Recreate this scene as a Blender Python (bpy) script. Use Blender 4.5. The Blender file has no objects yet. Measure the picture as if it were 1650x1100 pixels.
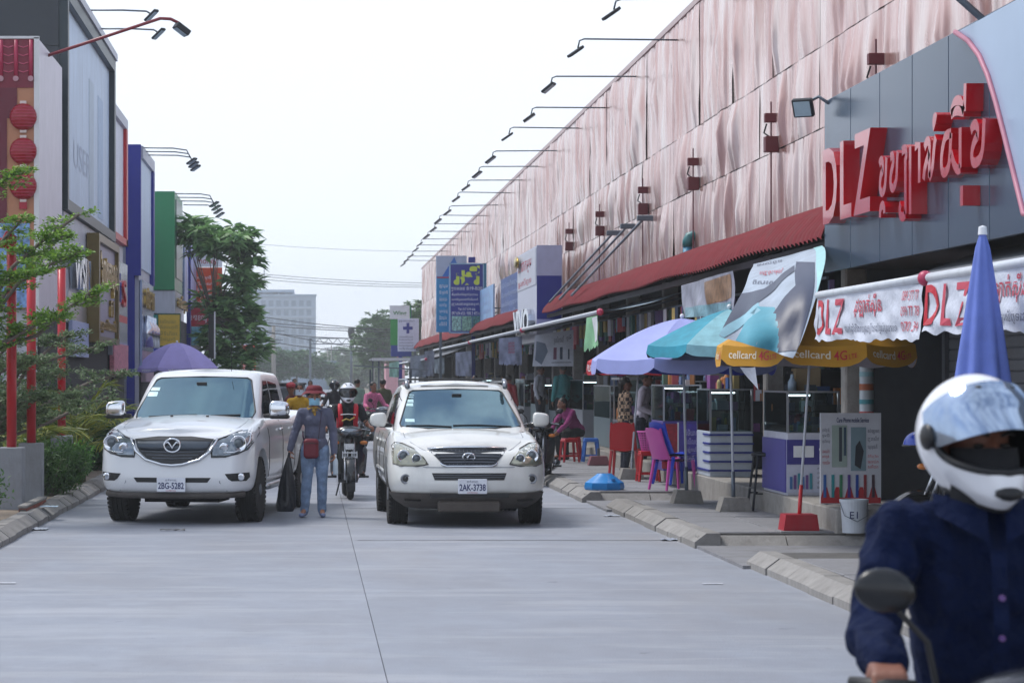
import bpy, bmesh, math, random
import numpy as np
from math import pi, sin, cos, radians, sqrt, atan2
from mathutils import Vector, Matrix, noise, Quaternion
from mathutils.bvhtree import BVHTree
from mathutils.geometry import delaunay_2d_cdt

SC = bpy.context.scene
COL = SC.collection
rnd = random.Random(7)

# ------------------------------------------------------------------ camera
FPX, VX, VY, CAMH = 3896.0, 500.0, 607.0, 1.73      # 85 mm lens, street vanishing point in photo pixels
cam_d = bpy.data.cameras.new('camera')
cam = bpy.data.objects.new('camera', cam_d); COL.objects.link(cam)
cam.location = (0, 0, CAMH); cam.rotation_euler = (radians(90), 0, 0)
cam_d.sensor_width = 36; cam_d.lens = 85
cam_d.shift_x = (825 - VX) / 1650; cam_d.shift_y = (VY - 550) / 1650
cam_d.clip_start = 0.5; cam_d.clip_end = 5000
cam_d.dof.use_dof = True; cam_d.dof.focus_distance = 28.5; cam_d.dof.aperture_fstop = 8
SC.camera = cam

# ------------------------------------------------------------------ sky
SUN_EL, SUN_AZ = 58, 58      # the sun stands ahead of the camera, a little to the left
world = bpy.data.worlds.new('World'); SC.world = world; world.use_nodes = True
nt = world.node_tree; nt.nodes.clear()
wo = nt.nodes.new('ShaderNodeOutputWorld'); bg = nt.nodes.new('ShaderNodeBackground')
sky = nt.nodes.new('ShaderNodeTexSky'); sky.sky_type = 'NISHITA'; sky.sun_disc = False
sky.sun_elevation = radians(SUN_EL); sky.sun_rotation = radians(-SUN_AZ)
sky.air_density = 1.0; sky.dust_density = 1.0; sky.ozone_density = 1.5
tc = nt.nodes.new('ShaderNodeTexCoord')
nz = nt.nodes.new('ShaderNodeTexNoise'); nz.inputs['Scale'].default_value = 6.0; nz.inputs['Detail'].default_value = 7; nz.inputs['Roughness'].default_value = .55
rmp = nt.nodes.new('ShaderNodeMapRange'); rmp.inputs[1].default_value = .40; rmp.inputs[2].default_value = .60; rmp.inputs[3].default_value = .08; rmp.inputs[4].default_value = .97
sep = nt.nodes.new('ShaderNodeSeparateXYZ')
hz = nt.nodes.new('ShaderNodeMapRange'); hz.inputs[1].default_value = .18; hz.inputs[2].default_value = .55; hz.inputs[3].default_value = .97; hz.inputs[4].default_value = 0
mx = nt.nodes.new('ShaderNodeMath'); mx.operation = 'MAXIMUM'
mix = nt.nodes.new('ShaderNodeMix'); mix.data_type = 'RGBA'
mix.inputs[7].default_value = (6.3, 6.8, 7.6, 1)
L = nt.links.new
L(tc.outputs['Generated'], nz.inputs['Vector']); L(nz.outputs['Fac'], rmp.inputs[0])
L(tc.outputs['Generated'], sep.inputs[0]); L(sep.outputs['Z'], hz.inputs[0])
L(rmp.outputs[0], mx.inputs[0]); L(hz.outputs[0], mx.inputs[1]); L(mx.outputs[0], mix.inputs[0])
L(sky.outputs[0], mix.inputs[6]); L(mix.outputs[2], bg.inputs['Color']); bg.inputs['Strength'].default_value = 0.1
L(bg.outputs[0], wo.inputs[0])

# ------------------------------------------------------------------ sun
sun_d = bpy.data.lights.new('sun', 'SUN'); sun_d.energy = 1.5; sun_d.angle = radians(18); sun_d.color = (1, .97, .92)
sun = bpy.data.objects.new('sun', sun_d); COL.objects.link(sun)
_sd = Vector((-sin(radians(SUN_AZ)) * cos(radians(SUN_EL)), cos(radians(SUN_AZ)) * cos(radians(SUN_EL)), sin(radians(SUN_EL))))
sun.rotation_euler = _sd.to_track_quat('Z', 'Y').to_euler(); sun.location = _sd * 40

vs = SC.view_settings; vs.view_transform = 'Standard'; vs.look = 'None'; vs.exposure = 0.80; vs.gamma = 1; vs.use_curve_mapping = False
SC.render.engine = 'CYCLES'
SC.cycles.use_denoising = True; SC.cycles.max_bounces = 6; SC.cycles.diffuse_bounces = 3; SC.cycles.glossy_bounces = 3
SC.cycles.transmission_bounces = 4; SC.cycles.transparent_max_bounces = 8; SC.cycles.volume_bounces = 0
SC.cycles.caustics_reflective = False; SC.cycles.caustics_refractive = False
SC.cycles.volume_step_rate = 8.0; SC.cycles.volume_max_steps = 32

# ------------------------------------------------------------------ helpers
def PX(px, Y): return (px - VX) * Y / FPX
def PZ(py, Y): return CAMH - (py - VY) * Y / FPX
def GY(py, z=0.0): return (CAMH - z) * FPX / (py - VY)
def hexc(s):
    s = s.lstrip('#'); v = [int(s[i:i + 2], 16) / 255 for i in (0, 2, 4)]
    return tuple((c / 12.92 if c <= .04045 else ((c + .055) / 1.055) ** 2.4) for c in v)

MATS = {}
def mat(name, color='#888888', rough=.6, metal=0, var=.12, vscale=6, bump=0, bscale=40, coat=0, rand=0, dirt=0, stretch=(1, 1, 1), spec=.5, emit=0, alpha=1, sheen=0, bdist=.02):
    if name in MATS: return MATS[name]
    m = bpy.data.materials.new(name); m.use_nodes = True; t = m.node_tree
    b = t.nodes['Principled BSDF']; c = hexc(color) if isinstance(color, str) else color
    b.inputs['Roughness'].default_value = rough; b.inputs['Metallic'].default_value = metal
    b.inputs['Specular IOR Level'].default_value = spec
    if coat: b.inputs['Coat Weight'].default_value = coat; b.inputs['Coat Roughness'].default_value = .04
    if sheen: b.inputs['Sheen Weight'].default_value = sheen
    if alpha < 1: b.inputs['Alpha'].default_value = alpha
    tcn = t.nodes.new('ShaderNodeTexCoord'); mp = t.nodes.new('ShaderNodeMapping'); mp.inputs['Scale'].default_value = stretch
    t.links.new(tcn.outputs['Object'], mp.inputs[0])
    n1 = t.nodes.new('ShaderNodeTexNoise'); n1.inputs['Scale'].default_value = vscale; n1.inputs['Detail'].default_value = 6; n1.inputs['Roughness'].default_value = .6
    t.links.new(mp.outputs[0], n1.inputs['Vector'])
    mr = t.nodes.new('ShaderNodeMapRange'); mr.inputs[1].default_value = .3; mr.inputs[2].default_value = .7
    mr.inputs[3].default_value = 1 - var; mr.inputs[4].default_value = 1 + var * .6
    t.links.new(n1.outputs['Fac'], mr.inputs[0])
    hv = t.nodes.new('ShaderNodeHueSaturation'); hv.inputs['Color'].default_value = (*c, 1)
    val = mr.outputs[0]
    if rand:
        oi = t.nodes.new('ShaderNodeObjectInfo'); r2 = t.nodes.new('ShaderNodeMapRange'); r2.inputs[3].default_value = 1 - rand; r2.inputs[4].default_value = 1 + rand
        t.links.new(oi.outputs['Random'], r2.inputs[0]); mu = t.nodes.new('ShaderNodeMath'); mu.operation = 'MULTIPLY'
        t.links.new(mr.outputs[0], mu.inputs[0]); t.links.new(r2.outputs[0], mu.inputs[1]); val = mu.outputs[0]
    t.links.new(val, hv.inputs['Value']); colout = hv.outputs[0]
    if dirt:
        n2 = t.nodes.new('ShaderNodeTexNoise'); n2.inputs['Scale'].default_value = 2.2; n2.inputs['Detail'].default_value = 8; n2.inputs['Roughness'].default_value = .7
        mp2 = t.nodes.new('ShaderNodeMapping'); mp2.inputs['Scale'].default_value = (1.6, 1.6, .35); t.links.new(tcn.outputs['Object'], mp2.inputs[0]); t.links.new(mp2.outputs[0], n2.inputs['Vector'])
        m2 = t.nodes.new('ShaderNodeMapRange'); m2.inputs[1].default_value = .5; m2.inputs[2].default_value = .72; m2.inputs[4].default_value = dirt
        t.links.new(n2.outputs['Fac'], m2.inputs[0]); mc = t.nodes.new('ShaderNodeMix'); mc.data_type = 'RGBA'
        t.links.new(m2.outputs[0], mc.inputs[0]); t.links.new(colout, mc.inputs[6]); mc.inputs[7].default_value = (.11, .095, .085, 1); colout = mc.outputs[2]
    t.links.new(colout, b.inputs['Base Color'])
    if emit:
        t.links.new(colout, b.inputs['Emission Color']); b.inputs['Emission Strength'].default_value = emit
    if bump:
        n3 = t.nodes.new('ShaderNodeTexNoise'); n3.inputs['Scale'].default_value = bscale; n3.inputs['Detail'].default_value = 5
        t.links.new(mp.outputs[0], n3.inputs['Vector']); bp = t.nodes.new('ShaderNodeBump'); bp.inputs['Strength'].default_value = bump; bp.inputs['Distance'].default_value = bdist
        t.links.new(n3.outputs['Fac'], bp.inputs['Height']); t.links.new(bp.outputs[0], b.inputs['Normal'])
    MATS[name] = m; return m

def flat(color, rough=.55, **k):
    return mat('paint_' + color.strip('#') + str(rough) + ''.join(f'{a}{v}' for a, v in k.items()), color, rough, **({'var': .1, 'vscale': 5} | k))

def glass_mat(name='clear_glass', tint=(.75, .85, .85), alpha=.22):
    if name in MATS: return MATS[name]
    m = bpy.data.materials.new(name); m.use_nodes = True; t = m.node_tree; t.nodes.remove(t.nodes['Principled BSDF'])
    o = t.nodes['Material Output']; tr = t.nodes.new('ShaderNodeBsdfTransparent'); tr.inputs[0].default_value = (*tint, 1)
    gl = t.nodes.new('ShaderNodeBsdfGlossy'); gl.inputs['Roughness'].default_value = .03; gl.inputs[0].default_value = (.26, .32, .34, 1)
    fr = t.nodes.new('ShaderNodeFresnel'); fr.inputs[0].default_value = 1.5
    ad = t.nodes.new('ShaderNodeMath'); ad.operation = 'ADD'; ad.inputs[1].default_value = alpha * .3
    t.links.new(fr.outputs[0], ad.inputs[0]); mxs = t.nodes.new('ShaderNodeMixShader')
    t.links.new(ad.outputs[0], mxs.inputs[0]); t.links.new(tr.outputs[0], mxs.inputs[1]); t.links.new(gl.outputs[0], mxs.inputs[2]); t.links.new(mxs.outputs[0], o.inputs[0])
    MATS[name] = m; return m

def link(name, me, parent=None):
    o = bpy.data.objects.new(name, me); COL.objects.link(o)
    if parent is not None: o.parent = parent
    return o

def tag(o, label, cat, group=None, kind=None):
    if label: o['label'] = label
    if cat: o['category'] = cat
    if group: o['group'] = group
    if kind: o['kind'] = kind
    return o

def thing(name, label, cat, loc=(0, 0, 0), rz=0, group=None):
    o = bpy.data.objects.new(name, None); COL.objects.link(o); o.empty_display_size = .2
    o.location = loc; o.rotation_euler = (0, 0, rz)
    return tag(o, label, cat, group)

class MB:
    def __init__(s): s.v = []; s.f = []; s.M = None
    def add(s, vs, fs):
        b = len(s.v)
        if s.M is not None: vs = [s.M @ Vector(p) for p in vs]
        s.v.extend([tuple(p) for p in vs]); s.f.extend([tuple(b + i for i in f) for f in fs]); return s
    def box(s, c, d, rot=None, bev=0):
        hx, hy, hz = d[0] / 2, d[1] / 2, d[2] / 2
        bev = min(bev, hx * .8, hy * .8, hz * .8)
        vs = []; fs = []
        if bev <= 0:
            vs = [(x * hx, y * hy, z * hz) for x in (-1, 1) for y in (-1, 1) for z in (-1, 1)]
            fs = [(0, 1, 3, 2), (4, 6, 7, 5), (0, 4, 5, 1), (2, 3, 7, 6), (0, 2, 6, 4), (1, 5, 7, 3)]
        else:
            idx = {}
            for x in (-1, 1):
                for y in (-1, 1):
                    for z in (-1, 1):
                        for a in range(3):
                            p = [x * (hx - bev), y * (hy - bev), z * (hz - bev)]; p[a] = (x, y, z)[a] * (hx, hy, hz)[a]
                            idx[(x, y, z, a)] = len(vs); vs.append(tuple(p))
            S = (-1, 1)
            for a in range(3):
                o1, o2 = (a + 1) % 3, (a + 2) % 3
                for sg in S:
                    q = []
                    for (i, j) in ((-1, -1), (1, -1), (1, 1), (-1, 1)):
                        k = [0, 0, 0]; k[a] = sg; k[o1] = i; k[o2] = j; q.append(idx[(*k, a)])
                    fs.append(tuple(q if sg > 0 else q[::-1]))
                for i in S:
                    for j in S:
                        q = []
                        for sg, ax in ((-1, o1), (1, o1), (1, o2), (-1, o2)):
                            k = [0, 0, 0]; k[a] = sg; k[o1] = i; k[o2] = j; q.append(idx[(*k, ax)])
                        fs.append(tuple(q if i * j < 0 else q[::-1]))
            for x in S:
                for y in S:
                    for z in S:
                        q = [idx[(x, y, z, a)] for a in range(3)]
                        fs.append(tuple(q if x * y * z > 0 else q[::-1]))
        R = rot if rot is not None else Matrix.Identity(3)
        if isinstance(R, (tuple, list)):
            from mathutils import Euler
            R = Euler(R).to_matrix()
        c = Vector(c); return s.add([R @ Vector(p) + c for p in vs], fs)
    def ext(s, x0, x1, y0, y1, z0, z1, bev=0): return s.box(((x0 + x1) / 2, (y0 + y1) / 2, (z0 + z1) / 2), (abs(x1 - x0), abs(y1 - y0), abs(z1 - z0)), bev=bev)
    def tube(s, pts, r, n=8, caps=True, flatz=1.0):
        pts = [Vector(p) for p in pts]; rs = r if isinstance(r, (list, tuple)) else [r] * len(pts)
        vs = []; fs = []; up = None
        for i, p in enumerate(pts):
            d = (pts[min(i + 1, len(pts) - 1)] - pts[max(i - 1, 0)]).normalized()
            if up is None:
                up = Vector((0, 0, 1)) if abs(d.z) < .9 else Vector((1, 0, 0))
            a = d.cross(up).normalized(); b = a.cross(d).normalized(); up = b
            for k in range(n):
                t = 2 * pi * k / n; vs.append(p + a * cos(t) * rs[i] + b * sin(t) * rs[i] * flatz)
        for i in range(len(pts) - 1):
            for k in range(n):
                k2 = (k + 1) % n; fs.append((i * n + k, i * n + k2, (i + 1) * n + k2, (i + 1) * n + k))
        if caps:
            fs.append(tuple(range(n))[::-1]); m = (len(pts) - 1) * n; fs.append(tuple(m + k for k in range(n)))
        return s.add(vs, fs)
    def lathe(s, prof, c=(0, 0, 0), axis='z', n=24, sx=1, sy=1):
        vs = []; fs = []; c = Vector(c)
        for (r, h) in prof:
            for k in range(n):
                t = 2 * pi * k / n; x, y = r * cos(t) * sx, r * sin(t) * sy
                p = {'z': (x, y, h), 'x': (h, x, y), 'y': (x, h, y)}[axis]
                vs.append(Vector(p) + c)
        for i in range(len(prof) - 1):
            for k in range(n):
                k2 = (k + 1) % n; fs.append((i * n + k, i * n + k2, (i + 1) * n + k2, (i + 1) * n + k))
        fs.append(tuple(range(n))[::-1]); m = (len(prof) - 1) * n; fs.append(tuple(m + k for k in range(n)))
        return s.add(vs, fs)
    def prism(s, poly, plane, a0, a1):
        # poly 2D points in plane 'xz' (extrude y), 'yz' (extrude x), 'xy' (extrude z)
        n = len(poly); f = {'xz': lambda p, a: (p[0], a, p[1]), 'yz': lambda p, a: (a, p[0], p[1]), 'xy': lambda p, a: (p[0], p[1], a)}[plane]
        vs = [f(p, a0) for p in poly] + [f(p, a1) for p in poly]
        fs = [tuple(range(n))[::-1], tuple(range(n, 2 * n))] + [(i, (i + 1) % n, n + (i + 1) % n, n + i) for i in range(n)]
        return s.add(vs, fs)
    def grid(s, fn, nu, nv, closed_u=False):
        vs = [fn(i / nu, j / nv) for i in range(nu + (0 if closed_u else 1)) for j in range(nv + 1)]
        fs = []; m = nu if closed_u else nu
        for i in range(m):
            i2 = (i + 1) % nu if closed_u else i + 1
            for j in range(nv): fs.append((i * (nv + 1) + j, i2 * (nv + 1) + j, i2 * (nv + 1) + j + 1, i * (nv + 1) + j + 1))
        return s.add(vs, fs)
    def sphere(s, c, r, n=16, m=10, rot=None):
        r = r if isinstance(r, (tuple, list)) else (r, r, r); R = rot or Matrix.Identity(3); c = Vector(c)
        vs = []; fs = []
        for j in range(m + 1):
            ph = -pi / 2 + pi * j / m
            for k in range(n):
                t = 2 * pi * k / n; vs.append(R @ Vector((r[0] * cos(ph) * cos(t), r[1] * cos(ph) * sin(t), r[2] * sin(ph))) + c)
        for j in range(m):
            for k in range(n):
                k2 = (k + 1) % n; fs.append((j * n + k, j * n + k2, (j + 1) * n + k2, (j + 1) * n + k))
        return s.add(vs, fs)
    def mesh(s, name, smooth=False, fixn=False):
        me = bpy.data.meshes.new(name); me.from_pydata(s.v, [], s.f)
        if fixn:
            bm = bmesh.new(); bm.from_mesh(me); bmesh.ops.remove_doubles(bm, verts=bm.verts, dist=1e-5)
            bmesh.ops.recalc_face_normals(bm, faces=bm.faces); bm.to_mesh(me); bm.free()
        if smooth: me.shade_smooth()
        me.update(); return me
    def build(s, name, m, parent=None, smooth=False, fixn=False, world=False, angle=None, kind=None):
        if world and parent is not None:
            q = Vector(parent.location); pp = parent.parent
            while pp is not None: q = q + pp.location; pp = pp.parent
            s.v = [(p[0] - q[0], p[1] - q[1], p[2] - q[2]) for p in s.v]
        me = s.mesh(name, smooth, fixn or angle is not None); me.materials.append(m)
        if angle is not None:
            me.shade_smooth(); 
            bm = bmesh.new(); bm.from_mesh(me); a = radians(angle)
            for e in bm.edges:
                if len(e.link_faces) == 2 and e.calc_face_angle(0) > a: e.smooth = False
            bm.to_mesh(me); bm.free()
        o = link(name, me, parent)
        if kind: o['kind'] = kind
        return o

def struct(name, mb, m, **k):
    o = mb.build(name, m, **k); o['kind'] = 'structure'; return o

def one(name, mb, m, label, cat, group=None, loc=(0, 0, 0), **k):
    o = mb.build(name, m, **k); o.location = loc; return tag(o, label, cat, group)

def dup(root, loc=None, rz=None, label=None, group=None):
    def cp(o, p):
        c = o.copy(); COL.objects.link(c); c.parent = p
        for ch in o.children: cp(ch, c)
        return c
    r = cp(root, None)
    if loc is not None: r.location = loc
    if rz is not None: r.rotation_euler = (0, 0, rz)
    if label: r['label'] = label
    if group: r['group'] = group
    return r

# temporary scene for evaluating modifiers and text
TMP = bpy.data.scenes.new('evaluation')
def evaluate(ob):
    TMP.collection.objects.link(ob); vl = TMP.view_layers[0]; vl.update(); dg = vl.depsgraph
    me = bpy.data.meshes.new_from_object(ob.evaluated_get(dg)); TMP.collection.objects.unlink(ob); return me

_txt = {}
def text_mesh(s, ext=0.0, bold=0.0):
    k = (s, ext, bold)
    if k in _txt: return _txt[k]
    cu = bpy.data.curves.new('txt', 'FONT'); cu.body = s; cu.extrude = ext; cu.offset = bold; cu.resolution_u = 3
    ob = bpy.data.objects.new('txt', cu); me = evaluate(ob)
    v = np.empty(len(me.vertices) * 3); me.vertices.foreach_get('co', v); v = v.reshape(-1, 3)
    f = [tuple(p.vertices) for p in me.polygons]
    bpy.data.meshes.remove(me); bpy.data.objects.remove(ob); bpy.data.curves.remove(cu)
    _txt[k] = (v, f); return _txt[k]

def text(parent, name, s, m, pos, w, h, face='-y', ext=0.0, bold=0.0, world=True, italic=0, smooth=False):
    """flat or raised lettering filling a w x h box whose lower-left corner is pos, facing -y, +x or -x"""
    v, f = text_mesh(s, ext if ext == 0 else 1.0, bold)
    if len(v) == 0: return None
    v = v.copy(); lo = v.min(0); hi = v.max(0)
    v[:, 0] = (v[:, 0] - lo[0]) / (hi[0] - lo[0]) * w; v[:, 1] = (v[:, 1] - lo[1]) / (hi[1] - lo[1]) * h
    v[:, 0] += italic * v[:, 1]
    v[:, 2] = (v[:, 2] - lo[2]) / max(hi[2] - lo[2], 1e-9) * ext if ext else .0
    X, Yc, Z = v[:, 0], v[:, 1], v[:, 2]
    if face == '-y': P = np.stack([X, -Z, Yc], 1)
    elif face == '-x': P = np.stack([-Z, -X, Yc], 1)
    elif face == '+x': P = np.stack([Z, X, Yc], 1)
    elif face == '+z': P = np.stack([X, Yc, Z], 1)
    off = np.array(pos, float)
    if world and parent is not None: off = off - np.array(parent.location)
    P = P + off
    mb = MB(); mb.v = [tuple(p) for p in P]; mb.f = f
    return mb.build(name, m, parent, smooth=smooth)

def lines(parent, m, rows, face, x0, x1, z0, z1, depth, rr=None, name='lettering', khm=True):
    """rows of small script filling a box (x along the reading direction)"""
    rr = rr or rnd
    base = 'កខគឃងចឆជឈញដឋឌណតថទធនបផពភមយរលវសហឡអ'
    vow = ['', 'ា', 'ិ', 'ី', 'ុ', 'ូ', 'េ', 'ៃ', '់', '']
    h = (z1 - z0) / rows
    for i in range(rows):
        n = max(4, int((x1 - x0) / h * 1.5))
        s = ''.join(rr.choice(base) + rr.choice(vow) for _ in range(min(n, 18)))
        z = z1 - (i + 1) * h + h * .15
        w = (x1 - x0) * rr.uniform(.8, 1)
        if face == '-y': pos = (x0, depth, z)
        elif face == '-x': pos = (depth, -x0, z)
        else: pos = (depth, x0, z)
        text(parent, name, s, m, pos, w, h * .72, face)

# common materials
M_white = mat('white_paint', '#d9dadd', .5, var=.06, dirt=.15)
M_wpanel = mat('white_panel', '#d5d7dc', .35, var=.06, vscale=2, dirt=.2)
M_steel = mat('painted_steel', '#5a6470', .45, metal=.3, var=.15)
M_dsteel = mat('dark_steel', '#22262c', .5, metal=.3, var=.2)
M_alu = mat('aluminium', '#b8bcc2', .3, metal=.9, var=.08)
M_black = mat('black_plastic', '#121316', .5, var=.2)
M_rubber = mat('tyre_rubber', '#1d1c1c', .85, var=.25, vscale=20, bump=.2)
M_conc = mat('concrete', '#8f8b86', .9, var=.2, vscale=9, bump=.4, dirt=.5, rand=.08)
M_red = mat('red_paint', '#c01724', .4, var=.1, dirt=.1)
M_chrome = mat('chrome', '#d8dce2', .12, metal=1, var=.04)
M_glass = glass_mat()
M_text_w = flat('#eceef2', .4); M_text_r = flat('#c2122a', .4); M_text_b = flat('#16245e', .5); M_text_k = flat('#17181c', .6)
M_skin = mat('skin', '#9c6a52', .55, var=.08)
# ================================================================== SETTING
def road_material():
    m = mat('road_concrete', '#8b909b', .62, var=.1, vscale=2.2, bump=.25, bscale=60, rand=.035, spec=.45)
    t = m.node_tree; b = t.nodes['Principled BSDF']
    src = b.inputs['Base Color'].links[0].from_socket
    g = t.nodes.new('ShaderNodeNewGeometry')
    def nz(scale, stretch, lo, hi, a, c):
        mp = t.nodes.new('ShaderNodeMapping'); mp.inputs['Scale'].default_value = stretch; t.links.new(g.outputs['Position'], mp.inputs[0])
        n = t.nodes.new('ShaderNodeTexNoise'); n.inputs['Scale'].default_value = scale; n.inputs['Detail'].default_value = 8; n.inputs['Roughness'].default_value = .65
        t.links.new(mp.outputs[0], n.inputs['Vector']); r = t.nodes.new('ShaderNodeMapRange'); r.inputs[1].default_value = lo; r.inputs[2].default_value = hi; r.inputs[3].default_value = a; r.inputs[4].default_value = c
        t.links.new(n.outputs['Fac'], r.inputs[0]); return r.outputs[0]
    stain = nz(.55, (1.4, .5, 1), .42, .66, 0, .52)          # worn, darker wheel lanes and spills
    fine = nz(16, (1, 1, 1), .52, .72, 0, .42)
    spots = nz(3.2, (1, 1, 1), .66, .70, 0, .5)
    pale = nz(.8, (.5, 2.2, 1), .5, .68, 0, .5)
    dust = nz(.35, (1, .35, 1), .5, .75, 0, .35)
    out = src
    for f, c in ((stain, (.21, .21, .23, 1)), (fine, (.22, .22, .24, 1)), (spots, (.1, .1, .11, 1)), (pale, (.40, .41, .44, 1)), (dust, (.38, .35, .33, 1))):
        mc = t.nodes.new('ShaderNodeMix'); mc.data_type = 'RGBA'; t.links.new(f, mc.inputs[0]); t.links.new(out, mc.inputs[6]); mc.inputs[7].default_value = c; out = mc.outputs[2]
    t.links.new(out, b.inputs['Base Color']); return m
M_road = road_material()
M_joint = mat('joint_dirt', '#5c5a58', .95, var=.3, vscale=12)
M_earth = mat('earth', '#7a6d5f', .95, var=.25, vscale=3, bump=.5, bscale=20)
M_pave = mat('paving_concrete', '#858589', .85, var=.16, vscale=4, bump=.3, dirt=.45, rand=.09)
M_kerb = mat('kerb_concrete', '#8e8b88', .85, var=.18, vscale=6, bump=.35, dirt=.55, rand=.09)
M_brick = mat('brick', '#8c4a3a', .9, var=.25, vscale=14, bump=.5, rand=.2)

g = MB(); g.add([(-400, -60, -.06), (400, -60, -.06), (400, 800, -.06), (-400, 800, -.06)], [(0, 1, 2, 3)])
struct('ground', g, M_earth)
rb = MB(); rb.ext(-3.2, 4.1, -12, 470, -.05, -.012)
ROAD = struct('road', rb, M_joint)
slab_me = {}
def slab(x0, x1, y0, y1):
    k = (round(x1 - x0, 2), round(y1 - y0, 2))
    if k not in slab_me:
        w, l = k; mb = MB(); mb.box((0, 0, 0), (w - .004, l - .01, .04), bev=.003); me = mb.mesh('slab'); me.materials.append(M_road); slab_me[k] = me
    o = link('slab', slab_me[k], ROAD); o.location = ((x0 + x1) / 2, (y0 + y1) / 2, -.02)
ys = [0.8 + 6.2 * i for i in range(-2, 24)]
for i in range(len(ys) - 1):
    slab(-3.16, .44, ys[i], ys[i + 1]); slab(.44, 4.06, ys[i], ys[i + 1])
fr = MB(); fr.ext(-3.16, 4.06, ys[-1], 470, -.03, 0); fr.build('far_slab', M_road, ROAD)

def strip(pts, w, name, m, z=.0035):
    P = [Vector(p) for p in pts]; vs = []; fs = []; r = random.Random(len(pts) + int(pts[0][1] * 7))
    for i, p in enumerate(P):
        t = (P[min(i + 1, len(P) - 1)] - P[max(i - 1, 0)]).normalized(); n = Vector((-t.y, t.x)); ww = w * r.uniform(.55, 1.2) / 2; vs += [(p.x + n.x * ww, p.y + n.y * ww, z), (p.x - n.x * ww, p.y - n.y * ww, z)]
    for i in range(len(P) - 1): fs.append((2 * i, 2 * i + 1, 2 * i + 3, 2 * i + 2))
    mb = MB(); mb.v, mb.f = vs, fs; mb.build(name, m, ROAD)
M_filler = mat('joint_sealant', '#77797e', .9, var=.3, vscale=8)
for yj, w_ in ((ys[6], .055), (ys[7], .05), (ys[9], .06)):
    strip([(.5 + k * .25, yj + rnd.uniform(-.012, .012)) for k in range(15)], w_, 'joint_filler', M_filler)
# ---- kerbs: chamfered stones, one object each
def kerb_mesh(L, w=.26, h=.15):
    mb = MB(); p = [(0, -.05), (w, -.05), (w, h), (.12, h), (0, h - .09)]
    mb.prism(p, 'xz', .006, L - .006); me = mb.mesh('kerb_stone', fixn=True); me.materials.append(M_kerb); return me
KM = {0.9: kerb_mesh(.9), 0.55: kerb_mesh(.55)}
def kerb_run(root, xk, y0, y1, side, L=.9):
    # side +1: pavement lies to +x
    y = y0; r = random.Random(int(y0 * 10))
    while y < y1 - .05:
        o = link('kerb_stone', KM[L], root)
        if side > 0: o.location = (xk + r.uniform(-.012, .012), y, r.uniform(-.008, .006))
        else:
            o.location = (xk + r.uniform(-.012, .012), y + L, r.uniform(-.008, .006)); o.rotation_euler = (0, 0, pi)
        y += L
def end_kerb(root, x0, x1, y, L=.9):
    # kerb stones across a block's near end, facing -y
    x = x0
    while x < x1 - .1:
        o = link('kerb_stone', KM[L], root); o.location = (x + L, y, -.03); o.rotation_euler = (0, 0, pi / 2); x += L
def pavement(xk, y0, y1, x1, near_end=True):
    mb = MB(); mb.ext(xk + .24, x1, y0 + (.2 if near_end else 0), y1, -.05, .138); root = struct('pavement', mb, M_joint)
    kerb_run(root, xk, y0, y1, 1)
    if near_end: end_kerb(root, xk + .05, x1, y0)
    r = random.Random(int(y0)); tw = .62; nx = max(1, int(round((x1 - xk - .27) / tw))); tw = (x1 - xk - .27) / nx; ty = .9
    key = ('pave', round(tw, 3))
    mb2 = MB(); mb2.box((0, 0, 0), (tw - .012, ty - .012, .05), bev=.006); me = mb2.mesh('paving_slab'); me.materials.append(M_pave)
    yy = y0 + (.27 if near_end else 0)
    while yy + ty < y1:
        for i in range(nx):
            o = link('paving_slab', me, root); o.location = (xk + .27 + tw * (i + .5), yy + ty / 2, .125 + r.uniform(-.006, .004)); o.rotation_euler = (r.uniform(-.006, .006), r.uniform(-.006, .006), 0)
        yy += ty
    return root
pavement(3.98, 9.4, 21.9, 6.2, False)
pavement(3.87, 24.4, 31.1, 5.45)
pavement(3.74, 33.3, 48.6, 5.35)
pb = MB(); pb.ext(3.66, 5.35, 48.7, 140, -.05, .15, bev=.03); struct('pavement', pb, M_pave)
rp = MB(); rp.ext(3.9, 6.2, 21.8, 24.7, -.05, .03); rp.ext(3.8, 6.2, 31.0, 33.5, -.05, .03); struct('ramp', rp, M_pave)

# left verge with kerb stones and low brick edging
lv = MB(); lv.ext(-30, -3.36, 5, 140, -.05, .13); VERGE = struct('verge', lv, M_earth)
kerb_run(VERGE, -3.14, 12, 60, -1, .55)
kl = MB(); kl.ext(-3.40, -3.14, 60, 140, -.05, .15, bev=.03); kl.build('kerb', M_kerb, VERGE)
bk = MB(); bk.box((0, 0, 0), (.095, .2, .06), bev=.006); bme = bk.mesh('brick'); bme.materials.append(M_brick)
def brick_edge(x, y0, y1, lab, courses=2):
    root = thing('brick_edging', lab, 'brick edging', (x, y0, .12))
    mo = MB(); mo.ext(-.04, .04, 0, y1 - y0, -.02, .066 * courses - .01); mo.build('mortar', M_conc, root)
    n = int((y1 - y0) / .21)
    for c in range(courses):
        for i in range(n):
            o = link('brick', bme, root); o.location = (rnd.uniform(-.006, .006), .1 + i * .21 + (.1 if c % 2 else 0), .033 + c * .066)
    cp = MB(); cp.ext(-.06, .05, 0, y1 - y0, .066 * courses, .066 * courses + .035, bev=.008); cp.build('coping', M_conc, root)
brick_edge(-3.52, 20.0, 26.2, 'two-course red brick edging with pale coping beside the kerb'); brick_edge(-3.38, 28.4, 30.6, 'single course of red bricks at the foot of the concrete piers', 1)

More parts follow.
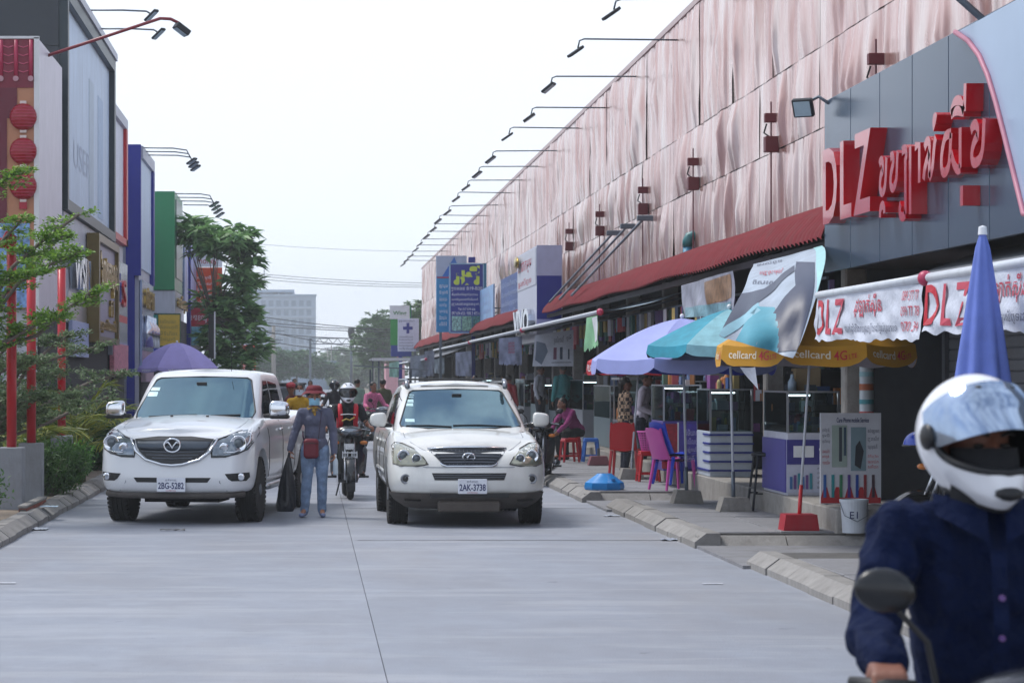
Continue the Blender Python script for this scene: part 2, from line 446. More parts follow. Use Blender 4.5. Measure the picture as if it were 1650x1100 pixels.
# ================================================================== RIGHT: MARKET HALL
def pink_metal():
    m = bpy.data.materials.new('pink_sheet_metal'); m.use_nodes = True; t = m.node_tree; b = t.nodes['Principled BSDF']
    b.inputs['Metallic'].default_value = .55; b.inputs['Roughness'].default_value = .24
    g = t.nodes.new('ShaderNodeNewGeometry'); 
    def noi(sc, st, d=6, ro=.6):
        mp = t.nodes.new('ShaderNodeMapping'); mp.inputs['Scale'].default_value = st; t.links.new(g.outputs['Position'], mp.inputs[0])
        n = t.nodes.new('ShaderNodeTexNoise'); n.inputs['Scale'].default_value = sc; n.inputs['Detail'].default_value = d; n.inputs['Roughness'].default_value = ro; t.links.new(mp.outputs[0], n.inputs['Vector']); return n.outputs['Fac']
    cr = t.nodes.new('ShaderNodeValToRGB'); e = cr.color_ramp.elements
    e[0].position = .3; e[0].color = (*hexc('#a87a76'), 1); e[1].position = .62; e[1].color = (*hexc('#e6d3cd'), 1)  # pale stop puts sheet highlights into the base colour
    x = cr.color_ramp.elements.new(.45); x.color = (*hexc('#cda49c'), 1)
    t.links.new(noi(1.0, (1, 1.5, .3), 8, .65), cr.inputs[0])
    st = t.nodes.new('ShaderNodeMapRange'); st.inputs[1].default_value = .60; st.inputs[2].default_value = .72; st.inputs[4].default_value = .5
    t.links.new(noi(1.0, (1, 1.5, .22), 7, .7), st.inputs[0])
    mc = t.nodes.new('ShaderNodeMix'); mc.data_type = 'RGBA'; t.links.new(st.outputs[0], mc.inputs[0]); t.links.new(cr.outputs[0], mc.inputs[6]); mc.inputs[7].default_value = (*hexc('#8a4f54'), 1)  # maroon streaks: peeling stain, also painted stand-ins for dark street reflections
    t.links.new(mc.outputs[2], b.inputs['Base Color'])
    rr = t.nodes.new('ShaderNodeMapRange'); rr.inputs[3].default_value = .13; rr.inputs[4].default_value = .34; t.links.new(noi(.9, (1, 1, .6)), rr.inputs[0]); t.links.new(rr.outputs[0], b.inputs['Roughness'])
    return m
M_pink = pink_metal()
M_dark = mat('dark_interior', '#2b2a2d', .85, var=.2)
M_shut = mat('roller_shutter', '#4b4e55', .5, metal=.2, var=.12, dirt=.3)
WX = 6.4
HALL = thing('market_hall', 'long market hall clad in crumpled pink metal panels above the open shops', 'building', (WX, 20, 0))
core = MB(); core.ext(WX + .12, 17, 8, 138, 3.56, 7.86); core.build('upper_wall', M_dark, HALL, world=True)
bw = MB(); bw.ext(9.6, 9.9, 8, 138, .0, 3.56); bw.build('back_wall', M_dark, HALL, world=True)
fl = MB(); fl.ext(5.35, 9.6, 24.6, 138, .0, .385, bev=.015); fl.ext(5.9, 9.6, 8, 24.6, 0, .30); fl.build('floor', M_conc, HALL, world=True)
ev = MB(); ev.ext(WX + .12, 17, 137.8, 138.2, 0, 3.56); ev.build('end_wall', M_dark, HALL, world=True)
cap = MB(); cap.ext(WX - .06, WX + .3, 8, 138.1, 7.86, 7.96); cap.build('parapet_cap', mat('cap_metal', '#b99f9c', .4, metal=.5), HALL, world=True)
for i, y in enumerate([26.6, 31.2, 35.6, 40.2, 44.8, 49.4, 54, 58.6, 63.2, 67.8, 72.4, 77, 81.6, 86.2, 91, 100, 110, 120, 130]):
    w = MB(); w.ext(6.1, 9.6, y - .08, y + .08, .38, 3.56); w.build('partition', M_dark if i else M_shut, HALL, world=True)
    w = MB(); w.ext(5.86, 6.1, y - .12, y + .12, .38, 3.3, bev=.02); w.build('column', M_conc, HALL, world=True)
def wall_panel(y0, y1, z0, z1, dens):
    ny = max(6, int((y1 - y0) / dens)); nzv = max(3, int((z1 - z0) / .3)); s = rnd.uniform(0, 50)
    def fn(u, v):
        y = y0 + .006 + (y1 - y0 - .012) * u; z = z0 + .006 + (z1 - z0 - .012) * v
        lean = noise.noise((s, z * .35, 0)) * .35
        q = y + lean * .5
        d = noise.noise((q * 1.7, z * .22, s)) * .06 + noise.noise((q * 5.1, z * .4, s + 9)) * .03 + abs(noise.noise((q * 2.6, z * .3, s + 3))) * .06
        d += (noise.noise((q * .9, z * 1.1, s + 20)) ** 2) * .16 - .05 * max(0, noise.noise((q * 2.1 + z * .8, z * 1.6, s + 31)) - .2)
        ed = min(u, 1 - u) * 8; ed = min(1, ed); ev_ = min(1, min(v, 1 - v) * 6 + .25)
        return (WX - .03 - d * (.3 + .7 * ed) * ev_ - (.03 * (1 - ed) * (v < .3)) * noise.noise((s, y, 2)), y, z)
    mb = MB(); mb.grid(fn, ny, nzv); mb.f = [f[::-1] for f in mb.f]
    return mb.build('panel', M_pink, HALL, smooth=True, world=True)
for (z0, z1, st, off) in ((3.55, 4.82, 4.05, 0), (4.82, 5.84, 4.05, 0), (5.84, 7.88, 3.1, 1.2)):
    y = 14.0 + off * .6
    while y < 137.9:
        y2 = min(138, y + st); wall_panel(y, y2, z0, z1, .07 if y < 60 else .13); y = y2
# far end face of the hall
ef = MB(); ef.ext(WX, 17, 138, 138.06, 3.5, 7.9); ef.build('end_cladding', M_pink, HALL, world=True)

# red corrugated eaves roof in separate runs
M_redroof = mat('red_corrugated_sheet', '#7a363b', .9, spec=.1, var=.14, vscale=3, dirt=.45)
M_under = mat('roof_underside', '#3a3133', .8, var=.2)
def eaves(y0, y1, lab):
    root = thing('eaves_roof', lab, 'roof', (5.4, y0, 3.2))
    y = y0
    while y < y1 - .1:
        y2 = min(y + 3.0, y1); n = max(4, int((y2 - y) / (.022 if y < 50 else .05)))
        def fn(u, v, y=y, y2=y2):
            yy = y + (y2 - y) * u; a = v * 1.25
            x = 6.42 - 1.02 * (sin(a) / sin(1.25)); z = 3.19 + .55 * ((cos(a) - cos(1.25)) / (1 - cos(1.25)))
            c = .04 * abs(sin(yy * pi / .23)); st = .014 * ((v * 4) % 1)
            sag = .02 * sin(yy * .9)
            return (x - c * .6 - st, yy, z + c + st * .5 + sag * v)
        mb = MB(); mb.grid(fn, n, 12); mb.build('roof_sheet', M_redroof, root, smooth=True, world=True)
        y = y2
    bm = MB(); bm.ext(5.5, 5.56, y0, y1, 3.10, 3.18); bm.build('purlin', M_under, root, world=True)
    yy = y0 + .4
    while yy < y1:
        bm = MB(); bm.tube([(5.5, yy, 3.13), (6.35, yy, 3.5)], .025, 6); bm.build('bracket', M_under, root, world=True); yy += 3
eaves(25.45, 56.2, 'faded red corrugated eaves roof between the grey sign board and the tall white and blue sign box')
eaves(62.2, 136, 'faded red corrugated eaves roof running on beyond the tall white and blue sign box')

# ---- DLZ fascia
M_fasc = mat('grey_composite_panel', '#46566a', .22, metal=.25, var=.05, vscale=1.5, rand=.03)
M_lfasc = mat('pale_composite_panel', '#a9bdd6', .25, metal=.1, var=.05, vscale=1.5)
M_letter = mat('red_acrylic', '#b80a1c', .16, var=.04, coat=.6)
FX = 5.4
DLZ = thing('shop_fascia', 'grey panel shop fascia carrying big raised red letters and Khmer script', 'shop sign', (FX, 25.4, 2.82))
y = 25.4; k = 0
while y > 9.2:
    mb = MB(); mb.ext(FX, FX + .05, y - 1.225, y - .012, 2.82, 4.62, bev=.004); mb.build('panel', M_fasc, DLZ, world=True); y -= 1.235; k += 1
bx = MB(); bx.ext(FX + .06, 6.3, 9.2, 25.38, 2.86, 4.58); bx.build('backing_box', M_under, DLZ, world=True)
# pale overlapping panel with a curved pink edge
arc = [(PX(1, 1), 0)] * 0
pts = []
for px, py in ((1549, 52), (1570, 66), (1588, 90), (1602, 122), (1615, 165), (1628, 215), (1643, 275), (1660, 345)):
    yy = FX * FPX / (px - VX); pts.append((yy, PZ(py, yy)))
poly = [(p[0], min(p[1], 4.615)) for p in pts] + [(pts[-1][0] - .4, 2.9), (9.2, 2.84), (9.2, 4.615)]
mb = MB(); mb.prism(poly, 'yz', FX - .035, FX - .004); mb.build('pale_panel', M_lfasc, DLZ, world=True, fixn=True)
mb = MB(); mb.tube([(FX - .05, a, min(b, 4.6)) for a, b in pts] + [(FX - .05, pts[-1][0] - .4, 2.9)], .022, 8); mb.build('pink_edge_strip', flat('#b9768a', .5), DLZ, world=True, smooth=True)
for i, (a, b) in enumerate(((17.3, .006), (16.1, .006), (14.9, .006), (13.6, .006))):
    mb = MB(); mb.ext(FX - .042, FX - .036, a, a + b, 2.9, 4.6); mb.build('panel_joint', M_joint, DLZ, world=True)
def letters(s, y0, z0, w, h, d=.16, bold=.02):
    return text(DLZ, 'letter', s, M_letter, (FX, y0, z0), w, h, '-x', ext=d, bold=bold)
letters('D', 24.72, 3.28, .66, .76); letters('L', 23.92, 3.28, .50, .77); letters('Z', 23.32, 3.28, .70, .78)
yk = 22.40
def stroke(pts, y0, z0, r=.042, d=.14, nm='letter'):
    # a raised ribbon letter: profile swept along a path in the sign plane
    P = [Vector(p) for p in pts]; mb = MB()
    for sgn in (1,):
        L_, R_ = [], []
        for i, p in enumerate(P):
            t = (P[min(i + 1, len(P) - 1)] - P[max(i - 1, 0)]).normalized(); nrm = Vector((-t.y, t.x)); L_.append(p + nrm * r); R_.append(p - nrm * r)
        n = len(P); vs = []
        for dd in (0, -d):
            for q in L_ + R_: vs.append((FX + dd, y0 - q.x, z0 + q.y))
        fs = []
        for i in range(n - 1):
            a, b, c, e = i, i + 1, n + i + 1, n + i
            fs += [(2 * n + a, 2 * n + b, 2 * n + c, 2 * n + e), (a, b, 2 * n + b, 2 * n + a)[::-1], (e, c, 2 * n + c, 2 * n + e)]
        fs += [(0, n, 3 * n, 2 * n), (n - 1, 2 * n - 1, 4 * n - 1, 3 * n - 1)[::-1]]
        mb.add(vs, fs)
    return mb.build(nm, M_letter, DLZ, world=True, fixn=True)
def bez(*c, n=7):
    c = [Vector(p) for p in c]; out = []
    for k in range(n + 1):
        t = k / n; a, b, d, e = c; out.append(a * (1 - t) ** 3 + b * 3 * t * (1 - t) ** 2 + d * 3 * t * t * (1 - t) + e * t ** 3)
    return out
# Khmer name drawn stroke by stroke along the board
khs = [
    bez((.0, .36), (.05, .46), (.16, .40), (.12, .28)) + bez((.12, .28), (-.02, .2), (0, -.02), (.12, 0)), bez((.12, 0), (.26, .04), (.22, .25), (.26, .42)),
    bez((.02, -.30), (.0, -.12), (.2, -.10), (.18, -.26)),
    bez((.40, .40), (.5, .46), (.55, .36), (.46, .26)) + bez((.46, .26), (.36, .15), (.40, -.02), (.52, .02)), bez((.52, .02), (.68, .1), (.6, .3), (.66, .44)),
    bez((.80, .42), (.92, .48), (1.0, .40), (.92, .30)) + [Vector((.92, .1)), Vector((.92, -.34))], bez((.92, -.34), (.8, -.42), (.66, -.32), (.76, -.2)), [Vector((1.08, .44)), Vector((1.08, -.36))],
    [Vector((1.24, .42)), Vector((1.38, .42)), Vector((1.38, -.02))],
    bez((1.55, .36), (1.62, .48), (1.74, .44), (1.70, .30)) + [Vector((1.70, 0))], bez((1.70, 0), (1.86, .1), (1.80, .3), (1.90, .44)), bez((1.52, 0), (1.56, .2), (1.64, .2), (1.7, .3)),
    bez((1.86, .55), (1.80, .62), (1.86, .72), (1.92, .64)),
    bez((2.14, .34), (2.04, .2), (2.04, -.02), (2.18, 0)), bez((2.18, 0), (2.34, .02), (2.32, .2), (2.36, .42)), bez((2.14, .34), (2.2, .46), (2.32, .4), (2.36, .42)), [Vector((2.62, -.0)), Vector((2.62, .44))], bez((2.36, .2), (2.46, .0), (2.56, -.04), (2.62, .0)),
    bez((2.36, .62), (2.40, .80), (2.66, .80), (2.72, .60)), bez((2.36, .62), (2.5, .68), (2.6, .62), (2.72, .60)), [Vector((2.74, .6)), Vector((2.76, .9))], [Vector((2.66, -.42)), Vector((2.66, -.2))],
    bez((2.92, .36), (3.0, .46), (3.14, .42), (3.1, .28)) + bez((3.1, .28), (2.9, .2), (2.9, -.02), (3.06, 0)), bez((3.06, 0), (3.3, .02), (3.24, .25), (3.28, .44)),
]
for s_ in khs: stroke([(p.x * 1.06, p.y * .74) for p in s_], yk - .05, 3.42)
mb = MB(); mb.tube([(FX, 25.3, 4.6), (FX - .1, 25.42, 4.66), (FX - .17, 25.45, 4.62)], .02, 6); 
def flood(name, label, arm_pts, head, aim, group=None, mcol=None, size=(.2, .16, .06), r=.018):
    root = thing(name, label, 'flood lamp', arm_pts[0], group=group)
    a = MB(); a.tube(arm_pts, r, 6); a.build('arm', mcol or M_steel, root, world=True, smooth=True)
    rot = Vector(aim).to_track_quat('Z', 'X').to_matrix(); h = MB(); h.box(head, size, rot, bev=.01); hd = h.build('lamp_head', M_dsteel, root, world=True)
    gl = MB(); gl.box(Vector(head) + Vector(aim).normalized() * (size[2] / 2 + .004), (size[0] * .8, size[1] * .8, .006), rot); gl.build('lens', flat('#9fb4c0', .15), hd, world=True)
    return root
flood('flood_lamp', 'square flood lamp on a short arm at the corner of the grey red-lettered fascia', [(FX, 25.2, 4.58), (FX - .08, 25.3, 4.66), (5.2, 25.36, 4.6)], (5.17, 25.36, 4.55), (-.45, -.75, -.45), size=(.2, .22, .06))
flood('flood_lamp', 'flood lamp on a long slanting tube rising from the pale end of the red-lettered fascia', [(FX + .05, 19.4, 4.55), (5.05, 19.9, 5.1), (4.7, 20.4, 5.6), (4.55, 20.5, 5.55)], (4.5, 20.5, 5.48), (.6, -.1, -.6), r=.03)

SH = thing('roller_shutter', 'closed grey roller shutter behind the awnings with white banners', 'shutter', (6.7, 12, .3))
mb = MB(); mb.box((0, 0, 0), (.035, 13.6, .112), bev=.012); sme = mb.mesh('slat'); sme.materials.append(mat('grey_slat', '#6b6d73', .5, metal=.2, var=.12, vscale=2, dirt=.35))
for k in range(22): o = link('slat', sme, SH); o.location = (0, 6.6, .06 + .114 * k)
for y in (.0, 4.4, 8.8, 13.3): mb = MB(); mb.ext(-.06, .06, y, y + .12, 0, 2.52); mb.build('guide_post', mat('guide_steel', '#55585e', .5, metal=.3), SH)
# ---- long row of arm lamps along the parapet
arm0 = None
for k in range(18):
    y = 37 + 5.0 * k; z = 7.55 + rnd.uniform(-.04, .04); tip = 4.72 + rnd.uniform(-.06, .06); dz = rnd.uniform(-.03, .03)
    r_ = flood('arm_lamp', 'thin steel arm with a small flood lamp in the row along the pink parapet',
          [(WX + .02, y, z), (5.6, y, z + dz * .5), (tip + .08, y, z + dz), (tip, y, z + dz - .03), (tip - .03, y, z + dz - .16)], (tip - .07, y, z + dz - .22), (.55, rnd.uniform(-.3, .1), -.8),
          group='arm lamps along the pink parapet', size=(.3, .2, .05), r=.016)

# ---- red box lamps on the wall
for i, y in enumerate((26.8, 32.9, 39.6, 45.6, 52.4, 58.6, 112, 118)):
    root = thing('wall_lamp', 'pair of dark red box lamps fixed one above the other on the pink wall', 'wall lamp', (WX - .1, y, 4.75), group='red box lamps on the pink wall')
    for dz, s_ in ((.14, .17), (.50, .10)):
        mb = MB(); mb.ext(-.12, .06, -s_ / 2, s_ / 2, dz - s_ * .62, dz + s_ * .62, bev=.006); mb.build('lamp_box', flat('#611a24', .5), root)
    mb = MB(); mb.tube([(-.03, 0, -1.0), (-.03, 0, .72)], .012, 6); mb.build('conduit', flat('#6d3a40', .5), root)
    mb = MB(); mb.tube([(-.06, 0, .25), (-.12, .04, .3), (-.09, 0, .42)], .012, 6); mb.build('cable', M_black, root)

# ---- pipes and stay brackets
M_pipe = mat('teal_pvc', '#3f87a8', .4, var=.1)
def pipe(y, lab, z0=3.3, z1=4.0):
    root = thing('drain_pipe', lab, 'pipe', (WX - .16, y, z0))
    mb = MB(); mb.tube([(0, 0, 0), (0, 0, z1 - z0 - .12)], .075, 12); mb.build('pipe', M_pipe, root, smooth=True)
    mb = MB(); mb.tube([(0, 0, z1 - z0 - .12), (0, 0, z1 - z0 - .03), (.03, 0, z1 - z0 + .04), (.12, 0, z1 - z0 + .07), (.25, 0, z1 - z0 + .07)], .085, 12); mb.build('elbow', flat('#2f6f72', .4), root, smooth=True)
pipe(40.0, 'thick teal drain pipe with elbow leaving the pink wall above the red eaves roof'); pipe(60.8, 'teal drain pipe beside the white and blue sign box', 3.2, 3.7)
pipe(98, 'teal drain pipe low on the pink wall beyond the blue hanging sign', 3.2, 3.6)
for y in (45.0, 47.4, 49.6):
    root = thing('stay_bracket', 'pair of grey steel stays slanting down from the pink wall to the eaves roof', 'bracket', (WX, y, 3.3), group='steel stays on the pink wall')
    mb = MB(); mb.box((-.15, 0, 1.38), (.34, .12, .1), bev=.01); mb.build('wall_plate', M_steel, root)
    for d in (0, .14):
        mb = MB(); mb.tube([(-.2, d, 1.36), (-1.05, d + 4.4, .1)], .022, 6); mb.build('stay', M_steel, root)
# ================================================================== LEFT SIDE
LX = -4.3
M_blackp = mat('black_facade_tile', '#20262f', .35, var=.12, vscale=3)
M_blue = mat('blue_composite_panel', '#0c1c86', .5, var=.06); M_green = mat('green_composite_panel', '#0e7a4c', .35, var=.06)
M_gold = mat('brass_letters', '#b59a52', .25, metal=.9, var=.1); M_silver = mat('silver_letters', '#c9ced8', .15, metal=.95, var=.1)
M_bill = mat('faded_billboard_vinyl', '#b9cce4', .45, var=.14, vscale=1.2, stretch=(1, 2.5, .5), dirt=.12)
M_lgrey = mat('pale_grey_cladding', '#b9bcc8', .45, var=.08, vscale=2, dirt=.25)
def mass(root, name, x0, x1, y0, y1, z0, z1, m, bev=0): 
    mb = MB(); mb.ext(x0, x1, y0, y1, z0, z1, bev); return mb.build(name, m, root, world=True)

# --- restaurant with lantern billboard
R1 = thing('restaurant_building', 'restaurant front with printed red roof tiles and three red lanterns on its billboard', 'building', (LX - 2, 38.1, 0))
mass(R1, 'wall', -11, LX - .02, 38.2, 41.7, 0, 7.0, M_lgrey)
mass(R1, 'billboard', -11, LX - .03, 38.1, 38.2, 2.8, 7.05, flat('#b9805f', .5))
mass(R1, 'side_panel', LX - .02, LX + .02, 38.12, 41.68, 2.75, 7.05, mat('white_side_panel', '#cfc8d4', .4, var=.08, vscale=2, dirt=.1))
mass(R1, 'corner_trim', LX - .05, LX + .03, 38.06, 38.12, 2.75, 7.07, M_white); mass(R1, 'top_trim', -11, LX + .03, 38.06, 38.13, 7.05, 7.09, M_white)
mass(R1, 'printed_picture', -11, -4.42, 38.085, 38.098, 2.82, 4.15, mat('blue_picture_print', '#7da3d6', .5, var=.7, vscale=9))
mass(R1, 'printed_roof_field', -11, -4.36, 38.083, 38.096, 6.28, 7.04, flat('#7a1230', .5)); mass(R1, 'printed_eave', -11, -4.62, 38.08, 38.095, 5.8, 6.28, flat('#64102a', .5)); mass(R1, 'printed_column', -11, -4.78, 38.08, 38.095, 4.16, 5.8, flat('#64102a', .5))
for k in range(8):
    x = -4.40 - .235 * k; mb = MB(); mb.tube([(x, 38.07, 6.42), (x, 38.07, 7.03)], .035, 8); mb.build('tile_ridge', flat('#a52048', .4), R1, world=True, smooth=True)
    mb = MB(); mb.lathe([(0, -.02), (.045, -.02), (.045, 0), (0, 0)], (x, 38.05, 6.42), 'y', 14); mb.build('tile_end', flat('#b78a94', .5), R1, world=True)
    for z in (6.55, 6.68, 6.81, 6.94):
        mb = MB(); mb.tube([(x - .04, 38.075, z), (x - .12, 38.07, z - .03), (x - .20, 38.075, z)], .01, 6); mb.build('tile_edge', flat('#c25572', .5), R1, world=True)
for k, z in enumerate((5.82, 5.28, 4.73)):
    mb = MB(); mb.sphere((-4.52, 38.07, z), (.215, .13, .215), 28, 16); lan = mb.build('lantern', mat('lantern_red', '#98091f', .3, var=.05), R1, world=True, smooth=True)
    for q in range(-3, 4):
        zz = z + q * .05; r = sqrt(max(0, .215 ** 2 - (q * .05) ** 2)); mb = MB(); mb.tube([(-4.52 + r * sin(a), 38.07 - .135 * cos(a) * r / .215, zz) for a in np.linspace(-1.5, 1.5, 11)], .006, 5); mb.build('lantern_rib', flat('#b8405c', .4), lan, world=True)
    mb = MB(); mb.box((-4.52, 38.06, z + .225), (.1, .03, .05)); mb.box((-4.52, 38.06, z - .225), (.1, .03, .05)); mb.build('lantern_cap', flat('#d9c9c4', .4), R1, world=True)
mb = MB(); mb.box((-4.52, 38.06, 4.43), (.12, .02, .12)); mb.build('lantern_tassel', flat('#a80f2e', .4), R1, world=True)
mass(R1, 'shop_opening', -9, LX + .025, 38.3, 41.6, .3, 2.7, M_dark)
flood('red_arm_lamp', 'round-headed lamp on a long dark red arm rising from the lantern billboard', [(-4.3, 39.5, 6.97), (-3.3, 39.5, 7.3), (-2.45, 39.5, 7.58), (-2.28, 39.5, 7.57), (-2.14, 39.5, 7.50)], (-2.1, 39.5, 7.40), (-.5, -.2, -.8), mcol=flat('#7d1c2c', .4), size=(.26, .22, .1), r=.028)

# --- black tower with pale billboard
R2 = thing('black_shop_tower', 'tall black fronted shop with a pale blue framed billboard on its street side', 'building', (LX - 2, 42.3, 0))
mass(R2, 'wall', -12, LX - .12, 42.32, 52.7, 0, 8.5, M_blackp)
for i in range(5):
    for j in range(5):
        x1 = LX - .10 - i * 1.3; mass(R2, 'facade_tile', x1 - 1.285, x1, 42.27, 42.32, 3.0 + j * 1.13, 3.0 + j * 1.13 + 1.118, M_blackp)
mass(R2, 'billboard', LX - .11, LX - .06, 42.5, 52.4, 4.85, 8.35, M_bill)
for (a, b, c, d) in ((42.3, 52.7, 8.35, 8.6), (42.3, 52.7, 4.66, 4.85), (42.3, 42.52, 4.85, 8.35), (52.38, 52.7, 4.85, 8.35)): mass(R2, 'billboard_frame', LX - .12, LX + .06, a, b, c, d, mat('dark_frame', '#1c2b33', .4))
mass(R2, 'roof_edge', LX - .1, LX + .10, 44, 52.74, 8.6, 8.75, M_lgrey)
text(R2, 'faded_lettering', 'USER', flat('#a5b4cc', .5), (LX - .055, 44.5, 5.6), 3.4, .5, '+x')
mass(R2, 'faded_figure', LX - .058, LX - .054, 47.6, 48.6, 5.0, 7.6, flat('#aebfd0', .5)); mass(R2, 'faded_figure', LX - .058, LX - .054, 49.6, 50.8, 5.0, 7.5, flat('#a3bbd8', .5))
n = 9
for i in range(n): mass(R2, 'cladding_panel', LX - .1, LX - .02, 42.35 + i * 1.0, 42.35 + i * 1.0 + .985, 2.7, 4.64, M_lgrey)
text(R2, 'raised_letters', 'WSIN', M_silver, (LX + .0, 43.0, 3.32), 3.3, .62, '+x', ext=.12, bold=.03)
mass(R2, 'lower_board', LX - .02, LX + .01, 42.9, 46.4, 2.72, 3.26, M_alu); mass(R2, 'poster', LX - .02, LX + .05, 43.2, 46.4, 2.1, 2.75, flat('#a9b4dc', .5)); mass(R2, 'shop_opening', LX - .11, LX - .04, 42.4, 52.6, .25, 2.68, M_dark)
S2 = thing('gold_frame_sign', 'purple grey sign board in a bronze frame with raised gold Khmer letters', 'sign', (LX, 46.6, 2.4))
mass(S2, 'board', LX + .0, LX + .16, 46.6, 51.4, 2.45, 4.45, mat('mauve_board', '#8f8ba6', .4, var=.06))
for (a, b, c, d) in ((46.5, 46.75, 2.4, 4.5), (51.2, 51.45, 2.4, 4.5), (46.75, 51.2, 4.35, 4.5), (46.75, 51.2, 2.4, 2.52)): mass(S2, 'frame', LX, LX + .24, a, b, c, d, mat('bronze', '#6b5c38', .35, metal=.7))
text(S2, 'raised_letters', 'ហាងកាហ្វេ', M_gold, (LX + .165, 47.2, 3.35), 3.8, .75, '+x', ext=.07, bold=.02); text(S2, 'raised_letters', 'កន្លែងលក់', M_gold, (LX + .165, 47.0, 2.6), 4.0, .3, '+x', ext=.05); text(S2, 'raised_letters', 'ស', M_gold, (LX + .165, 49.6, 2.95), .8, .35, '+x', ext=.05)
mb = MB(); mb.lathe([(.0, 0), (.14, 0), (.14, .05), (0, .05)], (LX + .165, 47.35, 3.9), 'x', 20, 1, 2.2); mb.build('oval_badge', M_gold, S2, world=True)

# --- red framed shop
R3 = thing('red_framed_shop', 'white shop front with a red framed billboard beside the black tower', 'building', (LX - 2, 52.7, 0))
mass(R3, 'wall', -12, LX - .06, 52.75, 56.2, 0, 7.6, M_lgrey); mass(R3, 'set_back_wall', -12, -5.4, 56.2, 61.2, 0, 7.0, M_lgrey); mass(R3, 'billboard', LX - .055, LX - .02, 52.9, 55.9, 4.9, 7.45, mat('white_vinyl', '#cfd3e2', .45, var=.12, vscale=2))
for (a, b, c, d) in ((52.76, 56.25, 7.45, 7.68), (55.85, 56.25, 4.75, 7.45), (52.76, 56.25, 4.75, 4.9)): mass(R3, 'red_frame', LX - .06, LX + .06, a, b, c, d, M_red if (a, c) != (52.76, 7.45) else M_lgrey)
mass(R3, 'sign_panel', LX - .02, LX + .08, 51.6, 55.8, 2.2, 4.3, mat('glossy_white_sign', '#c4cbdc', .15, metal=.3, var=.15, vscale=2))
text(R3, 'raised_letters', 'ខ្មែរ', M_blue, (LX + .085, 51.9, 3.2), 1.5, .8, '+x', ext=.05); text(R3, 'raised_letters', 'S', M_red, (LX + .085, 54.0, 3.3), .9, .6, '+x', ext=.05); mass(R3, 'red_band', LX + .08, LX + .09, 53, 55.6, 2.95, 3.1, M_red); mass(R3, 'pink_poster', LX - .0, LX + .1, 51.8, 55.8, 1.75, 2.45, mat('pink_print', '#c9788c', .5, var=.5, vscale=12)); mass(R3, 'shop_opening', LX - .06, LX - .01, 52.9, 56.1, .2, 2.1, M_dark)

# --- blue shop
R4 = thing('blue_shop', 'shop front with a tall deep blue end column and framed pale billboard', 'building', (LX - 2, 61.3, 0))
mass(R4, 'wall', -12, LX - .06, 61.5, 66.0, 0, 7.0, M_lgrey); mass(R4, 'set_back_wall', -12, -5.6, 66, 76.6, 0, 6.6, M_lgrey); mass(R4, 'end_column', LX - .38, LX, 61.3, 61.5, 4.3, 7.62, M_blue); mass(R4, 'end_post', LX - .36, LX - .16, 61.3, 61.5, 0, 4.3, M_blue)
mass(R4, 'billboard', LX - .055, LX - .02, 61.6, 65.6, 4.5, 7.3, M_bill)
for (a, b, c, d) in ((61.5, 66.1, 7.3, 7.6), (65.6, 66.1, 4.2, 7.3)): mass(R4, 'frame', LX - .06, LX + .05, a, b, c, d, M_blue if a > 62 else M_lgrey)
mass(R4, 'sign_panel', LX - .04, LX + .02, 61.5, 66, 2.0, 4.2, mat('glossy_blue_white_sign', '#9fb0d0', .2, metal=.3, var=.25, vscale=1.4)); text(R4, 'raised_letters', 'ហាងមាស', M_gold, (LX + .03, 61.9, 3.5), 3.6, .55, '+x', ext=.06)
for k in range(3):
    mb = MB(); mb.lathe([(.0, 0), (.18, 0), (.18, .5), (.08, .65), (.08, .8), (0, .8)], (LX + .1, 62.3 + k * 1.2, 2.5), 'z', 14); mb.build('bottle_figure', M_silver, R4, world=True, smooth=True)
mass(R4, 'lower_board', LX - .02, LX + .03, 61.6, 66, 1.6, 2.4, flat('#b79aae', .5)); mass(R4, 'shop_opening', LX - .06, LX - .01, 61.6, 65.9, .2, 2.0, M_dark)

# --- green shop
R5 = thing('green_shop', 'shop front with a large bright green sign box above grey cladding', 'building', (LX - 2, 76.8, 0))
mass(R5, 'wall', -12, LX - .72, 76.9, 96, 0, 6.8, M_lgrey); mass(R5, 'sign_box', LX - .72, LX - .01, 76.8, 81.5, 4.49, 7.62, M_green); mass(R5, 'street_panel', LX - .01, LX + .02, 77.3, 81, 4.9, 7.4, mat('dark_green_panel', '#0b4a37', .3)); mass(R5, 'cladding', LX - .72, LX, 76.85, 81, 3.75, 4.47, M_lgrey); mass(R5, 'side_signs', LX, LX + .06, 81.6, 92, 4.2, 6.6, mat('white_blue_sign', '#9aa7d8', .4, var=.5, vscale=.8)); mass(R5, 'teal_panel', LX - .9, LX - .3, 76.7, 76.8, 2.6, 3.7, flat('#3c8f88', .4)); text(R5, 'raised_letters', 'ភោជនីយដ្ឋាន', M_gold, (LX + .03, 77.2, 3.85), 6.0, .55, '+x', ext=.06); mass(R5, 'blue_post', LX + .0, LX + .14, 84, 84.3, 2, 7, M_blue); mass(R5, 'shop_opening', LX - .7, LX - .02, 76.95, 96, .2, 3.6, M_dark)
Y5 = thing('yellow_sign', 'yellow price board standing under the green sign box', 'sign', (-4.4, 75.2, 2.4))
mass(Y5, 'board', -4.72, -4.06, 75.15, 75.25, 2.70, 3.66, flat('#c9a838', .5)); mass(Y5, 'frame', -4.75, -4.03, 75.17, 75.27, 2.66, 3.70, mat('dark_green_panel', '#0b4a37', .3)); lines(Y5, flat('#8a7a3a', .5), 4, '-y', -4.68, -4.12, 2.8, 3.55, 75.145)
mass(Y5, 'post', -4.42, -4.36, 75.18, 75.24, 0, 2.7, M_steel)

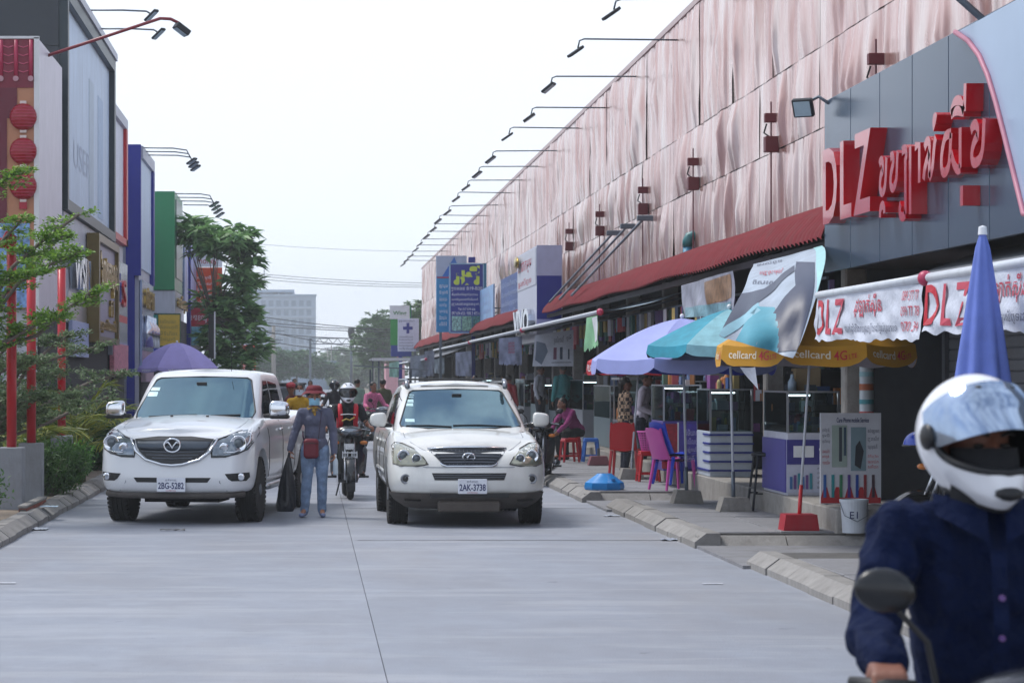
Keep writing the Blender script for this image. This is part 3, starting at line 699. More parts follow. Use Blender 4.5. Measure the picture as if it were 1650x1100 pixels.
for i, (y, z) in enumerate(((43.6, 8.78), (46.4, 8.76), (48.6, 8.72))): flood('bar_lamp', 'long thin lamp bar on a steel arm above the pale billboard of the black tower', [(LX, y, z), (-3.6, y, z), (-3.15, y, z - .02), (-3.08, y, z - .06)], (-3.05, y, z - .10), (.5, -.4, -1.0), group='bar lamps above the black tower', size=(.34, .12, .05), r=.018)
for i, y in enumerate((61.6, 62.6, 63.6)): flood('bar_lamp', 'slim lamp on a steel arm above the deep blue sign column', [(LX, y, 7.56), (-3.5, y, 7.55), (-3.15, y, 7.5), (-3.05, y, 7.3)], (-3.02, y, 7.22), (.4, -.3, -1.0), group='lamps above the blue sign', size=(.3, .14, .05), r=.018)
for i, y in enumerate((77.0, 78.6, 80.2, 82.0)): flood('bar_lamp', 'slim lamp on a steel arm above the bright green sign box', [(LX, y, 7.56), (-3.5, y, 7.55), (-3.2, y, 7.5), (-3.1, y, 7.3)], (-3.06, y, 7.22), (.4, -.3, -1.0), group='lamps above the green sign', size=(.34, .16, .05), r=.02)

# --- more small signs and air conditioners crowding the left shops
for i, (px0, px1, py0, py1, Y_, c, tx, lab) in enumerate(((246, 268, 560, 590, 70, '#3d4aa8', 'ហាង', 'small blue sign under the yellow price board'), (222, 238, 492, 540, 66.5, '#c9cbd6', 'លក់', 'narrow white sign on the blue shop'), (286, 300, 440, 500, 86, '#2a3fa0', 'ធនាគារ', 'narrow blue sign beyond the green sign box'), (294, 304, 420, 470, 92, '#c8ccd8', 'ទំនិញ', 'narrow white sign beyond the green sign box'), (196, 206, 560, 600, 58, '#b3455c', 'តម្លៃ', 'small red sign between the red framed and blue shops'), (270, 284, 470, 498, 80, '#5d7f8a', 'ម៉ូតូ', 'small teal sign below the green sign box'))):
    t = thing('shop_sign', lab, 'sign', (PX((px0 + px1) / 2, Y_), Y_, PZ(py1, Y_))); mass(t, 'board', PX(px0, Y_), PX(px1, Y_), Y_, Y_ + .08, PZ(py1, Y_), PZ(py0, Y_), mat('sign_' + c.strip('#'), c, .45, var=.25, vscale=2)); z_ = (PZ(py1, Y_) + PZ(py0, Y_)) / 2
    text(t, 'lettering', tx, M_text_w if i % 5 != 1 else M_text_b, (PX(px0 + 2, Y_), Y_ - .004, z_), PX(px1 - 2, Y_) - PX(px0 + 2, Y_), (PZ(py0, Y_) - z_) * .6); lines(t, flat('#9aa2b4', .5), 2, '-y', PX(px0 + 2, Y_), PX(px1 - 2, Y_), PZ(py1 - 2, Y_), z_, Y_ - .004); mass(t, 'bracket', -5.6, PX(px0, Y_), Y_ + .02, Y_ + .06, z_, z_ + .04, M_steel)
for (y, z, w) in ((58.2, 3.4, 'set-back wall past the red framed shop'), (68.5, 4.6, 'set-back wall past the blue shop'), (71.5, 3.6, 'lower part of the wall before the green sign')):
    t = thing('air_conditioner', 'white outdoor air conditioner on the ' + w, 'air conditioner', (-5.2, y, z)); mb = MB(); mb.box((0, 0, .28), (.3, .85, .56), bev=.02); mb.build('casing', M_wpanel, t); mb = MB(); mb.lathe([(0, .16), (.2, .16), (.22, .152)], (0, -.12, .28), 'x', 20); mb.build('fan_grille', M_dsteel, t); mb = MB(); mb.box((0, 0, -.02), (.34, .7, .04)); mb.build('bracket', M_steel, t)
# --- hanging and standing signs further on
T1 = thing('money_transfer_sign', 'tall white and orange money transfer sign behind the roadside tree', 'sign', (-3.8, 90, 2))
mass(T1, 'white_head', PX(312, 90), PX(358, 90), 89.95, 90.1, PZ(430, 90), PZ(398, 90), flat('#e3e4ea', .4)); mass(T1, 'orange_board', PX(312, 90), PX(358, 90), 89.95, 90.1, PZ(500, 90), PZ(431, 90), flat('#d2481a', .45))
text(T1, 'lettering', 'true', flat('#b3173a', .4), (PX(318, 90), 89.94, PZ(415, 90)), PX(352, 90) - PX(318, 90), .32); text(T1, 'lettering', 'money', flat('#b3173a', .4), (PX(318, 90), 89.94, PZ(428, 90)), PX(350, 90) - PX(318, 90), .22)
for k in range(5): lines(T1, M_text_w, 1, '-y', PX(318, 90), PX(345, 90), PZ(452 + k * 10, 90), PZ(443 + k * 10, 90), 89.94)
mass(T1, 'post', PX(306, 90), PX(309, 90), 90, 90.1, 0, PZ(398, 90), M_red); mass(T1, 'bracket', PX(308, 90), PX(316, 90), 90, 90.1, PZ(420, 90), PZ(416, 90), M_red)
T2 = thing('hanging_sign', 'red and teal picture sign hanging below the orange money transfer sign', 'sign', (-4.3, 88, 2))
mass(T2, 'red_board', PX(303, 88), PX(337, 88), 87.95, 88.05, PZ(526, 88), PZ(494, 88), flat('#b02036', .45)); mass(T2, 'picture_board', PX(303, 88), PX(337, 88), 87.95, 88.05, PZ(556, 88), PZ(526, 88), mat('teal_print', '#74b3c6', .5, var=.6, vscale=8)); lines(T2, M_text_w, 1, '-y', PX(306, 88), PX(334, 88), PZ(522, 88), PZ(506, 88), 87.94)
mass(T2, 'post', PX(302, 88), PX(303, 88), 87.95, 88.05, 0, PZ(494, 88), M_red)
T3 = thing('light_box_sign', 'narrow black light box sign with white edge on a thin post beside the tree', 'sign', (-2.9, 70, 1.5))
mass(T3, 'box', PX(336, 70), PX(345, 70), 69.9, 70.1, PZ(577, 70), PZ(506, 70), M_black); mass(T3, 'white_edge', PX(345, 70), PX(347, 70), 69.9, 70.1, PZ(578, 70), PZ(502, 70), M_white); mass(T3, 'post', PX(340, 70), PX(341.5, 70), 69.97, 70.03, 0, PZ(577, 70), M_steel)
T4 = thing('orange_sign', 'orange notice sign with white lines under the roadside tree', 'sign', (-3.1, 118, 1))
mass(T4, 'board', PX(386, 118), PX(412, 118), 117.95, 118.05, PZ(602, 118), PZ(556, 118), flat('#c2421f', .5)); lines(T4, M_text_w, 4, '-y', PX(389, 118), PX(409, 118), PZ(598, 118), PZ(575, 118), 117.94); mass(T4, 'post', PX(398, 118), PX(400, 118), 117.97, 118.03, 0, PZ(600, 118), M_steel)

# --- red gate posts on concrete piers
def gate_post(x, y, top, lab, beam=False):
    t = thing('gate_post', lab, 'post', (x, y, .12))
    mb = MB(); mb.box((0, 0, .37), (.30, .30, .78), bev=.012); mb.build('concrete_pier', mat('pier_concrete', '#8d9096', .85, var=.14, vscale=5, bump=.25, dirt=.3), t)
    mb = MB(); mb.tube([(0, 0, .7), (0, 0, top - .12)], .06, 18); mb.build('pole', mat('red_gloss_pole', '#b51222', .3, var=.08), t, smooth=True)
    if beam:
        mb = MB(); mb.box((-.9, 0, top - .17), (1.9, .12, .12), bev=.01); mb.box((-.02, 0, top - .1), (.14, .14, .1), (0, .5, 0), bev=.01); mb.build('cross_beam', flat('#b51222', .35), t)
gate_post(-3.62, 29.3, 3.40, 'red gate post with a cross beam on a concrete pier in the planting bed', True)
gate_post(-3.60, 31.2, 3.18, 'plain red gate post on a tall concrete pier behind the one with a cross beam')
gate_post(-3.62, 35.2, 3.32, 'plain red gate post beside the palm fronds')
gate_post(-5.3, 40.6, 3.0, 'dark red gate post deep in the planting under the lantern billboard')

# --- plants
def leaf_mesh(name, pos, dirs, ln, wd, m, parent, up=None, fold=.25):
    pos = np.asarray(pos, float); d = np.asarray(dirs, float); N = len(pos); rs = np.random.RandomState(N % 9999)
    d /= np.linalg.norm(d, axis=1, keepdims=True) + 1e-9
    r = rs.normal(size=(N, 3)) * .5 + np.array([0, 0, 1.0]); s = np.cross(d, r); s /= np.linalg.norm(s, axis=1, keepdims=True) + 1e-9; n = np.cross(s, d)
    l = ln * rs.uniform(.7, 1.25, (N, 1)); w = wd * rs.uniform(.7, 1.2, (N, 1)) / 2
    V = np.stack([pos, pos + d * l * .45 + s * w + n * w * fold, pos + d * l - n * l * .1, pos + d * l * .45 - s * w + n * w * fold], 1).reshape(-1, 3)
    me = bpy.data.meshes.new(name); me.vertices.add(4 * N); me.vertices.foreach_set('co', V.ravel()); me.loops.add(4 * N); me.polygons.add(N)
    me.loops.foreach_set('vertex_index', np.arange(4 * N)); me.polygons.foreach_set('loop_start', np.arange(0, 4 * N, 4)); me.update(); me.validate()
    me.materials.append(m); return link(name, me, parent)
def leaf_mat(name, c1, c2, rough=.5):
    if name in MATS: return MATS[name]
    m = bpy.data.materials.new(name); m.use_nodes = True; t = m.node_tree; b = t.nodes['Principled BSDF']; b.inputs['Roughness'].default_value = rough
    g = t.nodes.new('ShaderNodeNewGeometry'); cr = t.nodes.new('ShaderNodeValToRGB'); cr.color_ramp.elements[0].color = (*hexc(c1), 1); cr.color_ramp.elements[1].color = (*hexc(c2), 1)
    t.links.new(g.outputs['Random Per Island'], cr.inputs[0]); t.links.new(cr.outputs[0], b.inputs['Base Color'])
    tr = t.nodes.new('ShaderNodeBsdfTranslucent'); t.links.new(cr.outputs[0], tr.inputs[0]); mx_ = t.nodes.new('ShaderNodeMixShader'); mx_.inputs[0].default_value = .3
    t.links.new(b.outputs[0], mx_.inputs[1]); t.links.new(tr.outputs[0], mx_.inputs[2]); t.links.new(mx_.outputs[0], t.nodes['Material Output'].inputs[0]); MATS[name] = m; return m
M_bark = mat('bark', '#6a6058', .9, var=.3, vscale=20, bump=.6)
RS = np.random.RandomState(11)
def layered_tree(label, base, branches, leaf_n, ln, wd, m):
    """branches: list of polylines from the trunk; leaves spread in flat sprays along them"""
    t = thing('layered_tree', label, 'tree', base); b0 = np.array(base)
    br = MB(); P = []; D = []
    for (pts, spread) in branches:
        q = [Vector(p) - Vector(base) for p in pts]; br.tube(q, [.028 * (1 - .7 * i / len(q)) + .004 for i in range(len(q))], 6)
        A = np.array([tuple(v) for v in q]); seg = np.linspace(0, len(A) - 1.001, 40); k = seg.astype(int); f = (seg - k)[:, None]; C = A[k] * (1 - f) + A[k + 1] * f
        for tw in range(26):
            i = RS.randint(8, 40); c = C[i]; a = RS.uniform(0, 2 * pi); L_ = spread * RS.uniform(.4, 1.0) * (.5 + .5 * sin(pi * i / 42)); dv = np.array([cos(a), sin(a), RS.uniform(.0, .35)]) * L_
            br.tube([tuple(c), tuple(c + dv * .6 + [0, 0, .02]), tuple(c + dv)], [.006, .004, .002], 4)
            n = int(leaf_n / 26); s = RS.uniform(.15, 1, (n, 1)); P.append(c + dv * s + RS.normal(scale=.035, size=(n, 3)) * [1, 1, .6]); D.append(RS.normal(size=(n, 3)) * [1, 1, .35] + dv / (L_ + 1e-6) * .8 + [0, 0, .25])
    br.build('branches', M_bark, t, smooth=True); leaf_mesh('leaves', np.concatenate(P), np.concatenate(D), ln, wd, m, t); return t
M_lf1 = leaf_mat('fresh_leaves', '#4f7d2c', '#93b84a'); M_lf2 = leaf_mat('mid_leaves', '#2c4f22', '#5d8644'); M_lf3 = leaf_mat('dark_leaves', '#1d3d22', '#4a7a45'); M_lfy = leaf_mat('palm_leaves', '#3f5e1c', '#a3a53e'); M_lf4 = leaf_mat('grey_green_leaves', '#3d5636', '#7d9468')
tb_ = (-4.15, 28.6, .13)
def W(px, py, Y): return (PX(px, Y), Y, PZ(py, Y))
brs = []
for tip, Y, mid in (((30, 275), 28.2, (-40, 330)), ((128, 345), 29.0, (20, 430)), ((132, 405), 28.6, (30, 455)), ((60, 440), 28.0, (-30, 470)), ((150, 468), 29.2, (60, 540)), ((95, 510), 28.7, (20, 545)), ((-5, 430), 28.0, (-60, 470)), ((100, 380), 29.8, (10, 470)), ((40, 350), 29.2, (-30, 430))):
    m0 = W(mid[0], mid[1], (Y + 28.6) / 2); brs.append(([tb_, (tb_[0], tb_[1], 1.9), m0, W((tip[0] + mid[0]) / 2, (tip[1] + mid[1]) / 2 - 4, Y), W(tip[0], tip[1], Y)], .42))
layered_tree('tree with fresh light green leaves in flat layered sprays behind the red gate posts', tb_, brs, 1500, .062, .032, M_lf1)
tb2 = (-4.3, 31.0, .13); brs = []
for tip, Y, mid in (((150, 560), 31.5, (30, 600)), ((200, 600), 33.0, (90, 640)), ((120, 640), 31.0, (30, 650)), ((60, 580), 30.5, (0, 600)), ((175, 640), 33.5, (80, 680)), ((90, 600), 32.5, (20, 640)), ((30, 640), 30.4, (-20, 660)), ((110, 540), 32.4, (40, 600)), ((25, 545), 31.4, (-20, 600)), ((60, 665), 32.0, (10, 680))):
    brs.append(([tb2, (tb2[0], tb2[1], .8), W(mid[0], mid[1], (Y + 31) / 2), W((tip[0] + mid[0]) / 2, (tip[1] + mid[1]) / 2 - 4, Y), W(tip[0], tip[1], Y)], .55))
layered_tree('low tree with grey green feathery sprays around the red gate posts', tb2, brs, 2200, .055, .024, M_lf4)

def palm(label, base, fronds, L_=1.5):
    t = thing('palm', label, 'palm', base); st = MB()
    for k in range(5): a = k * 1.3; st.tube([(cos(a) * .1, sin(a) * .1, 0), (cos(a) * .14, sin(a) * .14, .5)], [.05, .03], 8)
    st.build('stems', flat('#6b6a3a', .7), t, smooth=True)
    for (az, el, ln) in fronds:
        P = []; D = []; d = np.array([cos(az), sin(az), 0]); pts = []
        for k in range(13):
            s = k / 12; pts.append((d[0] * ln * s * cos(el), d[1] * ln * s * cos(el), .45 + ln * (sin(el) * s - .42 * s ** 2.4)))
        mb = MB(); mb.tube(pts, [.014 * (1 - .8 * i / 12) + .002 for i in range(13)], 5); f = mb.build('frond', flat('#8a8a3a', .6), t, smooth=True)
        A = np.array(pts); side = np.array([-d[1], d[0], 0])
        for k in np.linspace(2, 11.9, 46):
            i = int(k); c = A[i] * (1 - (k - i)) + A[i + 1] * (k - i); tg = A[i + 1] - A[i]; tg /= np.linalg.norm(tg)
            for sg in (-1, 1): P.append(c); D.append(tg * .75 + side * sg * .8 + np.array([0, 0, RS.uniform(-.35, .1)]))
        leaf_mesh('leaflets', P, D, .36, .026, M_lfy, f)
    return t
palm('yellowish green palm with arching fronds beside the pickup truck', (-3.55, 36.6, .13), [(a, e, l) for a, e, l in ((.1, .95, 1.7), (-.5, .8, 1.6), (.8, 1.1, 1.7), (-1.2, .9, 1.5), (1.6, 1.0, 1.6), (2.4, .9, 1.7), (-2.2, .7, 1.5), (3.1, 1.1, 1.6), (.35, .5, 1.4), (-.9, .45, 1.3), (.0, 1.3, 1.9), (-1.8, 1.2, 1.8))])
palm('small green palm behind the middle red gate post', (-4.1, 33.6, .13), [(a, e, l) for a, e, l in ((.2, .8, 1.3), (-.8, .9, 1.2), (1.2, .8, 1.2), (-1.7, .7, 1.3), (2.6, .8, 1.1), (-2.6, 1.0, 1.2), (.6, 1.2, 1.4))])
def shrub(label, base, r, h, n, ln, wd, m, cat='shrub'):
    t = thing('shrub', label, cat, base); st = MB(); P = []; D = []
    for k in range(16):
        a = RS.uniform(0, 2 * pi); rr = r * sqrt(RS.uniform(.05, 1)); hh = h * RS.uniform(.6, 1.05) * (1 - .35 * (rr / r) ** 2); tip = np.array([cos(a) * rr, sin(a) * rr, hh]); st.tube([(tip[0] * .2, tip[1] * .2, 0), tuple(tip * .6), tuple(tip)], [.012, .008, .003], 5)
        nn = n // 16; s = RS.uniform(.12, 1.05, (nn, 1)); base_ = tip * np.hstack([.2 + .8 * s, .2 + .8 * s, s]); P.append(base_ + RS.normal(scale=.09, size=(nn, 3)) * r * 1.3); D.append(RS.normal(size=(nn, 3)) + tip * .5 + [0, 0, .4])
    st.build('stems', M_bark, t); leaf_mesh('leaves', np.concatenate(P), np.concatenate(D), ln, wd, m, t); return t
shrub('dense green shrub at the foot of the red gate posts beside the kerb', (-3.55, 32.6, .13), .55, .85, 4200, .11, .022, M_lf2)
shrub('bright green shrub between the second pier and the pickup truck', (-3.62, 34.0, .13), .5, .8, 3200, .10, .03, leaf_mat('bright_leaves', '#2f6a26', '#6da043'))
shrub('low weedy shrub beside the brick edging', (-3.85, 26.9, .13), .42, .62, 2400, .07, .028, M_lf2)
shrub('dark shrub deep under the lantern billboard', (-4.9, 34.6, .13), .9, 2.3, 6000, .10, .04, M_lf3)
shrub('dark bush between the palm and the shop fronts', (-4.3, 38.5, .13), .7, 1.5, 4200, .12, .04, M_lf3)
shrub('dark low bush behind the pickup truck', (-3.7, 41.5, .13), .5, 1.2, 2600, .12, .04, M_lf3)

def rosette_tree(label, base, lobes, n, leaf, m, trunk_r=.09, name='roadside_tree'):
    t = thing(name, label, 'tree', base); P = []; D = []; br = MB(); tips = []
    for (cx, cy, cz, rx_, ry_, rz_) in lobes:
        k = 0
        while k < n:
            v = RS.normal(size=3); v /= np.linalg.norm(v); rr = RS.uniform(.45, 1) ** .5; c = np.array([cx + v[0] * rx_ * rr, cy + v[1] * ry_ * rr, cz + v[2] * rz_ * rr])
            if noise.noise((c[0] * 1.7, c[1] * 1.7, c[2] * 1.7)) < -.18: k += .35; continue
            k += 1; tips.append(c); nl = 13; a = RS.uniform(0, 2 * pi, nl); el = RS.uniform(-.6, .5, nl)
            P.append(np.repeat(c[None], nl, 0) + RS.normal(scale=.03, size=(nl, 3))); D.append(np.stack([np.cos(a) * np.cos(el), np.sin(a) * np.cos(el), np.sin(el) + .05], 1))
    zt_ = max(l[2] for l in lobes); lx = np.mean([l[0] for l in lobes]); br.tube([(0, 0, 0), (lx * .2, 0, zt_ * .3), (lx * .5, 0, zt_ * .55)], [trunk_r, trunk_r * .8, trunk_r * .6], 10)
    top = np.array([lx * .5, 0, zt_ * .55]); br.build('trunk', M_bark, t, smooth=True); bb = MB()
    for c in tips[::max(1, len(tips) // 40)]: bb.tube([tuple(top), tuple(top * .5 + c * .5 + RS.normal(scale=.1, size=3)), tuple(c)], [trunk_r * .35, trunk_r * .2, .008], 5)
    bb.build('limbs', M_bark, t, smooth=True); leaf_mesh('crown', np.concatenate(P), np.concatenate(D), leaf, leaf * .32, m, t); return t
bx_, by_ = PX(320, 78), 78.0
rosette_tree('roadside tree with drooping dark leaves in front of the tall orange sign', (bx_, by_, .1), [(PX(312, 78) - bx_, 0, PZ(368, 78) - .1, .5, .8, .35), (PX(335, 78) - bx_, .3, PZ(392, 78) - .1, .8, .8, .45), (PX(372, 78) - bx_, 0, PZ(382, 78) - .1, .75, .9, .4), (PX(400, 78) - bx_, .2, PZ(412, 78) - .1, .45, .6, .35), (PX(392, 78) - bx_, 0, PZ(450, 78) - .1, .45, .6, .4), (PX(345, 78) - bx_, .4, PZ(485, 78) - .1, .6, .7, .5), (PX(385, 78) - bx_, .3, PZ(500, 78) - .1, .6, .8, .5), (PX(352, 78) - bx_, .3, PZ(545, 78) - .1, .55, .8, .8), (PX(398, 78) - bx_, .3, PZ(545, 78) - .1, .6, .8, .9), (PX(378, 78) - bx_, .2, PZ(585, 78) - .1, .8, .8, .5)], 34, .48, leaf_mat('tree_leaves', '#3a6a34', '#98c27c'))

# --- parasol by the left shops
# ================================================================== VEHICLES
M_carw = mat('white_car_paint', '#dfe1e4', .28, var=.03, vscale=1.5, coat=.9)
M_carp = mat('pearl_white_car_paint', '#dcdcd8', .3, var=.05, vscale=1.8, coat=.8, dirt=.12)
M_glassd = mat('tinted_car_glass', '#66848f', .03, metal=.88, var=.05, spec=.9)
M_glasss = mat('side_car_glass', '#14181a', .05, var=.05, spec=.7)
M_lens = mat('lamp_reflector', '#868e96', .12, metal=.8, var=.3, vscale=14)
M_lensold = mat('aged_lamp_lens', '#9a9a88', .14, metal=.45, var=.25, vscale=12, coat=1)
M_lamp = mat('lamp_bowl', '#e4e8ee', .06, metal=1, var=.1)
M_under2 = mat('underbody', '#17161a', .8, var=.3)
M_lowtrim = mat('dusty_grey_plastic', '#4a4542', .8, var=.25, vscale=7)
M_slat = mat('grille_slat', '#63676e', .3, metal=.7)
M_plate = flat('#dfe2ea', .35)

def shell(outline, prof, zb, zt, crown, K=7, crownb=0):
    """closed car shell. outline: half plan (x,y) front centre -> rear centre. prof: (side,front,rear inset, height fraction) bottom->top"""
    n = len(outline) - 1; half = [Vector(p) for p in outline]
    full = half + [Vector((-p.x, p.y)) for p in half[-2:0:-1]]; N = len(full)
    vs = []; fs = []; Y0 = min(p.y for p in half); Y1 = max(p.y for p in half); Wm = max(p.x for p in half)
    for (si, fi, ri, h) in prof:
        for i in range(N):
            p = full[i]; x = p.x * (Wm - si) / Wm; y = Y0 + fi + (p.y - Y0) * (Y1 - Y0 - fi - ri) / (Y1 - Y0)
            vs.append((x, y, zb(p.y) + (zt(p.y) - zb(p.y)) * h))
    T = len(prof)
    for t in range(T - 1):
        for i in range(N):
            j = (i + 1) % N; fs.append((t * N + i, t * N + j, (t + 1) * N + j, (t + 1) * N + i))
    for lvl, cr in ((T - 1, crown), (0, crownb)):
        rows = []
        for i in range(n + 1):
            R = lvl * N + i; Lft = lvl * N + (N - i) % N
            if i in (0, n): rows.append([R]); continue
            a = Vector(vs[R]); b = Vector(vs[Lft]); row = [R]
            for k in range(1, K + 1):
                s = k / (K + 1); q = a.lerp(b, s); c = 4 * s * (1 - s)
                cx = cr(q.y) if callable(cr) else cr
                vs.append((q.x, q.y, q.z + cx * c)); row.append(len(vs) - 1)
            rows.append(row + [Lft])
        for i in range(n):
            a, b = rows[i], rows[i + 1]
            if len(a) == 1:
                for k in range(len(b) - 1): fs.append((a[0], b[k], b[k + 1]))
            elif len(b) == 1:
                for k in range(len(a) - 1): fs.append((a[k], b[0], a[k + 1]))
            else:
                for k in range(len(a) - 1): fs.append((a[k], b[k], b[k + 1], a[k + 1]))
    return vs, fs

def interp(tab):
    xs = [t[0] for t in tab]; ys_ = [t[1] for t in tab]
    return lambda y: float(np.interp(y, xs, ys_))

def rounded_plan(W, L, rf, rr, bulge=.1, nf=12, ns=22):
    """half plan outline from front centre to rear centre; front bulges forward by `bulge`"""
    pts = []
    xs = W - rf
    for k in range(nf):
        x = xs * k / nf; pts.append((x, bulge * (x / W) ** 2))
    yb = bulge * (xs / W) ** 2
    for k in range(9):
        a = pi / 2 * k / 8; pts.append((xs + rf * sin(a), yb + rf * (1 - cos(a)) * 1.25))
    y0 = pts[-1][1]; y1 = L - rr
    for k in range(1, ns): pts.append((W, y0 + (y1 - y0) * k / ns))
    for k in range(9):
        a = pi / 2 * k / 8; pts.append((W - rr * (1 - cos(a)), y1 + rr * sin(a)))
    for k in range(1, 7): pts.append(((W - rr) * (1 - k / 6), L))
    return pts

def finish_shell(name, vs, fs, m, parent, cut=None, sub=0):
    mb = MB(); mb.v, mb.f = vs, fs; me = mb.mesh(name, True, True); ob = bpy.data.objects.new('tmp', me)
    if sub: s = ob.modifiers.new('s', 'SUBSURF'); s.levels = sub; s.render_levels = sub
    cobs = []
    for c in cut or []:
        cm = c.mesh('cut', fixn=True); co = bpy.data.objects.new('cut', cm); TMP.collection.objects.link(co); cobs.append(co)
        b = ob.modifiers.new('b', 'BOOLEAN'); b.operation = 'DIFFERENCE'; b.solver = 'EXACT'; b.object = co
    me2 = evaluate(ob)
    for co in cobs: bpy.data.objects.remove(co)
    me2.shade_smooth()
    bm = bmesh.new(); bm.from_mesh(me2)
    for e in bm.edges:
        if len(e.link_faces) == 2 and e.calc_face_angle(0) > radians(32): e.smooth = False
    bm.to_mesh(me2); bm.free()
    me2.materials.clear(); me2.materials.append(m); me2.name = name
    return link(name, me2, parent)

def dense(vs, fs, lv=1):
    mb = MB(); mb.v, mb.f = vs, fs; ob = bpy.data.objects.new('tmp', mb.mesh('tmp', True, True)); s = ob.modifiers.new('s', 'SUBSURF'); s.levels = lv; s.render_levels = lv
    me = evaluate(ob); bpy.data.objects.remove(ob)
    return [tuple(v.co) for v in me.vertices], [tuple(p.vertices) for p in me.polygons]
def bvh_of(vs, fs): return BVHTree.FromPolygons([Vector(v) for v in vs], fs)

def patch(bvh, poly, axis, off=.006, step=.035, thick=0.0):
    """polygon drawn in front view (axis 'y': x,z) or side view ('+x'/'-x': y,z), laid onto the body surface"""
    P = [Vector(p) for p in poly]; B = []
    for i in range(len(P)):
        a, b = P[i], P[(i + 1) % len(P)]; n = max(1, int((b - a).length / step))
        for k in range(n): B.append(a.lerp(b, k / n))
    x0 = min(p.x for p in B); x1 = max(p.x for p in B); z0 = min(p.y for p in B); z1 = max(p.y for p in B)
    inner = []
    def inside(q):
        c = False; j = len(B) - 1
        for i in range(len(B)):
            a, b = B[i], B[j]
            if (a.y > q.y) != (b.y > q.y) and q.x < (b.x - a.x) * (q.y - a.y) / (b.y - a.y) + a.x: c = not c
            j = i
        return c
    xx = x0 + step
    while xx < x1:
        zz = z0 + step
        while zz < z1:
            q = Vector((xx, zz))
            if inside(q) and min((q - b).length for b in B) > step * .45: inner.append(q)
            zz += step
        xx += step
    V2 = B + inner; nb = len(B)
    res = delaunay_2d_cdt(V2, [(i, (i + 1) % nb) for i in range(nb)], [], 1, 1e-5)
    V2, F = res[0], res[2]
    d = {'y': Vector((0, 1, 0)), '+x': Vector((-1, 0, 0)), '-x': Vector((1, 0, 0)), 'z': Vector((0, 0, -1))}[axis]
    vs = []; last = None
    for q in V2:
        o = {'y': Vector((q.x, -3, q.y)), '+x': Vector((3, q.x, q.y)), '-x': Vector((-3, q.x, q.y)), 'z': Vector((q.x, q.y, 4))}[axis]
        hit = bvh.ray_cast(o, d)[0]
        if hit is None:
            nr = bvh.find_nearest(o + d * 3)[0]; hit = Vector(o); 
            if axis == 'y': hit.y = nr.y
            elif axis == 'z': hit.z = nr.z
            else: hit.x = nr.x
        vs.append(hit - d * off)
    mb = MB()
    mb.v = [tuple(v) for v in vs]; mb.f = [tuple(f) for f in F]
    if thick:
        n = len(vs); mb.v += [tuple(v + d * thick) for v in vs]
        # skirt around border edges
        cnt = {}
        for f in F:
            for i in range(len(f)):
                a, b = f[i], f[(i + 1) % len(f)]; cnt[(a, b)] = 1
        for (a, b) in list(cnt):
            if (b, a) not in cnt: mb.f.append((b, a, n + a, n + b))
    return mb

def sym(poly): return [(-x, z) for x, z in poly][::-1]
def surf_pts(bvh, pts, off=.01):
    out = []
    for x, z in pts:
        h = bvh.ray_cast(Vector((x, -3, z)), Vector((0, 1, 0)))[0]
        out.append((h - Vector((0, off, 0))) if h else Vector((x, 0, z)))
    return out

def wheel(parent, x, y, r, w, side, spokes=6):
    o = thing('w', None, None) if False else None
    prof = [(r * .62, -w / 2 + .01), (r * .80, -w / 2), (r * .93, -w / 2 + .012), (r * .985, -w * .40)]
    for k in range(4):
        c = -w * .32 + k * w * .215; prof += [(r, c - w * .06), (r, c + w * .055), (r * .972, c + w * .065), (r * .972, c + w * .145)]
    prof = prof[:-2] + [(r * .985, w * .40), (r * .93, w / 2 - .012), (r * .80, w / 2), (r * .62, w / 2 - .01)]
    mb = MB(); mb.lathe(prof, (x, y, r), 'x', 40); ty = mb.build('wheel', M_rubber, parent, angle=25)
    # tread blocks
    tb = MB()
    for k in range(44):
        a = 2 * pi * k / 44
        for sgn in (-1, 1):
            R = Matrix.Rotation(-a, 3, 'X'); tb.box(Vector((x + sgn * w * .4, y + sin(a) * r * .985, r + cos(a) * r * .985)), (w * .17, r * .085, .022), R)
    tb.build('tread', M_rubber, ty, kind='stuff')
    rim = MB(); rim.lathe([(r * .63, -w * .45), (r * .60, -w * .3), (r * .58, w * .3), (r * .63, w * .45)], (x, y, r), 'x', 32)
    hubx = x + side * w * .36
    for k in range(spokes):
        a = 2 * pi * k / spokes; R = Matrix.Rotation(-a, 3, 'X'); rim.box(Vector((hubx, y + sin(a) * r * .33, r + cos(a) * r * .33)), (.03, .06, r * .56), R, bev=.01)
    rim.lathe([(.0, -.03), (.075, -.03), (.07, .03), (.0, .035)], (hubx, y, r), 'x', 14); rim.build('rim', M_alu, ty)
    dk = MB(); dk.lathe([(0, -.01), (r * .58, -.01), (r * .58, .01), (0, .01)], (x - side * w * .1, y, r), 'x', 20); dk.build('brake_disc', M_under2, ty)

def cyl_cut(x0, x1, y, z, r, n=40):
    mb = MB(); mb.lathe([(r, x0), (r, x1)], (0, y, z), 'x', n); return mb

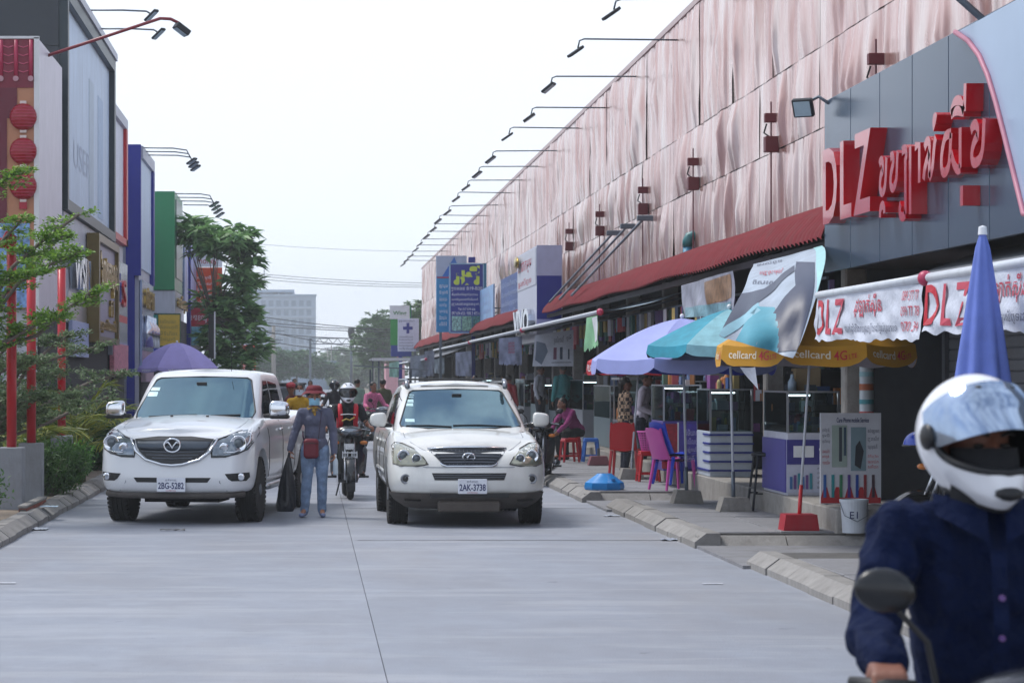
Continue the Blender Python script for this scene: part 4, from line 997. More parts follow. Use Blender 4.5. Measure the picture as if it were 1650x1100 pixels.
def mirror(parent, x, y, z, side, m, w=.24, h=.17, d=.12, low=None):
    def fn(u, v):
        a = 2 * pi * u; b = -pi / 2 + pi * v
        sx = abs(cos(b)) ** .55 * math.copysign(abs(cos(a)) ** .6, cos(a)); sy = abs(cos(b)) ** .55 * math.copysign(abs(sin(a)) ** .6, sin(a)); sz = math.copysign(abs(sin(b)) ** .6, sin(b))
        taper = 1 - .18 * sz
        return (x + side * (w / 2) + sx * w / 2, y + sy * d / 2 * (1.0 if sy < 0 else .6), z + sz * h / 2 * (1 - .14 * side * sx))
    mb = MB(); mb.grid(fn, 28, 16, True); o = mb.build('wing_mirror', m, parent, smooth=True)
    a = MB(); a.box((x + side * .01, y + .01, z - h * .42), (.16, .07, .05), bev=.012); a.build('mirror_arm', M_black, o)
    if low:
        a = MB(); a.box((x + side * w * .5, y + .005, z - h * .45), (w * .96, d * .95, h * .28), bev=.02); a.build('mirror_base', M_black, o)
    g_ = MB(); g_.box((x + side * w * .5, y + d * .32, z), (w * .8, .006, h * .75), bev=.002); g_.build('mirror_glass', M_glasss, o)
    return o

def plate(parent, x, y, z, w, h, code, khmer):
    mb = MB(); mb.box((x, y, z), (w, .014, h), bev=.004); p = mb.build('number_plate', M_plate, parent)
    text(p, 'lettering', code, M_text_b, (x - w * .45, y - .0095, z - h * .30), w * .9, h * .46, world=False, bold=.02)
    text(p, 'lettering', khmer, M_text_b, (x - w * .2, y - .0095, z + h * .24), w * .4, h * .18, world=False)
    text(p, 'lettering', 'CAMBODIA', flat('#a8323a', .5), (x - w * .18, y - .0095, z - h * .46), w * .36, h * .09, world=False)

def wiper(parent, bvh, pts):
    P = surf_pts(bvh, pts, .022); mb = MB(); mb.tube(P, .009, 6); mb.build('wiper', M_black, parent)

def sticker(parent, bvh, x0, z0, x1, z1, m):
    patch(bvh, [(x0, z0), (x1, z0), (x1, z1), (x0, z1)], 'y', .0085).build('sticker', m, parent)
M_stick = flat('#bfe0e6', .4)

# ------------------------------------------------------------------ pickup truck
def pickup(loc, rz):
    t = thing('pickup_truck', 'white double-cab pickup truck with black grille beside the planted verge', 'pickup truck', loc, rz)
    W, Lg = .925, 5.30
    pl = rounded_plan(W, Lg, .30, .12, .13)
    zb = interp([(0, .36), (.5, .38), (1.0, .42), (4.6, .46), (5.3, .52)])
    zt = interp([(0, 1.06), (.15, 1.10), (.6, 1.17), (1.25, 1.235), (1.7, 1.24), (3.4, 1.22), (3.55, 1.25), (5.3, 1.27)])
    cr = interp([(0, .02), (.3, .06), (.9, .07), (1.3, .06), (1.8, .02), (5.3, .02)])
    prof = [(.10, .12, .1, 0), (.05, .06, .05, .03), (.022, .02, .01, .10), (.006, .0, 0, .22), (0, .012, 0, .36), (.006, .03, 0, .5), (.0, .045, 0, .62), (.01, .07, 0, .76), (.03, .11, .01, .87), (.06, .16, .02, .94), (.10, .23, .04, .985), (.15, .32, .06, 1.0)]
    vs, fs = dense(*shell(pl, prof, zb, zt, cr)); bv = bvh_of(vs, fs)
    R = .385; yf, yr = .93, 4.15; zc = R
    cuts = [cyl_cut(s * .60, s * 1.05, y, zc + .02, .475) for s in (-1, 1) for y in (yf, yr)]
    body = finish_shell('body', vs, fs, M_carw, t, cuts)
    gp = [(-.0 + x * 0, y) for x, y in []]
    # cabin
    Wc = .80; plc = [(x, y + 1.20) for x, y in rounded_plan(Wc, 2.42, .22, .12, .10)]
    gz0 = lambda y: 1.20; gz1 = interp([(1.2, 1.79), (2.0, 1.80), (3.6, 1.78)])
    profc = [(-.015, 0, 0, 0), (.0, .04, .0, .05), (.025, .22, .03, .25), (.05, .44, .06, .5), (.085, .66, .10, .75), (.115, .82, .14, .92), (.15, .90, .19, .985), (.20, .98, .25, 1.0)]
    cv, cf = dense(*shell(plc, profc, gz0, gz1, .035)); bc = bvh_of(cv, cf); cab = finish_shell('cab', cv, cf, M_carw, t)
    ws = [(-.72, 1.235), (.72, 1.235), (.735, 1.30), (.60, 1.69), (.55, 1.715), (0, 1.73), (-.55, 1.715), (-.60, 1.69), (-.735, 1.30)]
    w_ = patch(bc, ws, 'y', .006, .05).build('windscreen', M_glassd, t, smooth=True)
    fr_ = surf_pts(bc, ws + [ws[0]], .006); mb = MB(); mb.tube(fr_, .011, 6, False); mb.build('windscreen_seal', M_black, w_, smooth=True)
    sticker(w_, bc, -.64, 1.56, -.52, 1.60, M_stick); sticker(w_, bc, -.66, 1.49, -.53, 1.545, M_stick)
    mb = MB(); p_ = surf_pts(bc, [(0, 1.64)], .012)[0]; mb.box(p_, (.13, .02, .05), bev=.006); mb.build('rear_view_mirror', M_black, w_)
    wiper(w_, bc, [(-.55, 1.245), (-.2, 1.262), (.05, 1.27)]); wiper(w_, bc, [(.0, 1.25), (.3, 1.262), (.58, 1.27)])
    for ax, nm in (('+x', 1), ('-x', -1)):
        patch(bc, [(1.66, 1.27), (2.42, 1.28), (2.42, 1.68), (2.16, 1.68), (1.72, 1.36)], ax, .005, .07).build('side_window', M_glasss, t, smooth=True)
        patch(bc, [(2.50, 1.28), (3.18, 1.30), (3.12, 1.64), (2.50, 1.68)], ax, .005, .07).build('side_window', M_glasss, t, smooth=True)
        # doors: shut lines and handles on the body side
        for y in (1.42, 2.46, 3.42):
            mb = MB(); pts = [bv.ray_cast(Vector((nm * 3, y, z)), Vector((-nm, 0, 0)))[0] for z in np.linspace(.52, 1.19, 8)]
            mb.tube([p + Vector((nm * .001, 0, 0)) for p in pts if p], .006, 5); mb.build('door_gap', M_black, body)
        for y in (2.28, 3.26):
            p = bv.ray_cast(Vector((nm * 3, y, 1.08)), Vector((-nm, 0, 0)))[0]; mb = MB(); mb.box(p + Vector((nm * .02, 0, 0)), (.03, .17, .035), bev=.01); mb.build('door_handle', M_chrome, body)
        sb = MB(); sb.tube([(nm * .86, 1.45, .40), (nm * .88, 1.55, .40), (nm * .88, 3.45, .42), (nm * .86, 3.55, .42)], .045, 10); sb.build('side_step', M_alu, t, smooth=True)
    bn = patch(bv, [(-.70, .95), (.70, .95), (.70, 1.0), (-.70, 1.0)], 'y')
    # grille
    gr = [(-.47, 1.005), (-.2, 1.035), (.2, 1.035), (.47, 1.005), (.40, .86), (.30, .775), (.12, .725), (0, .715), (-.12, .725), (-.30, .775), (-.40, .86)]
    G = patch(bv, gr, 'y', .012, .04, .03).build('grille', mat('grille_black', '#1b1d21', .35, var=.2), t)
    lo = [(-.52, 1.01), (-.44, .86), (-.32, .765), (-.12, .708), (0, .698), (.12, .708), (.32, .765), (.44, .86), (.52, 1.01)]
    mb = MB(); mb.tube(surf_pts(bv, lo, .018), .016, 8); mb.build('chrome_frame', M_chrome, G, smooth=True)
    mb = patch(bv, [(-.455, .975), (0, .985), (.455, .975), (.42, .895), (.3, .875), (-.3, .875), (-.42, .895)], 'y', .024, .05, .02); mb.build('grille_bar', mat('gunmetal', '#4b525b', .3, metal=.7), G, smooth=True)
    for z, w in ((.89, .40), (.85, .37), (.81, .31), (.775, .24)):
        mb = MB(); mb.tube(surf_pts(bv, [(-w, z + .01), (0, z), (w, z + .01)], .017), .006, 6); mb.build('grille_slat', M_slat, G)
    mb = MB(); c = surf_pts(bv, [(0, .93)], .045)[0]
    mb.tube([c + Vector((.095 * cos(a), 0, .078 * sin(a))) for a in np.linspace(0, 2 * pi, 29)], .013, 8, False); mb.build('emblem_ring', M_chrome, G, smooth=True)
    mb = MB(); mb.tube([c + Vector(p) for p in ((-.088, 0, .022), (-.05, 0, .038), (-.025, 0, .01), (0, 0, -.034), (.025, 0, .01), (.05, 0, .038), (.088, 0, .022))], [.006, .014, .012, .012, .012, .014, .006], 8); mb.build('emblem_wings', M_chrome, G, smooth=True)
    mb = MB(); mb.lathe([(0, -.01), (.10, -.01), (.10, .01), (0, .01)], (c.x, c.y + .03, c.z), 'y', 24); mb.build('emblem_backing', M_black, G)
    # headlamps
    hl = [(.475, .985), (.60, 1.03), (.74, 1.095), (.875, 1.125), (.898, 1.06), (.895, .95), (.86, .885), (.76, .835), (.62, .80), (.46, .795), (.455, .86)]
    for s in (1, -1):
        pol = hl if s > 0 else sym(hl)
        H = patch(bv, pol, 'y', .006, .03, .02).build('headlamp', M_lens, t, smooth=True)
        e = surf_pts(bv, [(s * .76, .95)], .012)[0]
        mb = MB(); mb.lathe([(.0, .0), (.085, -.012), (.095, -.02), (.10, .0)], tuple(e), 'y', 24); mb.build('bulb_bowl', M_lamp, H, smooth=True)
        mb = MB(); mb.lathe([(0, -.03), (.045, -.026), (.05, 0)], tuple(e), 'y', 20); mb.build('projector', mat('projector_glass', '#5b666e', .05, spec=.9), H, smooth=True)
        e2 = surf_pts(bv, [(s * .60, .91)], .012)[0]; mb = MB(); mb.lathe([(.0, .0), (.05, -.01), (.055, .01)], tuple(e2), 'y', 20); mb.build('side_bulb', M_lamp, H, smooth=True)
        mb = MB(); mb.tube(surf_pts(bv, pol + [pol[0]], .008), .009, 6, False); mb.build('lamp_surround', mat('lamp_seal', '#2a2e33', .3), H, smooth=True)
        mb = MB(); mb.tube(surf_pts(bv, [(s * .60, .845), (s * .72, .85), (s * .82, .89), (s * .87, .97), (s * .86, 1.06)], .012), .01, 6); mb.build('lamp_brow', M_chrome, H, smooth=True)
        fg = [(.62, .60), (.88, .615), (.885, .56), (.85, .515), (.70, .515), (.66, .54)]
        F_ = patch(bv, fg if s > 0 else sym(fg), 'y', .006, .04, .015).build('fog_lamp', M_black, t)
        e = surf_pts(bv, [(s * .80, .565)], .012)[0]; mb = MB(); mb.lathe([(0, -.014), (.03, -.016), (.042, -.012), (.045, .01)], tuple(e), 'y', 20); mb.build('fog_lens', M_lamp, F_, smooth=True)
        bl = surf_pts(bv, [(s * .64, .40), (s * .56, .50), (s * .56, .52)], .0); mb = MB(); mb.tube([p + Vector((0, 0, 0)) for p in bl], .006, 5); mb.build('bumper_crease', mat('gap_grey', '#8f949b', .5), body)
    lg = [(-.46, .555), (.46, .555), (.42, .50), (-.42, .50)]
    patch(bv, lg, 'y', .006, .04, .012).build('lower_intake', M_black, t)
    vb = MB(); vb.tube([(-.82, .26, .36), (-.6, .10, .345), (0, .045, .34), (.6, .10, .345), (.82, .26, .36)], .035, 8); vb.build('lower_lip', M_lowtrim, t, smooth=True)
    p = surf_pts(bv, [(0, .49)], .02)[0]; plate(t, 0, p.y - .01, .475, .34, .165, '2BG-5282', 'ភ្នំពេញ')
    for s in (1, -1):
        mirror(t, s * .90, 1.55, 1.335, s, M_chrome, .25, .20, .16, low=True)
        pts = [bv.ray_cast(Vector((s * x, y, 4)), Vector((0, 0, -1)))[0] for x, y in ((.70, 1.25), (.72, .9), (.70, .6), (.62, .40))]
        mb = MB(); mb.tube([q + Vector((0, 0, .0)) for q in pts if q], .005, 5); mb.build('bonnet_gap', mat('gap_grey', '#8f949b', .5), body)
        q = bv.ray_cast(Vector((s * .22, 1.08, 4)), Vector((0, 0, -1)))[0]; mb = MB(); mb.box(q + Vector((0, 0, .006)), (.035, .04, .018), bev=.006); mb.build('washer_jet', M_black, body)
        for y in (yf, yr): wheel(t, s * .775, y, R, .26, s)
    ch = MB(); ch.ext(-.56, .56, .35, 5.1, .30, .5); ch.ext(-.45, .45, .6, 1.3, .24, .4); ch.tube([(-.7, yf, R), (.7, yf, R)], .05, 8); ch.tube([(-.7, yr, R), (.7, yr, R)], .06, 8); ch.sphere((0.1, yr, R), .14, 12, 8); ch.build('chassis', M_under2, t)
    an = MB(); an.tube([(.35, 1.98, 1.80), (.35, 2.0, 2.15)], .004, 5); an.build('aerial', M_black, t)
    return t
PICK = pickup((-1.62, 28.2, 0), radians(-8.5))

# ------------------------------------------------------------------ SUV
def suv(loc, rz):
    t = thing('suv_car', 'pearl white SUV with roof rails and dusty lower bumper, facing the camera', 'car', loc, rz)
    W, Lg = .922, 4.72
    pl = rounded_plan(W, Lg, .36, .3, .16)
    zb = interp([(0, .33), (.4, .31), (1.0, .33), (4.4, .36), (4.72, .42)])
    zt = interp([(0, .86), (.1, .90), (.4, .985), (.8, 1.05), (1.15, 1.095), (1.6, 1.12), (4.72, 1.16)])
    cr = interp([(0, .02), (.3, .07), (.8, .075), (1.2, .06), (1.8, .02), (5.3, .02)])
    prof = [(.16, .16, .12, 0), (.08, .08, .06, .04), (.035, .03, .02, .12), (.012, .0, 0, .24), (.004, .0, 0, .36), (0, .02, 0, .48), (.002, .045, 0, .60), (.012, .075, 0, .74), (.035, .12, .01, .86), (.07, .18, .02, .94), (.11, .26, .04, .985), (.16, .36, .06, 1.0)]
    vs, fs = dense(*shell(pl, prof, zb, zt, cr)); bv = bvh_of(vs, fs)
    R = .355; yf, yr = .90, 3.615
    cuts = [cyl_cut(s * .62, s * 1.05, y, R + .015, .425) for s in (-1, 1) for y in (yf, yr)]
    body = finish_shell('body', vs, fs, M_carp, t, cuts)
    Wc = .80; plc = [(x, y + 1.02) for x, y in rounded_plan(Wc, 3.45, .24, .3, .14)]
    gz0 = lambda y: 1.06; gz1 = interp([(1.0, 1.61), (2.2, 1.645), (3.4, 1.62), (4.5, 1.55)])
    profc = [(-.03, -.02, 0, 0), (.0, .05, .03, .05), (.03, .30, .10, .25), (.06, .60, .2, .5), (.10, .88, .32, .75), (.135, 1.06, .44, .92), (.17, 1.15, .52, .985), (.23, 1.25, .6, 1.0)]
    cv, cf = dense(*shell(plc, profc, gz0, gz1, .04)); bc = bvh_of(cv, cf); cab = finish_shell('cabin', cv, cf, M_carp, t)
    ws = [(-.715, 1.135), (-.4, 1.115), (.4, 1.115), (.715, 1.135), (.725, 1.17), (.575, 1.535), (.53, 1.56), (0, 1.578), (-.53, 1.56), (-.575, 1.535), (-.725, 1.17)]
    w_ = patch(bc, ws, 'y', .006, .05).build('windscreen', M_glassd, t, smooth=True)
    mb = MB(); mb.tube(surf_pts(bc, ws + [ws[0]], .006), .010, 6, False); mb.build('windscreen_seal', M_black, w_, smooth=True)
    for a in ((-.60, 1.50, -.52, 1.515), (-.62, 1.475, -.53, 1.488), (-.63, 1.42, -.535, 1.455), (-.64, 1.375, -.545, 1.41), (-.66, 1.19, -.55, 1.225)): sticker(w_, bc, *a, M_stick)
    mb = MB(); p_ = surf_pts(bc, [(0, 1.50)], .012)[0]; mb.box(p_, (.12, .02, .045), bev=.006); mb.build('rear_view_mirror', M_black, w_)
    wiper(w_, bc, [(-.66, 1.145), (-.4, 1.15), (-.12, 1.135)]); wiper(w_, bc, [(-.1, 1.15), (.2, 1.155), (.60, 1.135)])
    for ax, nm in (('+x', 1), ('-x', -1)):
        patch(bc, [(1.60, 1.13), (2.42, 1.14), (2.42, 1.54), (2.25, 1.545), (1.95, 1.44)], ax, .005, .07).build('side_window', M_glasss, t, smooth=True)
        patch(bc, [(2.52, 1.14), (3.35, 1.16), (3.2, 1.50), (2.52, 1.54)], ax, .005, .07).build('side_window', M_glasss, t, smooth=True)
        for y in (1.36, 2.46, 3.3):
            mb = MB(); pts = [bv.ray_cast(Vector((nm * 3, y, z)), Vector((-nm, 0, 0)))[0] for z in np.linspace(.42, 1.04, 8)]
            mb.tube([p + Vector((nm * .001, 0, 0)) for p in pts if p], .005, 5); mb.build('door_gap', M_black, body)
        for y in (2.3, 3.15):
            p = bv.ray_cast(Vector((nm * 3, y, .95)), Vector((-nm, 0, 0)))[0]; mb = MB(); mb.box(p + Vector((nm * .02, 0, 0)), (.03, .17, .035), bev=.01); mb.build('door_handle', M_carp, body)
        tr = MB(); pts = [bv.ray_cast(Vector((nm * 3, y, .60)), Vector((-nm, 0, 0)))[0] for y in np.linspace(1.4, 3.2, 8)]
        tr.tube([p for p in pts if p], .02, 6); tr.build('door_moulding', M_carp, body)
        rail = [(nm * .60, 1.98, 1.60), (nm * .605, 2.06, 1.66), (nm * .61, 2.2, 1.685), (nm * .61, 3.6, 1.68), (nm * .58, 3.8, 1.60)]
        mb = MB(); mb.tube(rail, [.03, .032, .024, .024, .03], 8); mb.build('roof_rail', mat('silver_rail', '#8f949b', .3, metal=.8), t, smooth=True)
    mb = MB(); mb.tube([(-.60, 2.35, 1.70), (.60, 2.35, 1.70)], .02, 8, flatz=.6); mb.build('cross_bar', M_black, t)
    mb = MB(); mb.tube([(-.60, 3.2, 1.70), (.60, 3.2, 1.70)], .02, 8, flatz=.6); mb.build('cross_bar', M_black, t)
    sr = [bc.ray_cast(Vector((x, y, 4)), Vector((0, 0, -1)))[0] for x, y in ((-.42, 2.25), (.42, 2.25), (.42, 2.9), (-.42, 2.9))]
    mb = MB(); mb.add([p + Vector((0, 0, .012)) for p in sr], [(0, 1, 2, 3)]); mb.build('sunroof', M_glasss, t)
    # grille
    gr = [(-.435, .885), (0, .90), (.435, .885), (.43, .86), (.30, .725), (.26, .712), (-.26, .712), (-.30, .725), (-.43, .86)]
    G = patch(bv, gr, 'y', .010, .04, .03).build('grille', mat('grille_grey', '#30343b', .3, metal=.4, var=.2), t)
    for z, w in ((.868, .40), (.838, .38), (.808, .35), (.778, .32), (.748, .29)):
        mb = MB(); mb.tube(surf_pts(bv, [(-w, z), (0, z + .004), (w, z)], .018), .0075, 6); mb.build('grille_slat', M_slat, G)
    for k in range(17):
        x = -.36 + .045 * k; z0 = .725 + max(0, abs(x) - .27) * 1.05
        mb = MB(); mb.tube(surf_pts(bv, [(x, z0), (x, .885)], .013), .004, 5); mb.build('grille_bar', M_slat, G)
    mb = MB(); mb.tube(surf_pts(bv, [(-.46, .895), (-.2, .912), (0, .915), (.2, .912), (.46, .895)], .014), .014, 8); mb.build('chrome_strip', M_chrome, G, smooth=True)
    mb = MB(); mb.tube(surf_pts(bv, [(-.44, .875), (-.31, .72), (-.26, .703), (.26, .703), (.31, .72), (.44, .875)], .014), .010, 8); mb.build('chrome_frame', M_chrome, G, smooth=True)
    c = surf_pts(bv, [(0, .805)], .035)[0]
    mb = MB(); mb.tube([c + Vector((.07 * cos(a), 0, .046 * sin(a))) for a in np.linspace(0, 2 * pi, 29)], .009, 8, False); mb.build('emblem_ring', M_chrome, G, smooth=True)
    mb = MB(); mb.tube([c + Vector(p) for p in ((.018, 0, .032), (-.02, 0, -.004), (-.034, 0, -.022), (.03, 0, -.022), (.056, 0, -.018))], [.006, .01, .01, .009, .006], 8); mb.build('emblem_letter', M_chrome, G, smooth=True)
    hl = [(.47, .725), (.52, .80), (.62, .90), (.74, .955), (.83, .965), (.865, .93), (.87, .83), (.865, .725), (.78, .70), (.60, .70)]
    for s in (1, -1):
        pol = hl if s > 0 else sym(hl)
        H = patch(bv, pol, 'y', .006, .03, .02).build('headlamp', M_lensold, t, smooth=True)
        for x, z, r in ((.745, .815, .075), (.60, .785, .058)):
            e = surf_pts(bv, [(s * x, z)], .010)[0]
            mb = MB(); mb.lathe([(.0, .0), (r * .85, -.01), (r * .95, -.016), (r, .0)], tuple(e), 'y', 24); mb.build('bulb_bowl', M_lamp, H, smooth=True)
            mb = MB(); mb.lathe([(0, -.024), (r * .5, -.02), (r * .55, 0)], tuple(e), 'y', 20); mb.build('projector', mat('projector_glass', '#5b666e', .05, spec=.9), H, smooth=True)
        mb = MB(); mb.tube(surf_pts(bv, pol + [pol[0]], .006), .007, 6, False); mb.build('lamp_surround', mat('lamp_seal', '#2a2e33', .3), H, smooth=True)
        e = surf_pts(bv, [(s * .73, .555)], .006)[0]
        F_ = MB(); F_.lathe([(0, -.004), (.046, -.006), (.055, -.012), (.06, .02)], tuple(e), 'y', 24); F_ = F_.build('fog_lamp', mat('fog_ring', '#8d9096', .35, metal=.6), t, smooth=True)
        mb = MB(); mb.lathe([(0, -.016), (.03, -.016), (.034, 0)], tuple(e), 'y', 20); mb.build('fog_lens', M_glasss, F_, smooth=True)
        pts = [bv.ray_cast(Vector((s * x, y, 4)), Vector((0, 0, -1)))[0] for x, y in ((.70, 1.15), (.70, .85), (.64, .6), (.54, .42), (.48, .33))]
        mb = MB(); mb.tube([q for q in pts if q], .005, 5); mb.build('bonnet_gap', mat('gap_grey', '#8f949b', .5), body)
        li = [(.52, .385), (.76, .39), (.74, .30), (.56, .30)]
        Q = patch(bv, li if s > 0 else sym(li), 'y', .012, .04, .01).build('air_vent', M_black, t)
        for k in range(4):
            mb = MB(); mb.tube(surf_pts(bv, [(s * .54, .315 + k * .02), (s * .74, .32 + k * .02)], .016), .004, 5); mb.build('vent_slat', M_slat, Q)
        mirror(t, s * .885, 1.48, 1.215, s, M_carp, .20, .165, .13)
        for y in (yf, yr): wheel(t, s * .785, y, R, .235, s, 5)
    mb = MB(); mb.tube(surf_pts(bv, [(-.80, .70), (-.5, .69), (-.3, .69), (0, .688), (.3, .69), (.5, .69), (.80, .70)], .001), .006, 6); mb.build('bumper_gap', mat('gap_grey', '#8f949b', .5), body)
    slot = [(-.43, .625), (.43, .625), (.42, .56), (-.40, .545), (.40, .545)][:2] + [(.40, .545), (-.40, .545)]
    S_ = patch(bv, slot, 'y', .006, .04, .015).build('lower_grille', M_black, t)
    for z in (.60, .575):
        mb = MB(); mb.tube(surf_pts(bv, [(-.41, z), (0, z), (.41, z)], .012), .005, 5); mb.build('grille_slat', M_slat, S_)
    # dusty grey lower bumper and sump guard
    lowp = [(-.86, .40), (-.5, .385), (.5, .385), (.86, .40), (.80, .24), (.45, .19), (-.45, .19), (-.80, .24)]
    pls = [(x * .985, y + .02) for x, y in rounded_plan(.92, 1.0, .36, .1, .16)]
    lv_, lf_ = shell(pls, [(.12, .22, .1, 0), (.05, .1, .05, .3), (.01, .02, 0, .7), (0, 0, 0, 1)], interp([(0, .20), (.25, .22), (.5, .29), (1, .33)]), lambda y: .395, 0)
    lcuts = [cyl_cut(s * .60, s * 1.05, yf, R + .015, .425) for s in (-1, 1)]
    lb = finish_shell('lower_bumper', lv_, lf_, M_lowtrim, t, lcuts, 0)
    mb = MB(); mb.box((0, .10, .245), (.72, .10, .13), (.25, 0, 0), bev=.02); mb.build('sump_guard', mat('dusty_brown_plate', '#57504a', .7, var=.2), t)
    mb = MB(); mb.ext(-.45, .45, .012, .06, .345, .39); mb.build('lower_intake', M_black, t)
    p = surf_pts(bv, [(0, .47)], .02)[0]; plate(t, 0.03, p.y - .01, .475, .335, .17, '2AK-3738', 'ភ្នំពេញ')
    ch = MB(); ch.ext(-.58, .58, .35, 4.5, .24, .5); ch.tube([(-.7, yf, R), (.7, yf, R)], .05, 8); ch.tube([(-.7, yr, R), (.7, yr, R)], .05, 8); ch.build('chassis', M_under2, t)
    return t
CAR = suv((1.83, 27.75, 0), radians(1.0))

# ------------------------------------------------------------------ motorcycles
def motorbike(label, loc, rz, body_col='#15171b', rack=False, steer=0.0, wheelcol=None, mirror_col='#14161a'):
    """small underbone motorbike, front wheel towards local -y, origin under the rear wheel's mid-line centre"""
    t = thing('motorbike', label, 'motorbike', loc, rz)
    Mb = mat('bike_plastic_' + body_col.strip('#'), body_col, .25, var=.08, coat=.5); Mr = wheelcol or M_alu
    R = .285; yf, yr = -.62, .60
    def whl(y, w):
        mb = MB(); mb.lathe([(R - .055, -w / 2), (R - .03, -w * .62), (R - .008, -w * .35), (R, 0), (R - .008, w * .35), (R - .03, w * .62), (R - .055, w / 2)], (0, y, R), 'x', 36); ty = mb.build('wheel', M_rubber, t, smooth=True)
        rm = MB(); rm.lathe([(R - .075, -.02), (R - .05, -.025), (R - .05, .025), (R - .075, .02)], (0, y, R), 'x', 32)
        for k in range(6):
            a = 2 * pi * k / 6; Rm = Matrix.Rotation(-a, 3, 'X'); rm.box(Vector((0, y + sin(a) * R * .4, R + cos(a) * R * .4)), (.022, .03, R * .72), Rm, bev=.004)
        rm.lathe([(0, -.05), (.045, -.05), (.045, .05), (0, .05)], (0, y, R), 'x', 14); rm.build('rim', Mr, ty)
    whl(yf, .075); whl(yr, .085)
    top = (0, -.36, .93)
    for s in (-1, 1):
        mb = MB(); mb.tube([(s * .065, yf, R), (s * .065, -.50, .60)], .022, 8); mb.tube([(s * .065, -.52, .56), (s * .06, -.40, .85)], .017, 8); mb.build('fork', M_alu, t, smooth=True)
        mb = MB(); mb.tube([(s * .07, yr, R), (s * .07, .1, .34)], .02, 6); mb.build('swing_arm', M_dsteel, t)
        mb = MB(); mb.tube([(s * .11, yr - .02, R + .03), (s * .11, .48, .68)], .02, 8); mb.build('shock_absorber', M_alu, t)
        mb = MB(); mb.tube([(s * .24, -.335, .985), (s * .355, -.27, .985)], .019, 10); mb.build('grip', M_black, t, smooth=True)
        mb = MB(); mb.tube([(s * .18, -.36, .99), (s * .30, -.35, .975)], .006, 6); mb.build('brake_lever', M_alu, t)
        mb = MB(); mb.tube([(s * .20, -.345, .99), (s * .22, -.35, 1.08), (s * .30, -.38, 1.16)], .007, 6); st = mb.build('mirror_stem', M_black, t)
        mb = MB(); mb.sphere((s * .312, -.385, 1.185), (.062, .024, .044), 16, 8, Matrix.Rotation(s * -.15, 3, 'Y')); mb.build('mirror', mat('mirror_shell_' + mirror_col.strip('#'), mirror_col, .3), st, smooth=True)
        mb = MB(); mb.sphere((s * .20, -.475, .80), (.055, .05, .03), 12, 8); mb.build('indicator', flat('#c9742a', .2), t, smooth=True)
        # leg shield
        def ls(u, v, s=s):
            z = .36 + .56 * v; w = (.13 + .04 * sin(pi * v)) * u + .06; return (s * w, -.42 + .02 * v + .14 * u * u - .12 * (1 - v) * .4 + .03 * (1 - v), z)
        mb = MB(); mb.grid(ls, 6, 8); mb.build('leg_shield', Mb, t, smooth=True)
        mb = MB(); mb.tube([(s * .16, .02, .30), (s * .30, .02, .30)], .016, 8); mb.build('footrest', M_black, t)
    mb = MB(); mb.tube([(-.25, -.33, .985), (-.12, -.36, .96), (0, -.37, .95), (.12, -.36, .96), (.25, -.33, .985)], .014, 8); mb.build('handlebar', M_dsteel, t, smooth=True)
    mb = MB(); mb.sphere((0, -.42, .955), (.19, .11, .085), 20, 12); mb.build('handlebar_cowl', Mb, t, smooth=True)
    mb = MB(); mb.sphere((0, -.485, .955), (.135, .06, .052), 20, 10); mb.build('headlamp', M_lens, t, smooth=True)
    mb = MB(); mb.tube([(0, -.38, .92), (0, -.30, .60), (0, -.05, .48), (0, .30, .56)], [.07, .08, .09, .10], 10); mb.build('frame', Mb, t, smooth=True)
    def fend(u, v):
        a = radians(-70 + 190 * u); w = .058 * (2 * v - 1); r = R + .045 - .5 * abs(w) * .5
        return (w, yf - sin(a) * r * 1.0, R + cos(a) * r)
    mb = MB(); mb.grid(fend, 14, 4); mb.build('front_mudguard', Mb, t, smooth=True)
    mb = MB(); mb.box((0, -.10, .34), (.20, .26, .20), bev=.04); mb.lathe([(.0, -.14), (.085, -.14), (.085, .14), (0, .14)], (0, .02, .30), 'x', 18); mb.build('engine', M_dsteel, t)
    def seat(u, v):
        y = -.02 + .72 * u; w = .11 + .03 * sin(pi * u); a = pi * v; return (w * cos(a), y, .70 + .10 * sin(a) * (.75 + .25 * sin(pi * u)) + .05 * u)
    mb = MB(); mb.grid(seat, 14, 10); mb.build('seat', mat('seat_vinyl', '#18181a', .55, bump=.1), t, smooth=True)
    mb = MB(); mb.tube([(0, .0, .64), (0, .3, .66), (0, .75, .72)], [.10, .12, .06], 12, flatz=.85); mb.build('tail_fairing', Mb, t, smooth=True)
    mb = MB(); mb.sphere((0, .80, .71), (.07, .04, .04), 12, 8); mb.build('tail_lamp', M_letter, t, smooth=True)
    mb = MB(); mb.tube([(.10, -.05, .25), (.14, .2, .24), (.15, .45, .27), (.15, .80, .33)], [.018, .02, .045, .05], 10); mb.build('exhaust', M_chrome, t, smooth=True)
    mb = MB(); mb.grid(lambda u, v: ((v - .5) * .12, yr + sin(radians(-20 + 100 * u)) * (R + .05), R + cos(radians(-20 + 100 * u)) * (R + .05)), 8, 3); mb.build('rear_mudguard', M_black, t, smooth=True)
    mb = MB(); mb.tube([(-.10, .15, .28), (-.16, .22, .02)], .012, 6); mb.build('side_stand', M_dsteel, t)
    if rack:
        mb = MB()
        for z, w in ((.66, .10), (.60, .11)): mb.tube([(-w, -.53, z), (w, -.53, z)], .009, 6)
        for x in (-.1, -.03, .03, .1): mb.tube([(x, -.53, .58), (x, -.54, .68)], .008, 6)
        mb.build('front_rack', M_text_w, t)
        mb = MB(); mb.box((0, -.50, .745), (.14, .012, .09), bev=.004); mb.build('badge', M_chrome, t)
    return t
